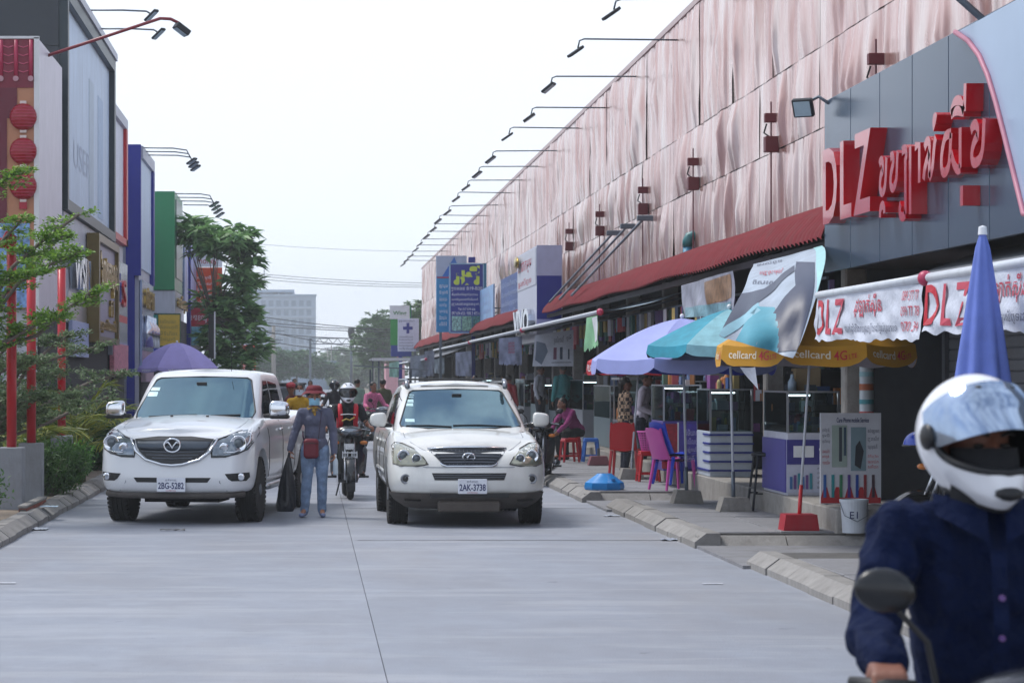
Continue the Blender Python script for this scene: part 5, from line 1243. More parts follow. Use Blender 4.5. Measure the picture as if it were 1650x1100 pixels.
# ================================================================== PEOPLE
def capsule(mb, p0, r0, p1, r1, n=14, fl=1.0, side=None):
    p0, p1 = Vector(p0), Vector(p1); d = p1 - p0; Ln = max(d.length, 1e-4); d = d / Ln
    a = (Vector(side) if side else (Vector((1, 0, 0)) if abs(d.x) < .8 else Vector((0, 0, 1)))); b = d.cross(a).normalized(); a = b.cross(d).normalized()
    vs = []; fs = []; rings = []
    for k in range(5): t = -pi / 2 + (pi / 2) * k / 4; rings.append((sin(t) * r0, max(cos(t), .02) * r0))
    for k in range(1, 4): rings.append((Ln * k / 4, r0 + (r1 - r0) * k / 4))
    for k in range(5): t = (pi / 2) * k / 4; rings.append((Ln + sin(t) * r1, max(cos(t), .02) * r1))
    for h, r in rings:
        for k in range(n): t = 2 * pi * k / n; vs.append(p0 + d * h + a * cos(t) * r + b * sin(t) * r * fl)
    for i in range(len(rings) - 1):
        for k in range(n): k2 = (k + 1) % n; fs.append((i * n + k, i * n + k2, (i + 1) * n + k2, (i + 1) * n + k))
    fs.append(tuple(range(n))[::-1]); m = (len(rings) - 1) * n; fs.append(tuple(m + k for k in range(n)))
    mb.add(vs, fs)

def remesh(mb, vox, smooth=6, name='body', folds=0, fscale=14, cuts=()):
    ob = bpy.data.objects.new('tmp', mb.mesh('tmp', False))
    r = ob.modifiers.new('r', 'REMESH'); r.mode = 'VOXEL'; r.voxel_size = vox
    if smooth: s = ob.modifiers.new('s', 'SMOOTH'); s.factor = .5; s.iterations = smooth
    me = evaluate(ob); bpy.data.objects.remove(ob)
    if folds:
        n_ = len(me.vertices); co = np.empty(n_ * 3, dtype=np.float32); nr = np.empty(n_ * 3, dtype=np.float32); me.vertices.foreach_get('co', co); me.vertex_normals.foreach_get('vector', nr)
        co = co.reshape(-1, 3); nr = nr.reshape(-1, 3); q = np.empty(n_, dtype=np.float32); fl = co.tolist()
        for i, c in enumerate(fl): q[i] = .35 - 1.5 * abs(noise.noise((c[0] * fscale * .8, c[1] * fscale * .8, c[2] * fscale * .55 + c[0] * 6))) + .35 * noise.noise((c[0] * fscale * 2.2 + 3, c[1] * fscale * 2.2, c[2] * fscale * 1.2))
        me.vertices.foreach_set('co', (co + nr * q[:, None] * folds).ravel())
    if cuts:
        bm = bmesh.new(); bm.from_mesh(me)
        for (co, no) in cuts: bmesh.ops.bisect_plane(bm, geom=bm.verts[:] + bm.edges[:] + bm.faces[:], plane_co=co, plane_no=no, clear_outer=True)
        bm.to_mesh(me); bm.free()
    me.shade_smooth(); me.name = name; return me

def frame(d, side=(1, 0, 0)):
    z = Vector(d).normalized(); x = Vector(side); x = (x - z * x.dot(z)).normalized(); y = z.cross(x); return Matrix((x, y, z)).transposed()

def hand(mb, wr, d, nrm, s, curl=.5, k=1.0, thumb=.6):
    """palm + five fingers. d: pointing direction, nrm: palm-side normal, s: +1 left / -1 right"""
    wr = Vector(wr); d = Vector(d).normalized(); n = Vector(nrm).normalized(); n = (n - d * n.dot(d)).normalized(); lat = d.cross(n).normalized() * s
    for o in (-.026, -.009, .009, .026): capsule(mb, wr + lat * o * .6 * k, .016 * k, wr + d * .078 * k + lat * o * k, .0125 * k, 8)
    for i, (o, ln) in enumerate(((.031, .066), (.011, .074), (-.010, .069), (-.029, .054))):
        p = wr + d * .08 * k + lat * o * k; dd = d.copy(); r = .0095 * k
        for j, f in enumerate((.45, .32, .26)):
            ang = curl * (.75, 1.0, .7)[j] * (1 + .06 * i); dd = (dd * cos(ang) + n * sin(ang)).normalized() if j >= 0 else dd
            perp = dd; q = p + dd * ln * f * k; capsule(mb, p, r, q, r * .9, 8); p = q; r *= .93
            n = n  # curl plane stays the palm normal
    p = wr + d * .022 * k + lat * .028 * k; td = (d * .55 + lat * (.75 * (1 - thumb) + .2) + n * (.3 + thumb * .5)).normalized()
    q = p + td * .036 * k; capsule(mb, p, .0125 * k, q, .011 * k, 8); td2 = (td + d * .4 + n * .3 * thumb - lat * .2).normalized(); capsule(mb, q, .011 * k, q + td2 * .03 * k, .009 * k, 8)

def head_blobs(mb, c, M, k=1.0, nose=True):
    c = Vector(c)
    def P(x, y, z): return c + M @ (Vector((x, y, z)) * k)
    mb.sphere(P(0, .012, .028), (.073 * k, .092 * k, .088 * k), 18, 12, M)
    mb.sphere(P(0, -.022, -.035), (.060 * k, .070 * k, .078 * k), 16, 10, M)
    mb.sphere(P(0, -.052, -.085), (.034 * k, .034 * k, .028 * k), 12, 8, M)
    if nose:
        capsule(mb, P(0, -.088, .012), .010 * k, P(0, -.104, -.022), .0145 * k, 8)
        capsule(mb, P(-.02, -.082, -.060), .010 * k, P(.02, -.082, -.060), .010 * k, 8)
        for s in (-1, 1): mb.sphere(P(s * .073, .012, -.004), (.012 * k, .02 * k, .032 * k), 10, 6, M)

def person(label, loc, rz, J, colors, vox=.009, group=None, sleeves=True, hands=None, clothes=True, headrot=(0, 0, 0), hair='#15120f', k=1.0, female=False, shoes='#1c1c20', short_sleeve=False, extra_top=None, folds=.004, face=True, hem=None):
    """one continuous body mesh with hair and clothing as children. colors: (skin, top, bottom)"""
    from mathutils import Euler
    root = thing('person', label, 'person', loc, rz, group)
    J = {a: Vector(b) for a, b in J.items()}
    Mh = Euler(headrot).to_matrix()
    spine = (J['neck'] - J['pelvis']); lat = (J['sh_l'] - J['sh_r']); R = frame(spine, lat); hl = (J['hip_l'] - J['hip_r']); Rp = frame(spine, hl)
    def torso(mb, f=0.0, low=True):
        w = 1.0 if not female else .93
        ch = J['pelvis'].lerp(J['neck'], .70); be = J['pelvis'].lerp(J['neck'], .36)
        mb.sphere(ch, ((.150 * w + f) * k, (.102 + f) * k, (.185 + f) * k), 20, 12, R)
        mb.sphere(be, ((.135 * w + f) * k, (.098 + f) * k, (.17 + f) * k), 20, 12, R)
        if female: mb.sphere(ch + R @ Vector((0, -.05 * k, -.0)), ((.115 + f) * k, (.075 + f) * k, (.085 + f) * k), 16, 10, R)
        if low: mb.sphere(J['pelvis'] + Rp @ Vector((0, .005, .02)), ((.155 + f) * k, (.112 + f) * k, (.13 + f) * k), 20, 12, Rp)
        for s in 'lr':
            capsule(mb, J['neck'] - spine.normalized() * .055 * k, (.052 + f) * k, J['sh_' + s], (.056 + f) * k)
    def arms(mb, f=0.0, fore=True, upto=1.0):
        for s in 'lr':
            a, e, w = J['sh_' + s], J['el_' + s], J['wr_' + s]
            if fore:
                capsule(mb, a, (.052 + f) * k, e, (.040 + f) * k); m = e.lerp(w, .35); capsule(mb, e, (.040 + f) * k, m, (.040 + f) * k); capsule(mb, m, (.040 + f) * k, w, (.027 + f * 1.2) * k)
            else: capsule(mb, a, (.052 + f) * k, a.lerp(e, upto), (.048 + f) * k)
    def legs(mb, f=0.0, foot=True):
        for s in 'lr':
            h, kn, an = J['hip_' + s], J['kn_' + s], J['an_' + s]
            m = h.lerp(kn, .3); capsule(mb, h, (.085 + f) * k, m, (.080 + f) * k); capsule(mb, m, (.080 + f) * k, kn, (.053 + f) * k); c = kn.lerp(an, .3); capsule(mb, kn, (.053 + f) * k, c, (.054 + f) * k); capsule(mb, c, (.054 + f) * k, an, (.036 + f * 1.6) * k)
    def feet(mb, f=0.0):
        for s in 'lr':
            an = J['an_' + s]; to = J.get('to_' + s, an + Vector((0, -.17 * k, -.06 * k)))
            hl_ = an + Vector((0, .03, -.045)) * k; capsule(mb, an, (.034 + f) * k, hl_, (.036 + f) * k); capsule(mb, hl_, (.034 + f) * k, to, (.030 + f) * k, fl=.8); capsule(mb, an, (.032 + f) * k, to, (.026 + f) * k)
    body = MB(); torso(body, -.008); arms(body, -.006); legs(body, -.008); feet(body)
    capsule(body, J['neck'] - spine.normalized() * .05 * k, .052 * k, J['head'] - Mh @ Vector((0, -.0, .06)) * k, .048 * k)
    if face: head_blobs(body, J['head'], Mh, k)
    hands = hands or {}
    for s, sg in (('l', 1), ('r', -1)):
        d = (J['wr_' + s] - J['el_' + s]).normalized(); hd = hands.get(s, {}); hand(body, J['wr_' + s], hd.get('d', d), hd.get('n', Vector((-sg * .9, .3, 0))), sg, hd.get('curl', .35), k, hd.get('thumb', .5))
    me = remesh(body, vox, 3, 'body'); me.materials.append(mat('skin_' + colors[0].strip('#'), colors[0], .5, var=.08)); b = link('body', me, root)
    if face:
        ctr = J['head']
        for s in (-1, 1):
            e = MB(); p = ctr + Mh @ (Vector((s * .031, -.078, .008)) * k); e.sphere(p + Mh @ Vector((0, -.001, 0)), (.014 * k, .006 * k, .0055 * k), 10, 8, Mh); e.build('eye', flat('#1a1410', .15), b, smooth=True)
            e = MB(); q = [ctr + Mh @ (Vector((s * x, y, z)) * k) for x, y, z in ((.014, -.092, .03), (.032, -.091, .036), (.05, -.080, .031))]; e.tube(q, .0045 * k, 5); e.build('eyebrow', flat('#17120f', .8), b)
        if hair:
            h = MB(); h.sphere(ctr + Mh @ (Vector((0, .022, .042)) * k), (.081 * k, .093 * k, .086 * k), 18, 12, Mh)
            if female: capsule(h, ctr + Mh @ Vector((0, .085, -.0)) * k, .05 * k, ctr + Mh @ Vector((0, .09, -.12)) * k, .035 * k)
            hm = remesh(h, max(vox, .012), 1, 'hair', .006, 40); hm.materials.append(mat('hair_' + hair.strip('#'), hair, .5, var=.3)); link('hair', hm, root)
    if clothes:
        top = MB(); torso(top, .010, hem is None or hem < .5)
        if short_sleeve: arms(top, .014, False, .62)
        else: arms(top, .012)
        if extra_top: extra_top(top, J)
        cuts = []
        if not short_sleeve:
            pass
        tm = remesh(top, max(vox, .008), 4, 'shirt', folds); tm.materials.append(colors[1] if not isinstance(colors[1], str) else mat('cloth_' + colors[1].strip('#'), colors[1], .85, var=.12, vscale=10, bump=.6, bscale=22, bdist=.03)); link('shirt', tm, root)
        bt = MB(); bt.sphere(J['pelvis'] + Rp @ Vector((0, .005, .02)), (.163 * k, .120 * k, .125 * k), 20, 12, Rp); legs(bt, .012)
        bm_ = remesh(bt, max(vox, .008), 4, 'trousers', folds * 1.2, 18); bm_.materials.append(colors[2] if not isinstance(colors[2], str) else mat('cloth_' + colors[2].strip('#'), colors[2], .85, var=.16, vscale=8, bump=.6, bscale=20, bdist=.03)); link('trousers', bm_, root)
        for s in 'lr':
            sh = MB(); an = J['an_' + s]; to = J.get('to_' + s, an + Vector((0, -.17 * k, -.06 * k))); hl_ = an + Vector((0, .03, -.045)) * k
            capsule(sh, hl_, .042 * k, to, .036 * k, fl=.75); sm_ = remesh(sh, max(vox, .008), 2, 'shoe'); sm_.materials.append(flat(shoes, .6)); link('shoe', sm_, root)
    return root

def stand(h=1.6, stride=.0, lean=0.0):
    s = h / 1.6
    J = dict(pelvis=(0, 0, .88), neck=(0, -lean, 1.36), head=(0, -lean * 1.2 - .015, 1.50), sh_l=(.165, -lean, 1.30), sh_r=(-.165, -lean, 1.30), el_l=(.215, .02, 1.06), el_r=(-.215, .02, 1.06), wr_l=(.22, -.06, .83), wr_r=(-.22, -.06, .83),
             hip_l=(.085, 0, .83), hip_r=(-.085, 0, .83), kn_l=(.09, -.03 - stride, .46), kn_r=(-.09, -.03 + stride, .46), an_l=(.09, -stride * 1.2, .085), an_r=(-.09, .02 + stride * 1.2, .085))
    return {a: tuple(c * s for c in b) for a, b in J.items()}
def ride(k=1.0, hb=(.33, -.30, .99), seat=.80, knee=.20):
    return dict(pelvis=(0, .16, seat + .10), neck=(0, .06, seat + .56), head=(0, .02, seat + .715), sh_l=(.17, .05, seat + .50), sh_r=(-.17, .05, seat + .50), el_l=(.27, -.06, seat + .27), el_r=(-.27, -.06, seat + .27), wr_l=(hb[0] - .03, hb[1] + .09, hb[2] + .035), wr_r=(-hb[0] + .03, hb[1] + .09, hb[2] + .035),
                hip_l=(.10, .12, seat + .05), hip_r=(-.10, .12, seat + .05), kn_l=(knee, -.26, seat - .10), kn_r=(-knee, -.26, seat - .10), an_l=(.20, .0, .38), an_r=(-.20, .0, .38), to_l=(.21, -.17, .33), to_r=(-.21, -.17, .33))
GRIP = {'l': dict(d=(.25, -.95, -.1), n=(0, -.1, -1), curl=1.15, thumb=.9), 'r': dict(d=(-.25, -.95, -.1), n=(0, -.1, -1), curl=1.15, thumb=.9)}

def helmet(label, loc, yaw, col, visor_lift, visor_mat, group=None, pitch=0, k=1.0, trim='#15161a', roll=0):
    """full-face helmet, centre of the head at loc, face opening towards local -y"""
    from mathutils import Euler
    root = thing('helmet', label, 'helmet', loc, 0, group); root.rotation_euler = (pitch, roll, yaw)
    rx, ry, rz_ = .126 * k, .150 * k, .142 * k
    def S(az, el, f=1.0):
        ce, se = cos(el), sin(el); w = max(0, cos(az)) ** 1.2
        lowr = max(0, -el) ; ch = min(1, lowr / .7)
        x = rx * ce * sin(az) * (1 - .10 * ch); y = -ry * ce * cos(az); z = rz_ * se
        y -= .060 * k * w * ch ** 1.3; z -= .030 * k * w * ch
        return Vector((x * f, y * f, z * f))
    A, E0, E1 = 1.25, -.36, .36
    def is_open(az, el):
        q = (az / A) ** 4 + (((el - (E0 + E1) / 2 - .04 * (az / A) ** 2)) / ((E1 - E0) / 2)) ** 4
        return q < 1
    nu, nv = 96, 56; lo, hi = -1.02, pi / 2 - .001
    for nm, f, m in (('shell', 1.0, mat('helmet_' + col.strip('#'), col, .18, var=.03, coat=.7)), ('lining', .93, mat('helmet_lining', '#131318', .9))):
        vs = [S(-pi + 2 * pi * i / nu, lo + (hi - lo) * j / nv, f) for i in range(nu) for j in range(nv + 1)]; fs = []
        for i in range(nu):
            i2 = (i + 1) % nu
            for j in range(nv):
                az = -pi + 2 * pi * (i + .5) / nu; el = lo + (hi - lo) * (j + .5) / nv
                if not is_open(az, el): fs.append((i * (nv + 1) + j, i2 * (nv + 1) + j, i2 * (nv + 1) + j + 1, i * (nv + 1) + j + 1))
        mb = MB(); mb.v = [tuple(v) for v in vs]; mb.f = fs; o = mb.build(nm, m, root, smooth=True)
        if nm == 'shell': sh = o
    ring = []
    for k_ in range(64):
        t = 2 * pi * k_ / 64; az = A * math.copysign(abs(cos(t)) ** .5, cos(t)); el = (E0 + E1) / 2 + .04 * (az / A) ** 2 + (E1 - E0) / 2 * math.copysign(abs(sin(t)) ** .5, sin(t)); ring.append(S(az, el, .985))
    mb = MB(); mb.tube(ring + [ring[0]], .009 * k, 8, False); mb.build('opening_trim', flat(trim, .5), root, smooth=True)
    rim = [S(-pi + 2 * pi * i / 48, lo, .97) for i in range(49)]; mb = MB(); mb.tube(rim, .010 * k, 8, False); mb.build('neck_trim', flat(trim, .6), root, smooth=True)
    Rx = Matrix.Rotation(visor_lift, 3, 'X')
    def vf(u, v):
        az = -1.42 + 2.84 * u; el = E0 - .02 + (E1 - E0 + .12) * v; el2 = el * (1 - .25 * (abs(az) / 1.42) ** 3)
        return Rx @ S(az, el2, 1.06)
    mb = MB(); mb.grid(vf, 40, 14); mb.build('visor', visor_mat, root, smooth=True)
    for s in (-1, 1):
        mb = MB(); c = S(s * 1.40, .02, 1.04); mb.sphere(c, (.012 * k, .030 * k, .030 * k), 12, 8); mb.build('visor_hinge', flat(trim, .4), root, smooth=True)
        c = S(s * .5, .95, 1.01); mb = MB(); mb.sphere(c, (.016 * k, .020 * k, .008 * k), 10, 6); mb.build('vent', flat(trim, .5), sh, smooth=True)
    c = [S(a, -.62, 1.012) for a in (-.34, -.17, 0, .17, .34)]; mb = MB(); mb.tube(c, [.006 * k, .014 * k, .016 * k, .014 * k, .006 * k], 8); mb.build('chin_vent', flat(trim, .5), sh, smooth=True)
    return root
M_visclear = mat('grey_visor', '#9fb0c8', .08, metal=.75, var=.25, vscale=5, stretch=(5, 1, .4)); M_visdark = mat('dark_visor', '#0e1014', .06, var=.1, spec=.8)  # grey visor: upright tone bands paint reflections into its colour

# ---------------------------------------------------------------- woman walking
def woman():
    J = stand(1.60); J.update(pelvis=(0, 0, .87), wr_r=(-.31, -.03, .84), el_r=(-.245, .03, 1.06), wr_l=(.235, -.05, .80), el_l=(.225, .04, 1.05), sh_l=(.16, 0, 1.285), sh_r=(-.16, 0, 1.285), neck=(0, 0, 1.34), head=(-.01, -.02, 1.475),
                 kn_l=(.085, -.04, .46), an_l=(.085, .03, .085), to_l=(.095, -.14, .03), kn_r=(-.10, -.05, .46), an_r=(-.13, -.05, .09), to_r=(-.17, -.21, .035))
    jeans = mat('washed_denim', '#7d93b2', .9, var=.45, vscale=9, bump=.6, bscale=20, bdist=.03)
    p = person('person in grey-blue shirt, faded jeans, maroon hat and face mask walking on the road', (.06, 29.9, 0), radians(0), J, ('#a9775e', '#5b5e74', jeans), vox=.008, female=True, hair='#1b1512', shoes='#7c86a8', folds=.005,
               hands={'r': dict(d=(-.1, -.1, -1), n=(.9, -.2, 0), curl=1.0, thumb=.8), 'l': dict(d=(.05, -.2, -1), n=(-.9, -.2, 0), curl=.9, thumb=.7)}, headrot=(.02, 0, .05))
    h = Vector(J['head']); mh = mat('maroon_cloth', '#6a1626', .85, var=.15, bump=.15)
    mb = MB()
    def brim(u, v):
        a = 2 * pi * u; r = .10 + .062 * v; return (h.x + r * cos(a) * .98, h.y + r * sin(a) * 1.05 + .005, h.z + .086 - .026 * v * v - .016 * v * (1 + .8 * cos(a * 2)) + .006 * sin(a * 5) * v)
    mb.grid(brim, 40, 6, True); mb.grid(lambda u, v: (h.x + (.105 * cos(v * pi / 2 * .98) ** .55) * cos(2 * pi * u), h.y + .005 + (.113 * cos(v * pi / 2 * .98) ** .55) * sin(2 * pi * u), h.z + .084 + .070 * sin(v * pi / 2)), 40, 8, True)
    mb.build('hat', mh, p, smooth=True)
    mm = flat('#8fc4de', .7)
    def mask(u, v):
        a = (u - .5) * 2.2; z = -.095 + .088 * v; b = .022 * sin(pi * v) * cos(a * .9); return (h.x + sin(a) * .074, h.y - .008 - cos(a) * (.088 + b) , h.z + z)
    mb = MB(); mb.grid(mask, 18, 10); mb.build('face_mask', mm, p, smooth=True)
    for s in (-1, 1):
        mb = MB(); mb.tube([(h.x + s * .066, h.y - .045, h.z - .02), (h.x + s * .078, h.y + .01, h.z)], .003, 5); mb.build('mask_loop', mm, p)
    sc = MB()
    for k_ in range(3): sc.tube([(h.x + .078 * cos(a), h.y + .012 + .07 * sin(a), h.z - .135 - .016 * k_ + .012 * sin(3 * a + k_)) for a in np.linspace(0, 2 * pi, 25)], .019, 8, False)
    sc.tube([(-.02, -.075, 1.35), (-.01, -.11, 1.29), (.0, -.115, 1.25)], [.02, .022, .008], 8)
    sc.build('neck_scarf', mat('patterned_scarf', '#b08a3a', .85, var=.9, vscale=38), p, smooth=True)
    for z in (1.19, 1.225):
        mb = MB(); mb.sphere((0.0, -.125, z), .006, 8, 6); mb.build('button', flat('#e9d4dc', .4), p)
    cl = MB(); 
    for s in (-1, 1): cl.box((s * .05, -.085, 1.315), (.075, .012, .05), (.5, s * .4, s * -.35), bev=.005)
    cl.build('collar', mat('cloth_5b5e74', '#5b5e74', .85), p)
    # shoulder bag hanging at the hip, strap across the chest
    bg_ = thing('shoulder_bag', 'maroon shoulder bag slung across the person in faded jeans', 'bag', (.01, 29.74, .86))
    mb = MB(); mb.box((0, 0, -.01), (.19, .075, .25), bev=.03); me = remesh(mb, .01, 8, 'pouch', .004, 16); me.materials.append(mat('maroon_nylon', '#6e1428', .6, var=.12)); link('pouch', me, bg_)
    mb = MB(); mb.tube([(-.085, -.035, .05), (0, -.052, .06), (.085, -.035, .05)], .004, 5); mb.build('zip', M_black, bg_)
    mb = MB(); mb.tube([(.09, .0, .11), (.10, .02, .2), (.115, .025, .32), (.125, .06, .42), (.12, .12, .475)], .012, 6, flatz=.4); mb.build('strap', mat('strap_purple', '#3a2038', .7), bg_, smooth=True)
    mb = MB(); mb.tube([(-.09, .0, .10), (-.10, .03, .15), (-.10, .14, .2)], .012, 6, flatz=.4); mb.build('strap', mat('strap_purple', '#3a2038', .7), bg_, smooth=True)
    # carrier bag
    cb = thing('carrier_bag', 'black plastic carrier bag hanging from the walking person\'s hand', 'bag', (-.31, 29.70, .06))
    def bagf(u, v):
        a = 2 * pi * u; t = v; r = .125 * (1 - .82 * t ** 1.6) * (.55 + .45 * min(1, t * 5 + .5)); r *= 1 + .14 * sin(a * 5 + t * 6) * (.3 + t)
        return (r * cos(a) + .02 * t * 3 * .8, r * .75 * sin(a), .02 + .66 * t)
    mb = MB(); mb.grid(bagf, 40, 18, True); mb.build('bag_body', mat('black_polythene', '#10141f', .28, var=.2, bump=.5, bscale=18), cb, smooth=True)
    mb = MB(); mb.tube([(.03, 0, .66), (.045, 0, .72), (.05, .0, .745)], .012, 6); mb.tube([(.05, .015, .66), (.055, .01, .74)], .01, 6); mb.build('handles', mat('black_polythene', '#10141f', .28), cb)
    wb = thing('water_bottle', 'clear water bottle held in the walking person\'s left hand', 'bottle', (.31, 29.82, .52))
    mb = MB(); mb.lathe([(.0, 0), (.03, .0), (.033, .02), (.031, .1), (.033, .15), (.028, .19), (.012, .215), (.012, .235)], (0, 0, 0), 'z', 20); mb.build('bottle', mat('pale_clear_plastic', '#c6d3dd', .12, var=.08), wb, smooth=True)
    mb = MB(); mb.lathe([(0, .233), (.014, .233), (.014, .252), (0, .252)], (0, 0, 0), 'z', 14); mb.build('cap', flat('#e8ecf0', .4), wb)
    return p
woman()

# ---------------------------------------------------------------- motorcyclist behind the woman
motorbike('black underbone motorbike with small white front rack ridden between the two white vehicles', (.54, 34.7, 0), radians(2), '#131519', rack=True)
J = ride(seat=.78)
p = person('person in black printed T-shirt and red backpack straps riding a motorbike', (.54, 34.7, 0), radians(2), J, ('#8a5a44', '#15171c', '#5f6468'), vox=.010, face=True, hair=None, short_sleeve=True, hands=GRIP, shoes='#1a1a1c')
for s in (-1, 1):
    mb = MB(); mb.tube([(s * .10, .15, 1.31), (s * .115, .04, 1.335), (s * .115, -.045, 1.29), (s * .11, -.075, 1.18), (s * .105, -.06, 1.06), (s * .12, .02, 1.0)], .034, 8, flatz=.45); mb.build('backpack_strap', mat('red_nylon', '#c3142c', .6), p, smooth=True)
mb = MB(); mb.tube([(-.11, -.10, 1.19), (0, -.115, 1.20), (.11, -.10, 1.19)], .007, 6); mb.build('chest_strap', M_text_w, p)
mb = MB(); mb.tube([(-.09, -.112, 1.10), (-.03, -.122, 1.13), (.02, -.124, 1.11), (.09, -.112, 1.15)], .02, 6, flatz=.6); mb.build('shirt_print', flat('#b89a4e', .7), p)
mb = MB(); mb.box((0, .26, 1.14), (.30, .18, .42), bev=.07); mb.build('backpack', mat('red_nylon', '#c3142c', .6), p)
helmet('white helmet with dark closed visor on the motorcyclist in black T-shirt', (.54, 34.70, 1.505), radians(2), '#dfe3ea', 0.0, M_visdark, k=1.0)

# ---------------------------------------------------------------- foreground rider
FR = (1.55, 5.52, 0)
bk_ = motorbike('motorbike with dark oval mirror under the rider in navy shirt', FR, radians(0), '#23262d'); bk_.scale = (1.08, 1.08, 1.08)
J = ride(seat=.77, hb=(.335, -.31, 1.075)); J.update(pelvis=(0, .16, .90), neck=(.0, .07, 1.435), head=(-.02, .05, 1.57), sh_l=(.195, .06, 1.372), sh_r=(-.195, .06, 1.372), el_l=(.30, -.02, 1.13), el_r=(-.275, -.03, 1.145), wr_l=(.31, -.245, 1.105), wr_r=(-.295, -.245, 1.105))
def collar_extra(mb, J): pass
navy = mat('navy_cotton', '#0d1938', .9, var=.2, vscale=9, bump=.9, bscale=11, spec=.15, bdist=.05)
p = person('person in navy long-sleeved shirt and white helmet riding towards the street\'s near end', FR, 0, J, ('#7d5140', navy, '#22252c'), vox=.007, face=True, hair=None, hands={'l': dict(d=(.12, -.96, -.22), n=(0, -.25, -1), curl=1.1, thumb=.9), 'r': dict(d=(-.12, -.96, -.22), n=(0, -.25, -1), curl=1.1, thumb=.9)}, headrot=(.05, 0, radians(12)), folds=.024, k=1.06)
for s in (-1, 1):
    mb = MB()
    mb.grid(lambda u, v, s=s: (s * (.02 + .105 * u) , -.055 + .075 * u * u - .02 * v, 1.43 + .035 * u - .075 * v * (1 - .35 * u)), 6, 4); c = mb.build('collar', navy, p, smooth=True)
mb = MB(); mb.grid(lambda u, v: (.0 + .035 * (u - .5), -.072 - .028 * sin(pi * min(1, v * 1.15)), 1.34 - .42 * v), 3, 12); mb.build('button_placket', navy, p, smooth=True)
for z in (1.235, 1.145, 1.06):
    mb = MB(); mb.lathe([(0, -.004), (.007, -.004), (.007, .004), (0, .004)], (0, -.104, z), 'y', 12); mb.build('button', flat('#6a4a86', .3), p)
mb = MB(); h = Vector((-.02, .05, 1.57)); Mz = Matrix.Rotation(radians(12), 3, 'Z')
mb.grid(lambda u, v: h + Mz @ Vector((sin((u - .5) * 2.6) * .086, -.014 - cos((u - .5) * 2.6) * (.100 + .020 * sin(pi * v)), -.125 + .125 * v)), 20, 10); mb.build('face_mask', mat('black_mask', '#17181d', .9, var=.2), p, smooth=True)
helmet('white full-face helmet with raised clear visor on the rider in navy shirt', (FR[0] - .02, FR[1] + .05, 1.592), radians(12), '#e2e4ea', radians(-33), M_visclear, k=1.02, pitch=radians(4))

# ---------------------------------------------------------------- people further down the street
def rider_pair(loc, rz, lab_bike, lab_p, top, bottom, bikecol='#20242a', skin='#8f614b', hat=None, vox=.016):
    motorbike(lab_bike, loc, rz, bikecol); J = ride(seat=.78)
    return person(lab_p, loc, rz, J, (skin, top, bottom), vox=vox, hands=GRIP, face=True, hair='#14110f')
p = rider_pair((-.20, 44.5, 0), 0, 'dark motorbike carrying the person in mustard top behind the pickup', 'person in mustard yellow top and face mask riding behind the walking person', '#c79a1e', '#3b4252')
mb = MB(); h = Vector((0, .02, 1.495)); mb.grid(lambda u, v: (h.x + sin((u - .5) * 2.2) * .08, h.y - .008 - cos((u - .5) * 2.2) * .095, h.z - .1 + .1 * v), 10, 5); mb.build('face_mask', flat('#cfdbe6', .7), p, smooth=True)
J = ride(seat=.80); J = {a: (b[0] * .9 - (.10 if a in ('head', 'neck') else .0), b[1] + .42, b[2]) for a, b in J.items()}
p = person('person in dark top and red cap sitting behind the rider in mustard top', (-.26, 44.5, 0), 0, J, ('#8f614b', '#5b2230', '#23262c'), vox=.016)
mb = MB(); mb.sphere((-.10, .44, 1.565), (.095, .11, .07), 14, 8); mb.box((-.10, .33, 1.56), (.13, .1, .015), bev=.004); mb.build('cap', flat('#a01a2c', .7), p)
rider_pair((1.50, 57, 0), radians(28), 'grey motorbike carrying the person in pink checked shirt', 'person in pink checked shirt sitting on a motorbike by the market stalls', mat('pink_check', '#cf6f96', .85, var=.4, vscale=30), '#5f6a66', '#5c6470')
rider_pair((.62, 62, 0), 0, 'dark motorbike far behind the helmeted motorcyclist', 'person in dark jacket riding far behind the helmeted motorcyclist', '#2d2730', '#22252c')
helmet('dark helmet on the rider far behind the white helmeted motorcyclist', (.62, 62, 1.51), 0, '#23262d', 0, M_visdark)
J = stand(1.66)
person('standing person in pale green shirt beside the street cart', (1.28, 66, 0), radians(150), J, ('#8a5b45', '#7d9184', '#2d333c'), vox=.018)
person('standing person in olive jacket behind the pink checked rider', (1.86, 62, .0), radians(200), J, ('#8a5b45', '#4a4a34', '#262a30'), vox=.018)
rider_pair((.0, 78, 0), 0, 'small dark motorbike far down the road near the parked van', 'person in blue-grey shirt riding far down the road near the van', '#5a6b80', '#2b2f36')
person('person in maroon top standing far off at the roadside', (-.55, 84, 0), radians(20), J, ('#8a5b45', '#5a2a36', '#2b2f36'), vox=.02)

# people at the stalls
J = stand(1.58); J.update(pelvis=(0, .12, .55), hip_l=(.09, .10, .52), hip_r=(-.09, .10, .52), kn_l=(.12, -.28, .50), kn_r=(-.12, -.28, .50), an_l=(.11, -.24, .085), an_r=(-.11, -.24, .085), neck=(0, -.16, .95), head=(0, -.26, 1.06), sh_l=(.16, -.13, .90), sh_r=(-.16, -.13, .90), el_l=(.2, -.28, .70), el_r=(-.2, -.28, .70), wr_l=(.12, -.42, .55), wr_r=(-.12, -.42, .55))
person('person in magenta shirt bending forward on a red stool in the shop front', (5.02, 46.2, .15), radians(-60), J, ('#8a5b45', '#8c2f6c', '#16171b'), vox=.012, female=True)
J = stand(1.64, lean=.06); J.update(wr_l=(.18, -.25, 1.0), wr_r=(-.14, -.22, .98), el_l=(.22, -.02, 1.08), el_r=(-.22, -.02, 1.08))
person('person in white hooded jacket standing at the drinks counter', (5.42, 39.6, .155), radians(70), J, ('#7a4f3d', '#c2bccb', '#1b2132'), vox=.011)
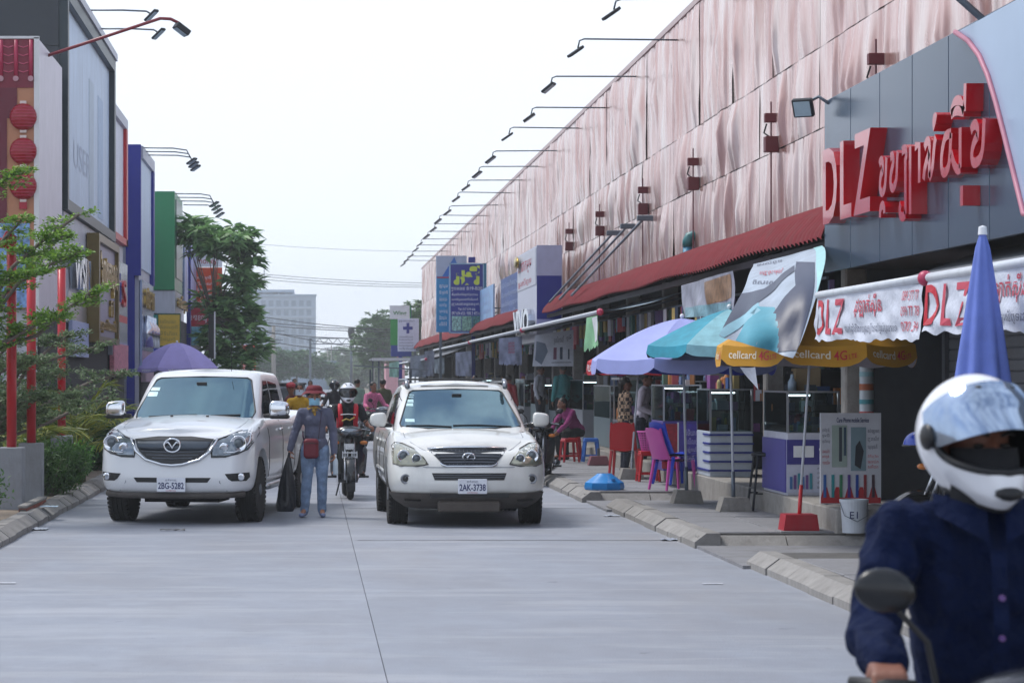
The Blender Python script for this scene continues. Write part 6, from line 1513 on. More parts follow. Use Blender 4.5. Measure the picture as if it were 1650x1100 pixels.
plaid = bpy.data.materials.new('plaid_cloth'); plaid.use_nodes = True; _t = plaid.node_tree; _ck = _t.nodes.new('ShaderNodeTexChecker'); _ck.inputs['Scale'].default_value = 17; _ck.inputs[1].default_value = (*hexc('#a58b74'), 1); _ck.inputs[2].default_value = (*hexc('#251c1c'), 1)
_tc = _t.nodes.new('ShaderNodeTexCoord'); _t.links.new(_tc.outputs['Object'], _ck.inputs['Vector']); _t.links.new(_ck.outputs[0], _t.nodes['Principled BSDF'].inputs['Base Color']); _t.nodes['Principled BSDF'].inputs['Roughness'].default_value = .9
_tc_backup = None
J = stand(1.55); person('person in brown plaid shirt standing next to the one in white hooded jacket', (5.22, 40.1, .155), radians(100), J, ('#7a4f3d', plaid, '#1b2132'), vox=.012, female=True)
J = stand(1.66); person('shopkeeper in faded brown shirt standing inside behind the glass counter', (6.3, 49.5, .39), radians(-40), J, ('#7a4f3d', '#5d4140', '#24262b'), vox=.014)
for (x, y, rz_, lab, c1, c2) in ((5.5, 52.6, 200, 'person in teal shirt at the shop under the phone poster', '#3f8a8c', '#20242c'), (5.45, 57.4, 60, 'person in white shirt at the shop behind the sign box', '#b9bcc6', '#2b2f3a'), (5.3, 64.5, 150, 'person in red shirt outside the cloth banner shop', '#9c2a34', '#22262e'), (4.9, 72.0, -40, 'person in grey shirt walking past the shop under the big blue sign', '#7d8290', '#2b3040'), (6.4, 43.0, 240, 'person in yellow shirt inside the shop beside the plaid shirt', '#b79a3a', '#22262e')):
    person(lab, (x, y, .39 if x > 5.36 else .155), radians(rz_), stand(1.6), ('#7a4f3d', c1, c2), vox=.016)
# ================================================================== UMBRELLAS, STALLS AND SIGNS
def umbrella(label, base, apex, R, rim_z, outer, inner, val=.14, n=8, base_kind='concrete', wall=None, rot=.2, print_=None, dome=.55, pole_r=.016, val_col=None, tilt=(0, 0), polemat=None):
    """parasol: base (x,y,z), canopy apex (x,y,z) in world; canopy panels, valances and ribs are parts"""
    t = thing('parasol', label, 'parasol', base); b = Vector(base); ap = Vector(apex) - b; rz_ = rim_z - base[2]
    mb = MB(); mb.tube([(0, 0, .1), tuple(Vector((0, 0, .1)).lerp(ap, .5)), tuple(ap + Vector((0, 0, .03)))], pole_r, 10); mb.build('pole', polemat or mat('white_pole', '#c5cad3', .4, var=.15, dirt=.3), t, smooth=True)
    mb = MB(); mb.tube([(0, 0, .05), tuple(Vector((0, 0, .1)).lerp(ap, .16))], pole_r * 1.45, 10); mb.build('pole_sleeve', M_steel if base_kind != 'red' else M_red, t, smooth=True)
    mb = MB()
    if base_kind == 'concrete': mb.prism([(-.19, 0), (.19, 0), (.15, .16), (-.14, .17)], 'xz', -.16, .16); mm = M_conc
    elif base_kind == 'red': mb.prism([(-.185, 0), (.185, 0), (.16, .17), (-.16, .17)], 'xz', -.15, .15); mm = flat('#a81a2a', .5, dirt=.3)
    else: mb.lathe([(.0, 0), (.24, 0), (.26, .05), (.22, .14), (.06, .2), (0, .2)], (0, 0, 0), 'z', 20); mm = M_conc
    mb.build('base', mm, t, fixn=True)
    Mo, Mi = outer, inner
    def rib(k, s):
        a = 2 * pi * k / n + rot; r = R * s; h = (ap.z - rz_); z = ap.z - h * (s ** (1 + dome)); 
        return Vector((ap.x + r * cos(a), ap.y + r * sin(a), z + tilt[0] * r * cos(a) + tilt[1] * r * sin(a)))
    for k in range(n):
        def fn(u, v, k=k):
            s = .02 + .98 * v; p = rib(k, s).lerp(rib(k + 1, s), u); p.z -= .05 * R * s * sin(pi * u) * .5; return p
        mb = MB(); mb.grid(fn, 6, 10); mb.build('canopy_panel', Mo[k % len(Mo)], t, smooth=True)
        mb = MB(); mb.grid(lambda u, v: fn(u, v) - Vector((0, 0, .006)), 6, 10); mb.build('canopy_lining', Mi, t, smooth=True)
        def vf(u, v, k=k):
            p = rib(k, 1).lerp(rib(k + 1, 1), u); p.z -= .025 * R * sin(pi * u); d = val * (.80 + .20 * min(1, 6 * min(u, 1 - u))); c = Vector((ap.x, ap.y, 0)); o = (Vector((p.x, p.y, 0)) - c).normalized() * .02 * v
            e = 1.0 if .05 < u < .95 else .85
            return p + o - Vector((0, 0, d * v * e)) + Vector((0, 0, .008 * sin(u * 9 + k) * v))
        mb = MB(); mb.grid(vf, 10, 3); V = mb.build('valance', (val_col or Mo)[k % len(val_col or Mo)], t, smooth=True)
        mb = MB(); mb.grid(lambda u, v: vf(u, v) * 1.0 - (Vector((vf(u, v).x - ap.x, vf(u, v).y - ap.y, 0)).normalized() * .005), 10, 3); mb.build('valance_lining', Mi, t, smooth=True)
        mb = MB(); mb.tube([rib(k, .05) - Vector((0, 0, .02)), rib(k, .5) - Vector((0, 0, .02)), rib(k, 1) - Vector((0, 0, .02))], .006, 5); mb.build('rib', M_steel, t)
        hub = Vector((0, 0, .1)).lerp(ap, .84); mb = MB(); mb.tube([hub, rib(k, .5) - Vector((0, 0, .02))], .005, 5); mb.build('strut', M_steel, t)
        if print_:
            for (s_, m_, u0, u1, v0, v1) in print_:
                vv, ff = text_mesh(s_, 0.0, .01); vv = vv.copy(); lo = vv.min(0); hi = vv.max(0); uu = (vv[:, 0] - lo[0]) / (hi[0] - lo[0]); ww = (vv[:, 1] - lo[1]) / (hi[1] - lo[1])
                q = MB(); pts = []
                for a_, b_ in zip(uu, ww):
                    u = 1 - (u1 + (u0 - u1) * a_) if False else (u0 + (u1 - u0) * a_); p = vf(u, v0 + (v1 - v0) * (1 - b_)); c = Vector((p.x - ap.x, p.y - ap.y, 0)).normalized(); pts.append(tuple(p + c * .006))
                q.v = pts; q.f = ff; q.build('lettering', m_, V)
    mb = MB(); mb.sphere(ap + Vector((0, 0, .03)), .03, 10, 8); mb.build('finial', M_text_w, t, smooth=True)
    return t
def fabric(name, c, var=.1, **k): return mat(name, c, .75, var=var, vscale=4, bump=.1, bscale=80, **k)
F_lav = fabric('lavender_fabric', '#9ba3dc'); F_navy = fabric('royal_blue_lining', '#1a2c9e'); F_teal = fabric('teal_fabric', '#2f8fa6', .3); F_teal2 = fabric('pale_teal_fabric', '#8cc0cc', .3); F_yel = fabric('amber_fabric', '#c68f1e'); F_greyl = fabric('grey_lining', '#8d8890'); F_red = fabric('red_fabric', '#b3202e'); F_lil = fabric('lilac_fabric', '#a79bd4'); F_lil2 = fabric('mauve_fabric', '#9487c2')
umbrella('lavender parasol with royal blue lining over the pink chair', (4.71, 30.25, .15), (4.66, 30.3, PZ(513, 30.3)), 1.18, PZ(578, 30.3), [F_lav], F_navy, val=.17, rot=.35)
umbrella('teal parasol with torn printed valance between the lavender and amber ones', (4.99, 28.5, .15), (4.94, 28.5, PZ(498, 28.5)), .98, PZ(556, 28.5), [F_teal, F_teal2], fabric('green_grey_lining', '#6f8a84'), val=.13, rot=.1, dome=.3)
umbrella('amber parasol with white and red print on a red weighted base', (5.03, 24.9, .15), (5.19, 24.9, PZ(478, 24.9)), 1.04, PZ(556, 24.9), [F_yel], F_greyl, val=.20, rot=.30, base_kind='red', dome=.2, pole_r=.014,
         print_=[('cellcard', flat('#efe6d0', .5), .12, .56, .22, .62), ('4G', M_text_r, .60, .76, .22, .68), ('LTE', M_text_r, .78, .88, .42, .66)])
umbrella('red beer parasol standing behind the lavender one', (4.96, 37.4, .15), (5.22, 38.2, PZ(552, 38.2)), .85, PZ(582, 38.2), [F_red], fabric('dark_red_lining', '#5d1c24'), val=.20, rot=.5, print_=[('PILSNER', M_text_w, .1, .9, .2, .7)])
U = umbrella('lilac parasol with white print beside the left shop fronts', (-3.42, 62, .1), (-3.42, 62, PZ(552, 62)), 1.12, PZ(592, 62), [F_lil, F_lil, F_lil2, F_lil], fabric('mauve_lining', '#6e5f98'), val=.10, rot=-pi / 2 - pi / 8, dome=.8, base_kind='round', print_=[('vivo', M_text_w, .3, .7, .05, .75)])
# closed blue umbrella
t = thing('closed_parasol', 'folded blue parasol tied on its pole beside the white banners', 'parasol', (4.31, 15.5, .15))
def cf(u, v):
    a = 2 * pi * u; s = 1 - v; r = (.03 + .185 * s ** .9) * (1 + .16 * (sin(a * 8) * (.3 + .7 * s))); 
    if s < .04: r *= .7
    return (r * cos(a), r * sin(a), 1.20 + 1.29 * v - .03 * sin(a * 8) * s)
mb = MB(); mb.grid(cf, 96, 16, True); mb.build('folded_canopy', fabric('faded_blue_fabric', '#6478c4', .15), t, smooth=True)
mb = MB(); mb.tube([(0, 0, .05), (0, 0, 2.53)], .018, 10); mb.build('pole', M_white, t); mb = MB(); mb.lathe([(.0, 0), (.26, 0), (.26, .06), (.06, .14), (0, .14)], (0, 0, 0), 'z', 20); mb.build('base', M_conc, t)
mb = MB(); mb.lathe([(0, 2.49), (.03, 2.49), (.026, 2.54), (0, 2.55)], (0, 0, 0), 'z', 12); mb.build('finial', M_text_w, t)

# ---- cloth: banners, flags, tarps
def cloth(name, label, cat, f, m, nu=30, nv=20, group=None, prints=(), base=None):
    """f(u,v)->world point, v=0 top; prints: (uv polygon, material)"""
    o = base or f(.5, 1); t = thing(name, label, cat, o, group=group); q = Vector(o)
    mb = MB(); mb.grid(lambda u, v: Vector(f(u, v)) - q, nu, nv); mb.build('cloth', m, t, smooth=True)
    for (poly, pm) in prints:
        P = [Vector(p) for p in poly]; B = []
        for i in range(len(P)):
            a, b = P[i], P[(i + 1) % len(P)]; n = max(1, int((b - a).length / .06)); B += [a.lerp(b, k / n) for k in range(n)]
        res = delaunay_2d_cdt(B + [Vector((x / 17 + .01, y / 17 + .013)) for x in range(17) for y in range(17)], [(i, (i + 1) % len(B)) for i in range(len(B))], [], 1, 1e-5)
        vs = []
        for w in res[0]:
            u, v = min(1, max(0, w.x)), min(1, max(0, w.y)); p = Vector(f(u, v)); e = 1e-3; du = Vector(f(min(1, u + e), v)) - p; dv = Vector(f(u, min(1, v + e))) - p
            if du.length < 1e-9: du = p - Vector(f(u - e, v))
            if dv.length < 1e-9: dv = p - Vector(f(u, v - e))
            nn = du.cross(dv).normalized(); 
            if nn.y > 0 and abs(nn.y) > abs(nn.x) or (abs(nn.x) >= abs(nn.y) and nn.x > 0): nn = -nn
            vs.append(p + nn * .006 - q)
        used = sorted({i for f_ in res[2] for i in f_}); ix = {o_: k for k, o_ in enumerate(used)}
        mb = MB(); mb.v = [tuple(vs[i]) for i in used]; mb.f = [tuple(ix[i] for i in f_) for f_ in res[2]]; mb.build('print', pm, t, smooth=True)
    return t
def cloth_text(t, f, s, m, u0, u1, v0, v1, bold=0):
    vv, ff = text_mesh(s, 0.0, bold); lo = vv.min(0); hi = vv.max(0); q = Vector(t.location); pts = []
    for x, y, _ in vv:
        u = u0 + (u1 - u0) * (x - lo[0]) / (hi[0] - lo[0]); v = v1 + (v0 - v1) * (y - lo[1]) / (hi[1] - lo[1]); p = Vector(f(u, v)); du = Vector(f(min(1, u + .001), v)) - p; dv = Vector(f(u, min(1, v + .001))) - p; n = du.cross(dv).normalized()
        if n.y > 0 and abs(n.y) > abs(n.x) or (abs(n.x) >= abs(n.y) and n.x > 0): n = -n
        pts.append(tuple(p + n * .008 - q))
    mb = MB(); mb.v = pts; mb.f = ff; mb.build('lettering', m, t)
def quadf(c, wav=.02, ax=(0, -1, 0), ku=9, kv=5, ph=0, rag=0):
    TL, TR, BR, BL = [Vector(p) for p in c]; A = Vector(ax)
    def f(u, v):
        p = TL.lerp(TR, u).lerp(BL.lerp(BR, u), v); return p + A * wav * (sin(u * ku + v * kv + ph) + .6 * sin(u * ku * 2.3 - v * kv * 1.7 + ph * 2)) * (.25 + .75 * v) + Vector((0, 0, rag * (noise.noise((u * 18, ph, 0)) * v ** 8)))
    return f
M_tarp = mat('white_tarpaulin', '#c9cedb', .55, var=.1, vscale=9, bump=.35, bscale=30); M_pale = flat('#b9c6d6', .6); M_fade_r = flat('#c0485a', .6); M_fade_k = flat('#5a5f74', .7)
# DLZ valances on the near awnings
def dlz_banner(y0, y1, ztop, lab, cut=0):
    f = quadf([(4.55, y0, ztop[0]), (4.55, y1, ztop[1]), (4.53, y1, ztop[1] - .42), (4.52, y0, ztop[0] - .42)], .012, (-1, 0, 0), 16, 9, y0, rag=.035)
    t = cloth('awning_banner', lab, 'banner', f, M_tarp, 70, 14)
    cloth_text(t, f, 'D', M_text_r, .02 - cut, .10 - cut * .3, .16, .88, .02); cloth_text(t, f, 'L', M_fade_r, .13, .19, .16, .88, .02); cloth_text(t, f, 'Z', M_fade_r, .21, .31, .16, .88, .02)
    cloth_text(t, f, 'ដុឡាក់សុីន', M_fade_r, .42, .66, .10, .55, .01); cloth_text(t, f, 'លក់ដុំនិងរាយទូរស័ព្ទដៃគ្រប់ប្រភេទ', M_fade_k, .34, .80, .66, .88)
    for k in range(3): cloth_text(t, f, ('089 377 77', '099 77 78', '070 34')[k], M_fade_r, .84, .98, .10 + .28 * k, .28 + .28 * k)
    return f
dlz_banner(21.7, 17.95, (2.48, 2.42), 'white banner valance with red letters hanging over the amber parasol'); dlz_banner(17.8, 14.0, (2.47, 2.42), 'torn white banner valance half hidden by the folded blue parasol', .02)
def awning(label, y0, y1, xf, zf, zb_, m_top, group=None, ball=True, drop=0):
    t = thing('awning', label, 'awning', (xf, y0, zf), group=group)
    def f(u, v): y = y0 + (y1 - y0) * u; return (xf + (6.0 - xf) * v, y, zf + (zb_ - zf) * v - .05 * sin(pi * v))
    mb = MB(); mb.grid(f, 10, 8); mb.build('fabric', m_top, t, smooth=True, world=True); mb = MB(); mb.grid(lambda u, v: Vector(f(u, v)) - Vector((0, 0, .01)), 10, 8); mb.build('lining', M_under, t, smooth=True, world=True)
    mb = MB(); mb.tube([(xf, y0, zf), (xf, y1, zf)], .035, 10); mb.build('front_bar', mat('white_bar', '#c9ced6', .4, var=.1, dirt=.2), t, smooth=True, world=True)
    for y in (y0 + .6, (y0 + y1) / 2, y1 - .6):
        mb = MB(); mb.tube([(xf + .02, y, zf - .03), (5.2, y + .5, zf + .05), (6.0, y, zb_ - .1)], .018, 6); mb.build('folding_arm', M_steel, t, world=True)
    if ball: mb = MB(); mb.sphere((xf, y0 - .02, zf), .058, 14, 10); mb.build('end_ball', flat('#b5375a', .4), t, smooth=True, world=True)
M_awn = fabric('grey_awning_fabric', '#6c7078', .15)
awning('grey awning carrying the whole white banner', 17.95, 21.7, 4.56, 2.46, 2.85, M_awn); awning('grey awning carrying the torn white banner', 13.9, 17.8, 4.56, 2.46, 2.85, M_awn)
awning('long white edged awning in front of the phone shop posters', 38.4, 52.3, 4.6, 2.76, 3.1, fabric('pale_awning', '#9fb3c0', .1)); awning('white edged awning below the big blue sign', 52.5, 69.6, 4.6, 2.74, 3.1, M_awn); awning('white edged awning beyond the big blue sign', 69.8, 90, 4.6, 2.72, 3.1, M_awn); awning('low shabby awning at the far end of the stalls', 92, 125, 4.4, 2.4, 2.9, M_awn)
# draped tarps
f = quadf([W(1214, 426, 29.3), W(1327, 396, 25.55), W(1298, 577, 23.5), W(1178, 540, 23.7)], .05, (-.7, -.7, 0), 7, 5, 1.2)
_f0 = f
def f(u, v):   # hangs slack in front of the parasol's canopy
    p = Vector(_f0(u, v)); s_ = min(1, v * 2.2); p.x -= .16 * sin(pi * s_ / 2) * (1 - .25 * v); p.y -= 1.25 * sin(pi * v) ** .8 * (.35 + .65 * (1 - v)); p.z += .10 * sin(pi * v) ; return p + Vector((0, -.03, 0)) * sin(u * 11 + v * 9)
t = cloth('draped_poster', 'large twisted vinyl poster in white, teal and navy draped onto the amber parasol', 'poster', f, mat('vinyl_white', '#a3b0bf', .45, var=.2, vscale=4), 40, 30,
      prints=[([(.62, .20), (.9, .25), (1, .95), (.75, 1), (.55, .75), (.72, .5)], flat('#2b3450', .45)), ([(.3, .72), (.55, .70), (.78, 1), (.25, 1)], flat('#4d9cb0', .45)), ([(0, .62), (.3, .55), (.62, .26), (.66, .34), (.34, .68), (0, .95)], flat('#3a4256', .45)), ([(0, .95), (.34, .68), (.42, .74), (.12, 1), (0, 1)], flat('#86b6c6', .45)), ([(.88, .0), (1, 0), (1, .6), (.92, .3)], flat('#9fd0d2', .45))])
cloth_text(t, f, 'ទូរស័ព្ទ', M_fade_k, .06, .42, .06, .17); cloth_text(t, f, 'បញ្ចុះតម្លៃ', M_fade_r, .16, .48, .28, .38); cloth_text(t, f, 'ពិសេស', M_fade_k, .1, .42, .44, .5)
f = quadf([W(1098, 460, 35.2), W(1180, 436, 31.0), W(1188, 508, 30.6), W(1100, 512, 34.6)], .06, (-.6, -.8, 0), 9, 3, 2.2)
cloth('hanging_poster', 'faded brown and grey picture poster hanging crumpled under the red eaves roof', 'poster', f, mat('grey_vinyl', '#8d8f9e', .5, var=.35, vscale=5), 30, 20, prints=[([(.5, .1), (.95, .05), (.95, .6), (.5, .7)], mat('tan_print', '#86664a', .5, var=.5, vscale=9)), ([(.05, .7), (.95, .68), (.95, .98), (.05, 1)], mat('teal_grey_print', '#6c93a0', .5, var=.4, vscale=9))])
f = quadf([W(1180, 575, 27.2), W(1215, 578, 27.0), W(1222, 628, 27.0), W(1192, 592, 27.2)], .02, (0, -1, 0), 4, 3, 0)
cloth('torn_poster', 'torn white poster scrap dangling below the amber parasol', 'poster', f, M_tarp, 12, 12)
f = quadf([W(862, 540, 50), W(924, 531, 50), W(924, 590, 50), W(858, 590, 50)], .015, (0, -1, 0), 6, 4, 0)
t = cloth('phone_poster', 'white phone poster with hand and handset pictures under the long awning', 'poster', f, M_tarp, 24, 16, prints=[([(.05, .2), (.28, .3), (.36, .55), (.22, .95), (.05, .8)], flat('#6f7c90', .5)), ([(.5, .45), (.58, .45), (.58, .8), (.5, .8)], flat('#7a4a68', .5)), ([(.66, .45), (.73, .45), (.73, .8), (.66, .8)], flat('#3d4760', .5)), ([(.86, .52), (.9, .52), (.9, .8), (.86, .8)], flat('#3d4760', .5)), ([(.46, .88), (.95, .88), (.95, .9), (.46, .9)], M_fade_k)])
cloth_text(t, f, 'ទូរស័ព្ទដៃ', M_fade_k, .5, .75, .12, .36); cloth_text(t, f, 'ថ្មី', M_fade_k, .82, .95, .12, .3)
for (x0, x1, y0_, y1_, Y, lab, c) in ((804, 841, 545, 588, 54, 'pale grey printed cloth banner with faint red emblem hanging from the awning bar', '#9aa0bc'), (734, 760, 568, 606, 70.5, 'grey cloth banner with white fold hanging below the blue sign', '#9fa5ba'), (700, 716, 579, 602, 86, 'small white cloth hanging at the far awning', '#a9b4bd'), (684, 700, 566, 606, 92, 'long grey cloth hanging at the far stall roof', '#8d93a4'), (661, 686, 574, 608, 96, 'sagging grey tarp at the far stall roof', '#8f98a6'), (627, 643, 585, 608, 118, 'pale green cloth at the far end of the stalls', '#8db8ac')):
    f = quadf([W(x0, y0_, Y), W(x1, y0_ - 3, Y), W(x1, y1_, Y), W(x0, y1_ - 1, Y)], .03, (0, -1, 0), 8, 4, x0, rag=.06); t = cloth('cloth_banner', lab, 'banner', f, mat('banner_' + c.strip('#'), c, .7, var=.25, vscale=7), 20, 12)
    if x0 == 804:
        for k in range(4): cloth_text(t, f, '####', flat('#b0566e', .6), .4, .68, .16 + .11 * k, .26 + .11 * k)
f = quadf([W(945, 512, 39), W(962, 508, 38.4), W(966, 556, 38.4), W(942, 566, 39)], .03, (-.6, -.8, 0), 5, 3, 0, rag=.1)
cloth('flag', 'tattered pale green and white flag hanging at the awning end', 'flag', f, fabric('pale_green_cloth', '#8fc49a', .15), 16, 16, prints=[([(.55, .05), (.98, .02), (.98, .8), (.7, .85)], M_text_w)])

# ---- signs standing out from the market hall
def sign_box(label, px0, px1, py0, py1, Y, m, d=.14, post=None, name='hanging_sign'):
    t = thing(name, label, 'sign', (PX((px0 + px1) / 2, Y), Y, PZ(py1, Y))); mass(t, 'board', PX(px0, Y), PX(px1, Y), Y, Y + d, PZ(py1, Y), PZ(py0, Y), m, .01)
    if post: mass(t, 'post', PX(post - 3, Y), PX(post + 3, Y), Y + .02, Y + .13, .15, PZ(py1, Y), M_blue if post < 900 else M_steel)
    return t
def sp(t, nm, px0, px1, py0, py1, Y, m, k=.004): return mass(t, nm, PX(px0, Y), PX(px1, Y), Y - k, Y - .001, PZ(py1, Y), PZ(py0, Y), m)
def st_(t, s, px0, px1, py0, py1, Y, m, bold=0, k=.006): return text(t, 'lettering', s, m, (PX(px0, Y), Y - k, PZ(py1, Y)), PX(px1, Y) - PX(px0, Y), PZ(py0, Y) - PZ(py1, Y), '-y', bold=bold)
Y = 82.0; t = sign_box('big blue sign with yellow Khmer title and B19-B20 in a pale frame', 724, 780, 424, 537, Y, flat('#14248c', .35), .2, post=763)
for a in ((724, 726, 424, 537), (778, 780, 424, 537), (724, 780, 424, 426), (724, 780, 535, 537)): sp(t, 'frame', *a, Y, flat('#8fb4cf', .4), .02)
mass(t, 'teal_side', PX(780, Y), PX(784, Y), Y, Y + .2, PZ(540, Y), PZ(424, Y), flat('#1f7aa0', .4)); M_lime = flat('#c9dc4a', .4)
st_(t, 'រងវី', 731, 773, 428, 459, Y, M_lime, .03); st_(t, 'តូបលេខ B19-B20', 727, 777, 462, 469, Y, M_text_w)
for k, z in enumerate((471, 479, 487)): lines(t, M_text_w, 1, '-y', PX(728, Y), PX(776, Y), PZ(z + 7, Y), PZ(z, Y), Y - .006)
st_(t, 'Tel: 017 674 666', 738, 766, 496, 500, Y, M_text_w); st_(t, '097 654 655 / 088 2 455 666', 728, 777, 502, 507, Y, M_text_w)
for k in range(3): sp(t, 'picture', 728 + 16.5 * k, 743.5 + 16.5 * k, 509, 533, Y, mat('photo_print%d' % k, ('#9cc7c0', '#8ab7a4', '#4f8f8c')[k], .5, var=.9, vscale=14))
mass(t, 'top_bracket', PX(755, Y), PX(766, Y), Y + .03, Y + .1, PZ(423, Y), PZ(414, Y), M_blue)
Y = 84.5; t = sign_box('pale blue bank sign behind the big blue sign', 703, 752, 412, 535, Y, flat('#2f8fc6', .4)); sp(t, 'grey_head', 703, 752, 412, 445, Y, flat('#aeb9cf', .4)); 
mb = MB(); mb.prism([(PX(712, Y), PZ(446, Y)), (PX(732, Y), PZ(414, Y)), (PX(745, Y), PZ(446, Y)), (PX(735, Y), PZ(446, Y)), (PX(730, Y), PZ(432, Y)), (PX(722, Y), PZ(446, Y))], 'xz', Y - .02, Y - .005); mb.build('emblem', flat('#2a6cc0', .4), t, world=True, fixn=True); sp(t, 'red_line', 704, 724, 446, 448, Y, M_red, .01)
for k in range(7): lines(t, M_text_w, 1, '-y', PX(708, Y), PX(722, Y), PZ(466 + 10 * k, Y), PZ(457 + 10 * k, Y), Y - .006)
mass(t, 'post', PX(708, Y), PX(712, Y), Y + .02, Y + .1, .15, PZ(535, Y), M_steel)
Y = 129.0; t = sign_box('tall green and blue sign with a rounded white head', 630, 663, 493, 574, Y, flat('#23378c', .4), .25, post=645, name='wing_sign'); t.name = 'money_sign'
sp(t, 'white_head', 628, 660, 492, 514, Y, flat('#d5dae0', .4), .05); sp(t, 'green_field', 629, 645, 514, 556, Y, flat('#1f8a3a', .4), .02); st_(t, 'Wing', 633, 655, 501, 509, Y, flat('#2c7a3c', .4), .02, .06); mass(t, 'green_edge', PX(658, Y), PX(662, Y), Y - .03, Y + .2, PZ(514, Y), PZ(492, Y), flat('#1f8a3a', .4))
Y = 126.0; t = sign_box('white pharmacy sign with blue cross beside the tall green sign', 641, 675, 513, 566, Y, flat('#c9cfe4', .4)); sp(t, 'cross', 655, 659.5, 520, 537, Y, M_blue, .02); sp(t, 'cross', 649.5, 665, 526, 531, Y, M_blue, .025); lines(t, M_text_b, 1, '-y', PX(643, Y), PX(673, Y), PZ(520, Y), PZ(514, Y), Y - .006); lines(t, M_text_b, 5, '-y', PX(643, Y), PX(670, Y), PZ(564, Y), PZ(540, Y), Y - .006); mass(t, 'post', PX(668, Y), PX(670, Y), Y + .02, Y + .1, .15, PZ(566, Y), M_steel)
# white and blue sign box with raised letters
t = thing('shop_sign_box', 'tall white and blue sign box with raised silver letters on its street side', 'sign', (5.3, 56.6, 3)); Y = 56.6
mass(t, 'box', 5.3, 5.9, Y, 61.8, 2.55, 4.8, mat('white_sign_panel', '#b4b8cc', .3, var=.05)); sp(t, 'white_face', 865, 905, 395, 444, Y, flat('#aeb4d2', .4)); sp(t, 'blue_face', 865, 905, 444, 514, Y, M_blue); mass(t, 'street_top', 5.285, 5.298, Y + .1, 61.7, 3.9, 4.75, flat('#c3c6d2', .4))
text(t, 'raised_letters', 'VIVO', M_silver, (5.298, 61.3, 2.75), 4.3, .62, '-x', ext=.16, bold=.04); text(t, 'lettering', 'សេវាកម្ម', M_fade_r, (5.28, 61.4, 4.25), 3.6, .35, '-x'); text(t, 'lettering', 'ទូរស័ព្ទ', M_fade_r, (5.28, 61.4, 3.95), 3.6, .2, '-x'); mb = MB(); mb.sphere((5.2, 61.0, 4.6), (.06, .5, .16), 12, 8); mb.build('emblem', M_gold, t, smooth=True, world=True)
sp(t, 'lilac_panel', 865, 905, 514, 530, Y, flat('#a8a5d8', .4)); mass(t, 'post', 5.5, 5.6, 58, 58.1, .385, 2.55, M_steel)
for (ya, yb, lab, c) in ((63, 73, 'blue banner board with printed rows on the pink wall', '#33508f'), (76, 84, 'pale blue picture board on the pink wall beside the bank sign', '#8fb3dc')):
    t = thing('wall_banner', lab, 'banner', (5.9, ya, 3.5)); mass(t, 'board', 5.75, 5.8, ya, yb, 3.35, 4.65, mat('banner_print' + c.strip('#'), c, .5, var=.3, vscale=3)); lines(t, flat('#9fb0d8', .5), 4, '-x', -(yb - .4), -(ya + .4), 3.45, 4.55, 5.742)
    for y in (ya + 1, yb - 1): mass(t, 'stay', 5.8, 6.4, y, y + .04, 3.9, 3.94, M_steel)

# ---- stalls
def goods(root, x0, x1, y0, y1, z, n, hmax=.25, seed=1, pal=None, name='goods'):
    r = random.Random(seed); pal = pal or ['#6d7fa6', '#b2b5be', '#a8444b', '#5c7a68', '#c2ae74', '#3f5a8c', '#d2d5db', '#8a5490', '#2c3742', '#b8743c']
    by = {}
    for i in range(n):
        c = r.choice(pal); mb = by.setdefault(c, MB()); w, d, h = r.uniform(.05, .16), r.uniform(.05, .14), r.uniform(.05, hmax); x = r.uniform(x0, x1); y = r.uniform(y0, y1)
        if r.random() < .35: mb.lathe([(0, 0), (w * .35, 0), (w * .35, h * .75), (w * .15, h), (0, h)], (x, y, z), 'z', 8)
        else: mb.box((x, y, z + h / 2), (w, d, h), (0, 0, r.uniform(-.3, .3)))
    for c, mb in by.items(): mb.build(name, flat(c, .5), root, world=True, kind='stuff')
def rack(label, x0, x1, y0, y1, zs, seed, m=M_dsteel, per=16, group=None):
    t = thing('shelf_rack', label, 'shelf', ((x0 + x1) / 2, y0, zs[0]), group=group)
    for i, z in enumerate(zs): mass(t, 'shelf', x0, x1, y0, y1, z, z + .03, m); goods(t, x0 + .08, x1 - .05, y0 + .1, y1 - .1, z + .03, per, .30, seed + i)
    for y in (y0, y1 - .04): mass(t, 'upright', x0, x0 + .04, y, y + .04, .385, zs[-1] + .45, m)
    return t
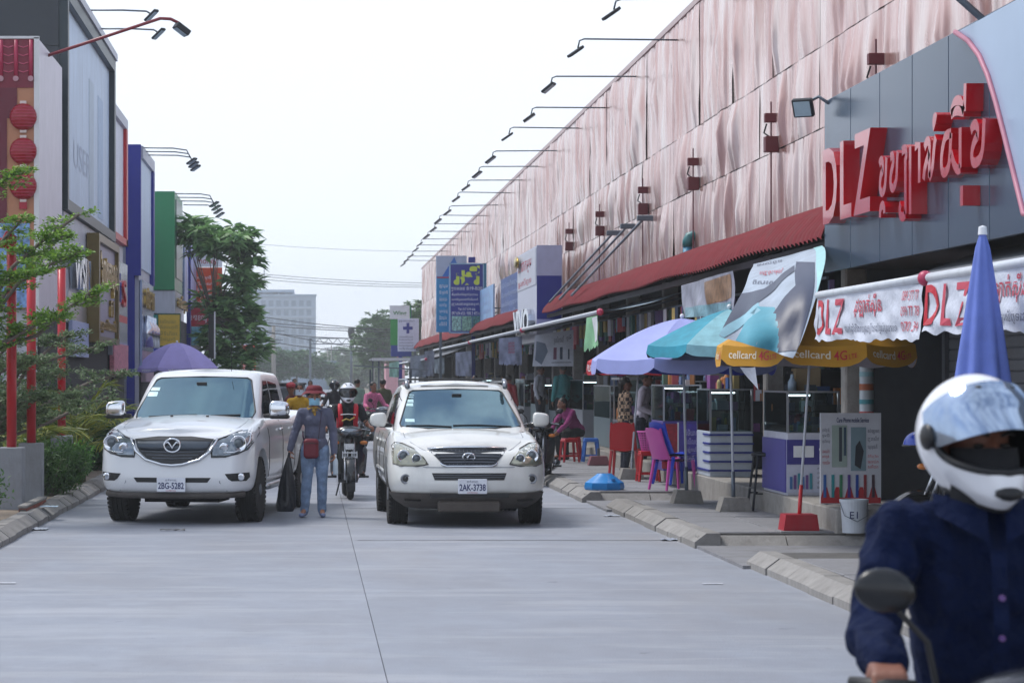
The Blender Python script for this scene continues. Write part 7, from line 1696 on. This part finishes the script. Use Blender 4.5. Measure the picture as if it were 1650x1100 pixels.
def glass_case(label, x0, x1, y0, y1, z0, zc, z1, basem, seed, frame=M_alu, group=None, name='glass_counter'):
    t = thing(name, label, 'display counter', ((x0 + x1) / 2, (y0 + y1) / 2, z0), group=group)
    mass(t, 'base', x0, x1, y0, y1, z0, zc, basem, .01); e = .012
    for x in (x0 + e, x1 - e):
        for y in (y0 + e, y1 - e): mass(t, 'corner_post', x - e, x + e, y - e, y + e, zc, z1, frame)
    mass(t, 'top_frame', x0, x1, y0, y0 + .025, z1, z1 + .02, frame); mass(t, 'top_frame', x0, x0 + .025, y0 + .03, y1, z1, z1 + .02, frame)
    mass(t, 'glass_pane', x0 + .03, x1 - .03, y0 + .004, y0 + .010, zc, z1, M_glass); mass(t, 'glass_pane', x0 + .004, x0 + .010, y0 + .03, y1 - .03, zc, z1, M_glass); mass(t, 'glass_top', x0 + .03, x1 - .03, y0 + .03, y1 - .03, z1 + .005, z1 + .011, M_glass)
    if seed % 2: mass(t, 'light_tube', x0 + .06, x1 - .06, y1 - .06, y1 - .04, z1 - .05, z1 - .03, flat('#dfe8f0', .4, emit=4))
    zm = (zc + z1) / 2; mass(t, 'glass_shelf', x0 + .03, x1 - .03, y0 + .05, y1 - .05, zm, zm + .006, M_glass)
    goods(t, x0 + .08, x1 - .08, y0 + .1, y1 - .1, zc + .005, 20, .2, seed); goods(t, x0 + .08, x1 - .08, y0 + .1, y1 - .1, z1 + .014, 9, .22, seed + 2); goods(t, x0 + .08, x1 - .08, y0 + .1, y1 - .1, zm + .008, 10, .16, seed + 1); return t
# phone repair counter with purple banner
t = glass_case('phone counter with a purple and white banner and a glass case on top', 5.40, 6.0, 27.4, 28.8, .385, 1.10, 1.55, flat('#c9cbd8', .45), 5)
mass(t, 'banner', 5.395, 6.0, 27.385, 27.398, .42, 1.02, flat('#c5c9dc', .5)); mass(t, 'banner_field', 5.397, 5.99, 27.375, 27.384, .74, 1.02, flat('#3a3588', .5)); text(t, 'lettering', 'ជាង', M_text_w, (5.76, 27.37, .80), .2, .16); lines(t, M_fade_k, 5, '-y', 5.74, 5.96, .46, .72, 27.38)
for k in range(6): mass(t, 'printed_phone', 5.43 + k * .045, 5.46 + k * .045, 27.376, 27.383, .46, .60 + .02 * (k % 3), flat(('#3f6fa8', '#6a4a8a', '#3a8a9a')[k % 3], .4))
for k in range(2): mass(t, 'printed_card', 5.47 + k * .13, 5.57 + k * .13, 27.366, 27.374, .82, .95, M_text_w)
mass(t, 'side_banner', 5.383, 5.398, 27.4, 28.8, .42, 1.02, flat('#4a4596', .5))
mb = MB(); mb.box((5.72, 27.9, 1.70), (.30, .24, .26), bev=.01); one('cardboard_box', mb, flat('#8f7b5c', .8), 'brown cardboard box on top of the phone counter\'s glass case', 'box')
t = thing('spray_bottle', 'small bottle with pump standing on the phone counter', 'bottle', (5.52, 27.7, 1.57)); mb = MB(); mb.lathe([(0, 0), (.05, 0), (.05, .1), (.02, .15), (.02, .19), (0, .19)], (0, 0, 0), 'z', 14); mb.build('bottle', flat('#9fb2c4', .2), t, smooth=True); mb = MB(); mb.box((-.02, 0, .21), (.06, .02, .03)); mb.build('pump', M_black, t)
# poster board
t = thing('poster_board', 'white phone service board with handset pictures leaning on the step', 'poster board', (5.7, 25.5, .39)); YB = 25.5
mass(t, 'board', 5.38, 6.02, YB, YB + .03, .39, 1.35, flat('#cdd0d8', .45)); text(t, 'lettering', 'Care Phone mobile Service', M_text_b, (5.55, YB - .004, 1.25), .34, .05, bold=.02)
mass(t, 'picture', 5.50, 5.66, YB - .006, YB - .001, .78, 1.22, flat('#9fb0a8', .4)); mass(t, 'picture', 5.70, 5.86, YB - .006, YB - .001, .74, 1.20, flat('#7d96a0', .4)); mass(t, 'pictured_phone', 5.575, 5.605, YB - .010, YB - .007, .84, 1.2, flat('#3d4550', .3)); mass(t, 'pictured_phone', 5.625, 5.65, YB - .010, YB - .007, .9, 1.2, flat('#2f4a60', .3))
mb = MB(); mb.prism([(5.74, .80), (5.80, .76), (5.835, .95), (5.79, 1.06), (5.75, 1.0)], 'xz', YB - .012, YB - .007); mb.build('pictured_handset', flat('#262c36', .3), t, world=True, fixn=True)
for (a, b, c, d, m_) in ((5.40, 5.48, 1.02, 1.2, M_fade_k), (5.88, 6.0, .95, 1.2, M_fade_k), (5.40, 5.48, .8, .98, M_fade_r), (5.88, 6.0, .76, .92, M_fade_r)): lines(t, m_, 3, '-y', a, b, c, d, YB - .004)
mb = MB(); mb.prism([(5.385, .40), (6.015, .40)] + [(6.015 - .0315 * k, .40 + (.06 if k % 4 in (0, 1) else .17)) for k in range(21)], 'xz', YB - .006, YB - .001); mb.build('red_border', flat('#b3262e', .5), t, world=True, fixn=True)
for k in range(7): mass(t, 'pictured_phone', 5.41 + k * .085, 5.44 + k * .085, YB - .012, YB - .007, .46, .70, flat(('#2f62a8', '#2b8f96', '#3a7f5a', '#5a3f90', '#2d4fa0', '#8f3038', '#4a3440')[k], .4))
for x in (5.45, 5.95): mb = MB(); mb.lathe([(0, -.02), (.04, -.02), (.04, .02), (0, .02)], (x, YB + .05, .42), 'x', 14); mb.build('caster', M_black, t, world=True)
# printed round column sign
t = thing('column_sign', 'white printed round column standing behind the poster board', 'sign', (6.05, 26.3, .385)); mb = MB(); mb.tube([(0, 0, 0), (0, 0, 1.55)], .075, 20); mb.build('column', flat('#bfc9d0', .4), t, smooth=True)
for k, c in enumerate(('#7fb0b8', '#b9504e', '#3f8f9a', '#a85a36', '#8fb8c0')): mb = MB(); mb.lathe([(.0765, 0), (.0765, .05 + .02 * (k % 2))], (0, 0, .75 + k * .15), 'z', 20); mb.build('printed_band', flat(c, .5), t)
# bucket
t = thing('bucket', 'white plastic bucket with blue print on the pavement', 'bucket', (5.52, 24.55, .15)); mb = MB(); mb.lathe([(0, 0), (.115, 0), (.135, .31), (.145, .31), (.145, .34), (.13, .34), (.11, .05), (0, .05)], (0, 0, 0), 'z', 28); mb.build('pail', flat('#c6ccd4', .35), t, smooth=False); text(t, 'lettering', 'E1', M_text_b, (5.45, 24.42, .30), .08, .07)
mb = MB(); mb.tube([(-.14, 0, .30), (-.12, -.1, .18), (0, -.15, .12), (.12, -.1, .18), (.14, 0, .30)], .004, 5); mb.build('handle', M_steel, t)
# black bar stool
t = thing('bar_stool', 'tall black metal stool with round seat on the pavement', 'stool', (5.42, 28.75, .15)); mb = MB(); mb.lathe([(0, .64), (.17, .64), (.18, .66), (.17, .68), (0, .685)], (0, 0, 0), 'z', 24); mb.build('seat', M_dsteel, t, smooth=True)
for sx in (-1, 1):
    for sy in (-1, 1): mb = MB(); mb.tube([(sx * .12, sy * .12, .65), (sx * .19, sy * .19, 0)], .014, 8); mb.build('leg', M_dsteel, t)
for s in (-1, 1):
    mb = MB(); mb.tube([(-.17, s * .165, .2), (.17, s * .165, .2)], .010, 6); mb.build('foot_rail', M_dsteel, t); mb = MB(); mb.tube([(s * .165, -.17, .26), (s * .165, .17, .26)], .010, 6); mb.build('foot_rail', M_dsteel, t)
# white counter with blue stripes
t = glass_case('white counter with dark blue stripes under a low glass case', 5.37, 5.95, 32.5, 33.6, .385, 1.0, 1.55, flat('#b9c2cc', .45), 11)
for k in range(5): mass(t, 'stripe', 5.362, 5.958, 32.485, 32.498, .46 + k * .12, .485 + k * .12, flat('#1f2f86', .45)); mass(t, 'stripe', 5.355, 5.368, 32.5, 33.0 if k else 33.6, .46 + k * .12, .485 + k * .12, flat('#1f2f86', .45))
mass(t, 'safe_box', 5.60, 5.78, 32.7, 33.0, 1.005, 1.24, flat('#5d6b66', .4))
# red and purple poster counter
t = glass_case('counter wrapped in red and purple posters behind the pink chair', 5.05, 5.60, 34.6, 35.8, .385, 1.10, 1.6, flat('#4a3a86', .45), 15)
mass(t, 'red_poster', 5.03, 5.25, 34.58, 34.596, .42, 1.06, mat('red_print', '#9c1f2e', .45, var=.5, vscale=14)); mass(t, 'purple_poster', 5.27, 5.60, 34.58, 34.596, .42, 1.06, mat('purple_print', '#4a3a9a', .45, var=.4, vscale=14)); lines(t, flat('#b9b4e0', .5), 4, '-y', 5.36, 5.56, .5, 1.0, 34.57); mass(t, 'white_edge', 5.25, 5.27, 34.57, 34.6, .4, 1.08, M_white)
def stool(label, loc, col, s=1.0, rz=0, group=None):
    t = thing('plastic_stool', label, 'stool', loc, rz, group); m = mat('plastic_' + col.strip('#'), col, .35, var=.06)
    mb = MB(); mb.box((0, 0, .445 * s), (.27 * s, .27 * s, .03), bev=.012); mb.box((0, 0, .41 * s), (.285 * s, .285 * s, .045), bev=.012); mb.build('seat', m, t)
    for sx in (-1, 1):
        for sy in (-1, 1): mb = MB(); mb.tube([(sx * .115 * s, sy * .115 * s, .40 * s), (sx * .155 * s, sy * .155 * s, 0)], [.03 * s, .022 * s], 4); mb.build('leg', m, t)
    for s_ in (-1, 1):
        mb = MB(); mb.box((0, s_ * .145 * s, .12 * s), (.26 * s, .012, .03 * s)); mb.build('rail', m, t); mb = MB(); mb.box((s_ * .145 * s, 0, .12 * s), (.012, .26 * s, .03 * s)); mb.build('rail', m, t)
    return t
stool('red plastic stool carrying the pink basket', (5.10, 36.5, .155), '#b3121f', 1.0); stool('red plastic stool nearest the kerb outside the dark shop', (4.80, 44.8, .155), '#a81220', .95, .2); stool('red plastic stool under the person in magenta shirt', (5.02, 46.2, .155), '#a81220', .95); stool('blue plastic stool beside the red stools', (5.22, 45.0, .155), '#3f74c8', .95)
# pink basket
t = thing('basket', 'pink woven plastic basket standing on a red stool', 'basket', (5.12, 36.5, .61)); mb = MB()
for k in range(9): mb.tube([((.105 + .055 * k / 8) * cos(a) * 1.1, (.105 + .055 * k / 8) * sin(a), .005 + .035 * k) for a in np.linspace(0, 2 * pi, 25)], .007, 5, False)
for k in range(22): a = 2 * pi * k / 22; mb.tube([(.105 * cos(a) * 1.1, .105 * sin(a), 0), (.16 * cos(a) * 1.1, .16 * sin(a), .29)], .007, 5)
mb.build('weave', flat('#c44fa0', .4), t); mb = MB(); mb.tube([(.165 * cos(a) * 1.1, .165 * sin(a), .295) for a in np.linspace(0, 2 * pi, 25)], .012, 6, False); mb.build('rim', flat('#c44fa0', .4), t)
def chair(label, loc, rz, m, dz=0):
    t = thing('plastic_chair', label, 'chair', loc, rz)
    mb = MB(); mb.grid(lambda u, v: ((u - .5) * .42, -.2 + .42 * v, .43 + .015 * cos(2 * pi * u) - .02 * sin(pi * v)), 8, 8); mb.grid(lambda u, v: ((u - .5) * .42, -.2 + .42 * v, .40), 2, 2); mb.build('seat', m, t, smooth=True)
    mb = MB(); mb.grid(lambda u, v: ((u - .5) * (.42 - .06 * v), .21 + .14 * v + .03 * (1 - (2 * u - 1) ** 2), .43 + .44 * v - .04 * (2 * u - 1) ** 2 * v), 10, 8); mb.grid(lambda u, v: ((u - .5) * (.42 - .06 * v), .225 + .14 * v + .03 * (1 - (2 * u - 1) ** 2), .43 + .44 * v - .04 * (2 * u - 1) ** 2 * v), 10, 8); mb.build('backrest', m, t, smooth=True)
    for sx in (-1, 1):
        mb = MB(); mb.tube([(sx * .19, -.18, .42), (sx * .22, -.22, 0)], [.028, .02], 5); mb.build('leg', m, t); mb = MB(); mb.tube([(sx * .19, .20, .42), (sx * .22, .27, 0)], [.028, .02], 5); mb.build('leg', m, t)
        mb = MB(); mb.tube([(sx * .20, .21, .44), (sx * .19, .30, .66), (sx * .17, .345, .86)], .018, 6); mb.build('back_post', m, t)
    return t
PKc = mat('plastic_pink', '#c24a9c', .35, var=.06); BLc = mat('plastic_blue', '#1f3fb4', .35, var=.06)
chair('pink plastic chair under a stacked blue one beside the lavender parasol', (5.08, 33.75, .155), radians(115), PKc); c2 = chair('blue plastic chair stacked on the pink chair', (5.13, 33.73, .235), radians(115), BLc)
for ch in list(c2.children):
    if ch.name.startswith('leg'): ch.scale = (1, 1, .93)
chair('red plastic chair turned away beside the red parasol pole', (4.95, 38.0, .155), radians(165), mat('plastic_b3121f', '#b3121f', .35))
# blue water-filled parasol base
t = thing('water_weight', 'empty bright blue plastic parasol base at the kerb', 'parasol base', (4.13, 33.95, .15)); mb = MB(); mb.lathe([(.0, 0), (.27, 0), (.285, .03), (.27, .10), (.13, .20), (.10, .225), (.05, .225), (.05, .19), (0, .19)], (0, 0, 0), 'z', 8); mb.build('tank', mat('bright_blue_plastic', '#1280c8', .35, var=.05), t, angle=40)
mb = MB(); mb.lathe([(0, 0), (.03, 0), (.03, .03), (0, .03)], (.1, -.18, .13), 'z', 12); mb.build('filler_cap', flat('#0f6aa8', .4), t)
t = thing('concrete_weight', 'dusty red concrete parasol base by the shop steps', 'parasol base', (5.16, 43.3, .155)); mb = MB(); mb.prism([(-.19, 0), (.19, 0), (.14, .16), (-.14, .16)], 'xz', -.14, .14); mb.build('block', flat('#84525a', .7), t, fixn=True); mb = MB(); mb.tube([(0, 0, .15), (0, 0, .3)], .025, 10); mb.build('socket', M_steel, t)
# shops: racks, counters, hanging goods bay by bay
bays = [(26.6, 31.2), (31.2, 35.6), (35.6, 40.2), (40.2, 44.8), (44.8, 49.4), (49.4, 54), (54, 58.6), (58.6, 63.2), (63.2, 67.8), (67.8, 72.4), (72.4, 77), (77, 81.6), (81.6, 86.2)]
what = ['phone repair shop', 'striped counter shop', 'drinks shop', 'shop beside the plaid shirt', 'shop behind the bending person', 'shop under the phone poster', 'shop behind the sign box', 'shop past the sign box', 'cloth banner shop', 'shop under the big blue sign', 'shop past the blue sign', 'dim shop far along the hall', 'last lit shop along the hall']
for i, (a, b) in enumerate(bays):
    rack('tall shelf of mixed goods along the back of the ' + what[i], 8.7, 9.5, a + .3, b - .3, (.9, 1.4, 1.9, 2.4), 40 + 7 * i, per=22)
    rack('side shelf packed with goods inside the ' + what[i], 6.3, 8.4, b - .55, b - .12, (.9, 1.35, 1.8, 2.25), 140 + 7 * i, per=26)
    if i >= 2: glass_case('glass counter full of goods at the front of the ' + what[i], 5.65, 6.3, a + .8, b - 1.2, .385, .95 + .1 * (i % 2), 1.45 + .1 * (i % 3), flat(('#5d6a74', '#6d7f86', '#8a8f98')[i % 3], .5), 60 + i)
    h = thing('hanging_goods', 'packets and bags hanging from a rail in the ' + what[i], 'goods', (5.75, a + .5, 2.6)); mass(h, 'rail', 5.74, 5.77, a + .3, b - .3, 2.82, 2.85, M_steel)
    r = random.Random(i); by = {}
    for k in range(26):
        c = r.choice(['#8fa0bd', '#b8555c', '#4f8070', '#c8b470', '#d0d4dc', '#7a639c', '#3c4c66']); y = r.uniform(a + .35, b - .35); l = r.uniform(.15, .5); by.setdefault(c, MB()).box((5.755 + r.uniform(-.08, .08), y, 2.81 - l / 2), (.05, r.uniform(.08, .2), l), (0, 0, r.uniform(-.4, .4)))
    for c, mb in by.items(): mb.build('packets', flat(c, .5), h, world=True, kind='stuff')
# small goods on the pavement stalls
t = thing('steel_trolley', 'glass food cabinet on legs outside the drinks shop', 'cabinet', (5.5, 41.5, .385)); 
for x in (5.3, 5.8):
    for y in (41.2, 42.2): mass(t, 'leg', x - .015, x + .015, y - .015, y + .015, .385, 1.7, M_alu)
mass(t, 'tray', 5.28, 5.82, 41.18, 42.22, .95, .99, M_alu); mass(t, 'roof', 5.26, 5.84, 41.16, 42.24, 1.68, 1.72, M_alu); mass(t, 'glass_pane', 5.29, 5.81, 41.185, 41.19, 1.0, 1.67, M_glass); goods(t, 5.33, 5.78, 41.3, 42.1, .99, 20, .3, 77)
# parked motorbikes
motorbike('black motorbike parked at the kerb behind the pearl white SUV', (3.74, 38.9, .0), radians(-12), '#14161b')
mbk = motorbike('dark motorbike parked across the pavement behind the rider in navy shirt', (5.85, 21.0, .15), radians(-76), '#17181c'); mbk.scale = (1, 1, 1)
t = thing('helmet', 'bright blue half helmet resting on the parked motorbike by the poster board', 'helmet', (5.30, 21.1, 1.13)); mb = MB(); mb.grid(lambda u, v: (.125 * cos(v * pi / 2) * cos(2 * pi * u), .14 * cos(v * pi / 2) * sin(2 * pi * u), .13 * sin(v * pi / 2)), 28, 10, True); mb.build('shell', mat('blue_gloss', '#1340b8', .2, coat=.5), t, smooth=True); mb = MB(); mb.tube([(.127 * cos(a), .142 * sin(a), 0) for a in np.linspace(0, 2 * pi, 25)], .010, 6, False); mb.build('trim', M_black, t)
# litter on the road and gutters
def litter(label, loc, sx, sy, col, seed):
    r = random.Random(seed); f = lambda u, v: ((u - .5) * sx, (v - .5) * sy, .006 + (.02 if col != '#c9ccd4' else .002) * (noise.noise((u * 4 + seed, v * 4, 0)) + .4)); mb = MB(); mb.grid(f, 8, 6); one('litter', mb, flat(col, .5), label, 'litter', loc=loc, smooth=True)
litter('flat scrap of white paper on the road near the right kerb', (PX(1148, GY(941)), GY(941), .004), .17, .05, '#c9ccd4', 1); litter('flat scrap of white paper on the road near the left verge', (PX(8, GY(940)), GY(940), .004), .18, .06, '#c9ccd4', 2); litter('crumpled clear bag in the right gutter', (3.82, 25.6, .0), .22, .2, '#9fa6b4', 3); litter('small crumpled foil in the right gutter', (3.74, 30.0, .0), .2, .14, '#aeb6c2', 4); litter('crumpled plastic in the left gutter', (-3.06, 27.4, 0), .16, .3, '#a9b0bb', 5); litter('clear plastic bag on the left kerb', (-3.16, 29.3, .15), .2, .25, '#9db3c4', 6); litter('dark leaf scrap in front of the pickup truck', (-1.55, 27.2, .002), .28, .07, '#5d5a58', 7)
# ================================================================== FAR END OF THE STREET
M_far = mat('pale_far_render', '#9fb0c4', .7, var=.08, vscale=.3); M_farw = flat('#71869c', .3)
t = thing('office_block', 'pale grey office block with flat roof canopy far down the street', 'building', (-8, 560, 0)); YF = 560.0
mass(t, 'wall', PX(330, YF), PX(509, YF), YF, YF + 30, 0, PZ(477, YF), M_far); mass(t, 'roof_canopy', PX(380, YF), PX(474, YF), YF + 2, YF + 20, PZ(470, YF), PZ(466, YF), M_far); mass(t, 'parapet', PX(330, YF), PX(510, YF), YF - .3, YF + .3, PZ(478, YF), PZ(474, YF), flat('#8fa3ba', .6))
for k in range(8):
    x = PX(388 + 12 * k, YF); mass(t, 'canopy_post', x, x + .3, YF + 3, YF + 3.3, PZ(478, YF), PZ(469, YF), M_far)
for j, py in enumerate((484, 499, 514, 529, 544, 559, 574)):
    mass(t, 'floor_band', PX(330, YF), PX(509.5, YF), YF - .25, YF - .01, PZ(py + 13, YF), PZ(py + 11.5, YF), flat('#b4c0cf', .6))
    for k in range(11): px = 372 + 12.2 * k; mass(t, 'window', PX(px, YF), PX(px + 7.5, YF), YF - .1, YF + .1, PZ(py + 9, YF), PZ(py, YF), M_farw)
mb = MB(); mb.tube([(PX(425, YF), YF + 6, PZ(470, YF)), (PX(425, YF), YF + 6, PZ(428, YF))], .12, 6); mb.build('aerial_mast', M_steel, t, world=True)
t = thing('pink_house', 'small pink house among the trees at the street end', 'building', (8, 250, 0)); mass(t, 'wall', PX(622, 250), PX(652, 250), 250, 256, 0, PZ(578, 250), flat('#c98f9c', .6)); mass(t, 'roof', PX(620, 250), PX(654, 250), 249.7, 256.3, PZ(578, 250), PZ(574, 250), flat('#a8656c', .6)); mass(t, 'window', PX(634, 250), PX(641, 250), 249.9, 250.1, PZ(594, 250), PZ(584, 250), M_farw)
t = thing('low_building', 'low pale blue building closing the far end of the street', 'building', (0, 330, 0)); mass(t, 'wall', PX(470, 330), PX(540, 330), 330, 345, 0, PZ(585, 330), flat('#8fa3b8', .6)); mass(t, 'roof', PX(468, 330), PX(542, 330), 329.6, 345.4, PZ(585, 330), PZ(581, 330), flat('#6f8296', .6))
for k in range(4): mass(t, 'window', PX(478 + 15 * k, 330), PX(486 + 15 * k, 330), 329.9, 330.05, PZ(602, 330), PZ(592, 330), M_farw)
# trees
def far_tree(label, px, py, Y, rx_, rz_, n, leaf, m, flatc=False):
    b = (PX(px, Y), Y, 0); cz = PZ(py, Y); lob = []
    for k in range(5): a = 2 * pi * k / 5; lob.append((cos(a) * rx_ * .55, sin(a) * rx_ * .5, cz + RS.uniform(-.3, .3) * rz_, rx_ * .55, rx_ * .5, rz_ * RS.uniform(.6, .9)))
    lob.append((0, 0, cz + rz_ * .3, rx_ * .5, rx_ * .5, rz_ * .7)); return rosette_tree(label, b, lob, n, leaf, m, trunk_r=.18, name='far_tree')
far_tree('broad spreading tree with layered crown far down the left side', 478, 590, 300, 5.0, 1.9, 120, .7, M_lf3)
far_tree('dark leafy tree beside the broad spreading one', 432, 592, 280, 3.2, 2.2, 100, .6, M_lf3)
far_tree('tall tree rising behind the green and blue sign', 612, 555, 230, 2.6, 3.2, 110, .5, M_lf2); far_tree('tree behind the pink house', 640, 560, 280, 4.0, 4.0, 90, .7, M_lf2); far_tree('small roundish tree behind the gantry', 548, 592, 400, 4.5, 3.6, 80, .8, M_lf2); far_tree('tree at the corner behind the pharmacy sign', 682, 520, 175, 1.6, 1.6, 60, .4, M_lf2)
far_tree('grey green tree beyond the low building', 520, 596, 420, 5, 2.6, 80, .9, M_lf4); far_tree('hedge-like tree at the end of the stalls', 585, 604, 330, 5, 2.4, 80, .8, M_lf4)
# poles, gantry, wires
def pole(label, px, py, Y, r, name='utility_pole', m=None, arms=()):
    t = thing(name, label, 'pole', (PX(px, Y), Y, 0)); top = PZ(py, Y); mb = MB(); mb.tube([(0, 0, 0), (0, 0, top)], [r, r * .7], 8); mb.build('shaft', m or M_conc, t, smooth=True)
    for k, (dz, w) in enumerate(arms): mb = MB(); mb.box((0, 0, top - dz), (w, .1, .1)); mb.build('cross_arm', M_steel, t)
    return t
pole('thick concrete utility pole beside the office block', 441, 524, 260, .26, arms=((.6, 2.4), (1.6, 2.0))); pole('shorter concrete pole left of the thick one', 437, 540, 300, .22, arms=((.5, 1.8),)); pole('slim pole under the gantry', 602, 552, 300, .12); pole('tall slim pole crossing the gantry', 632, 520, 280, .12, arms=((.8, 2.0),)); pole('slim steel mast beside the tall tree', 608, 498, 330, .10); pole('low pole between the wires', 534, 556, 340, .1, arms=((.4, 2),)); pole('low pole with insulators near the gantry', 528, 560, 380, .12, arms=((.4, 2.4),))
t = pole('lamp column with a bulky lamp head on the gantry line', 566, 532, 250, .16, 'lamp_column', M_steel); mb = MB(); mb.lathe([(0, 0), (.28, .1), (.38, .7), (.3, 1.1), (0, 1.2)], (0, 0, PZ(545, 250)), 'z', 12); mb.build('lamp_head', M_dsteel, t, smooth=True)
t = thing('gantry', 'steel lattice gantry spanning the far junction', 'gantry', (PX(510, 250), 250, 0)); z0, z1 = PZ(554, 250), PZ(545, 250); xa, xb = PX(500, 250), PX(690, 250)
for z in (z0, z1): mb = MB(); mb.tube([(xa, 250, z), (xb, 250, z)], .06, 6); mb.build('chord', M_steel, t, world=True)
n = 26
for k in range(n):
    x0_, x1_ = xa + (xb - xa) * k / n, xa + (xb - xa) * (k + 1) / n; mb = MB(); mb.tube([(x0_, 250, z0 if k % 2 else z1), (x1_, 250, z1 if k % 2 else z0)], .035, 5); mb.build('brace', M_steel, t, world=True)
for x in (xa, xb): mb = MB(); mb.tube([(x, 250, 0), (x, 250, z1)], .12, 8); mb.build('leg', M_steel, t, world=True)
def wire(label, p0, p1, Y0, Y1, sag, r=.02):
    a, b = Vector(W(p0[0], p0[1], Y0)), Vector(W(p1[0], p1[1], Y1)); pts = []
    for k in range(17): s = k / 16; q = a.lerp(b, s); q.z -= sag * 4 * s * (1 - s); pts.append(q)
    mb = MB(); mb.tube(pts, r, 5); one('overhead_wire', mb, mat('cable', '#33363c', .7), label, 'cable', 'overhead cables across the street')
for k, (a, b, r) in enumerate((((380, 437), (700, 456), .016), ((380, 441), (700, 460), .016), ((380, 446), (700, 463), .016), ((380, 390), (700, 405), .010))): wire(('lowest', 'second lowest', 'third lowest', 'very thin topmost')[3 - k if k == 3 else 2 - k] * 0 + 'thin overhead wire high across the street', a, b, 150, 150, .15, r)
for k, (a, b, s) in enumerate((((390, 505), (690, 533), .3), ((390, 515), (690, 530), .3), ((390, 520), (690, 536), .2), ((390, 531), (690, 542), .4), ((390, 526), (690, 575), .2), ((390, 540), (690, 560), .7))): wire('thick overhead cable sagging across the far junction', a, b, 200, 200, s, .035)
# auto rickshaw
t = thing('rickshaw', 'small white and dark auto rickshaw seen past the pickup truck', 'rickshaw', (-.74, 70, 0))
mb = MB(); mb.prism([(0, .35), (0, .75), (.25, .95), (.45, 1.46), (1.9, 1.52), (2.1, .9), (2.1, .35)], 'yz', -.58, .58); mb.build('body', flat('#b9bec6', .4), t, fixn=True)
mb = MB(); mb.add([(-.48, .225, .98), (.48, .225, .98), (.46, .41, 1.40), (-.46, .41, 1.40)], [(0, 1, 2, 3)]); mb.build('windscreen', M_glasss, t)
mb = MB(); mb.box((0, 1.2, 1.53), (1.26, 1.8, .06), bev=.02); mb.build('roof', flat('#2c3038', .6), t)
for s in (-1, 1):
    mb = MB(); mb.box((s * .585, 1.2, 1.12), (.02, .9, .6)); mb.build('side_curtain', M_black, t); mb = MB(); mb.lathe([(.0, -.05), (.22, -.05), (.22, .05), (0, .05)], (s * .5, 1.8, .22), 'x', 20); mb.build('wheel', M_rubber, t); mb = MB(); mb.sphere((s * .42, -.01, .62), (.08, .04, .08), 12, 8); mb.build('headlamp', M_lens, t, smooth=True)
mb = MB(); mb.lathe([(.0, -.05), (.22, -.05), (.22, .05), (0, .05)], (0, .1, .22), 'x', 20); mb.build('wheel', M_rubber, t)
# street cart
t = thing('street_cart', 'vendor cart with a bare metal roof frame at the end of the stalls', 'cart', (PX(630, 72), 72, 0))
for x in (-.6, .6):
    for y in (0, 1): mb = MB(); mb.tube([(x, y, .2), (x, y, 1.95)], .02, 6); mb.build('frame_post', M_steel, t)
mb = MB(); mb.box((0, .5, 2.0), (2.2, 1.5, .03), (.0, .06, 0)); mb.build('roof', flat('#6d757c', .6), t); mb = MB(); mb.box((0, .5, .75), (1.25, 1.05, .5), bev=.02); mb.build('body', flat('#7d8a86', .5), t)
for x in (-.5, .5): mb = MB(); mb.lathe([(0, -.03), (.3, -.03), (.3, .03), (0, .03)], (x, .5, .3), 'x', 20); mb.build('wheel', M_rubber, t)
t = thing('stall_roof', 'low corrugated stall roof on posts beyond the white SUV', 'stall', (PX(650, 100), 100, 0)); mass(t, 'roof', 2.6, 4.6, 98, 108, 2.45, 2.5, flat('#6a7076', .6)); mass(t, 'front_edge', 2.5, 4.7, 97.9, 98.0, 2.38, 2.5, M_white)
for x in (2.75, 4.4):
    for y in (98.2, 107.6): mass(t, 'post', x, x + .06, y, y + .06, 0, 2.45, M_steel)
mass(t, 'counter', 2.9, 4.3, 99, 100, 0, .95, flat('#5f6f68', .6))
# ---- haze
hb = MB(); hb.ext(-410, 410, -70, 810, -1.1, 30.0)
HZ = hb.build('haze', None) if False else None
hm = bpy.data.materials.new('haze_air'); hm.use_nodes = True; ht = hm.node_tree; ht.nodes.clear(); ho = ht.nodes.new('ShaderNodeOutputMaterial'); pv = ht.nodes.new('ShaderNodeVolumePrincipled')
pv.inputs['Color'].default_value = (.93, .97, 1.0, 1); pv.inputs['Density'].default_value = .0009; pv.inputs['Anisotropy'].default_value = .2; ht.links.new(pv.outputs[0], ho.inputs['Volume'])
hz_o = hb.build('haze', hm); hz_o['kind'] = 'stuff'
bpy.data.scenes.remove(TMP)
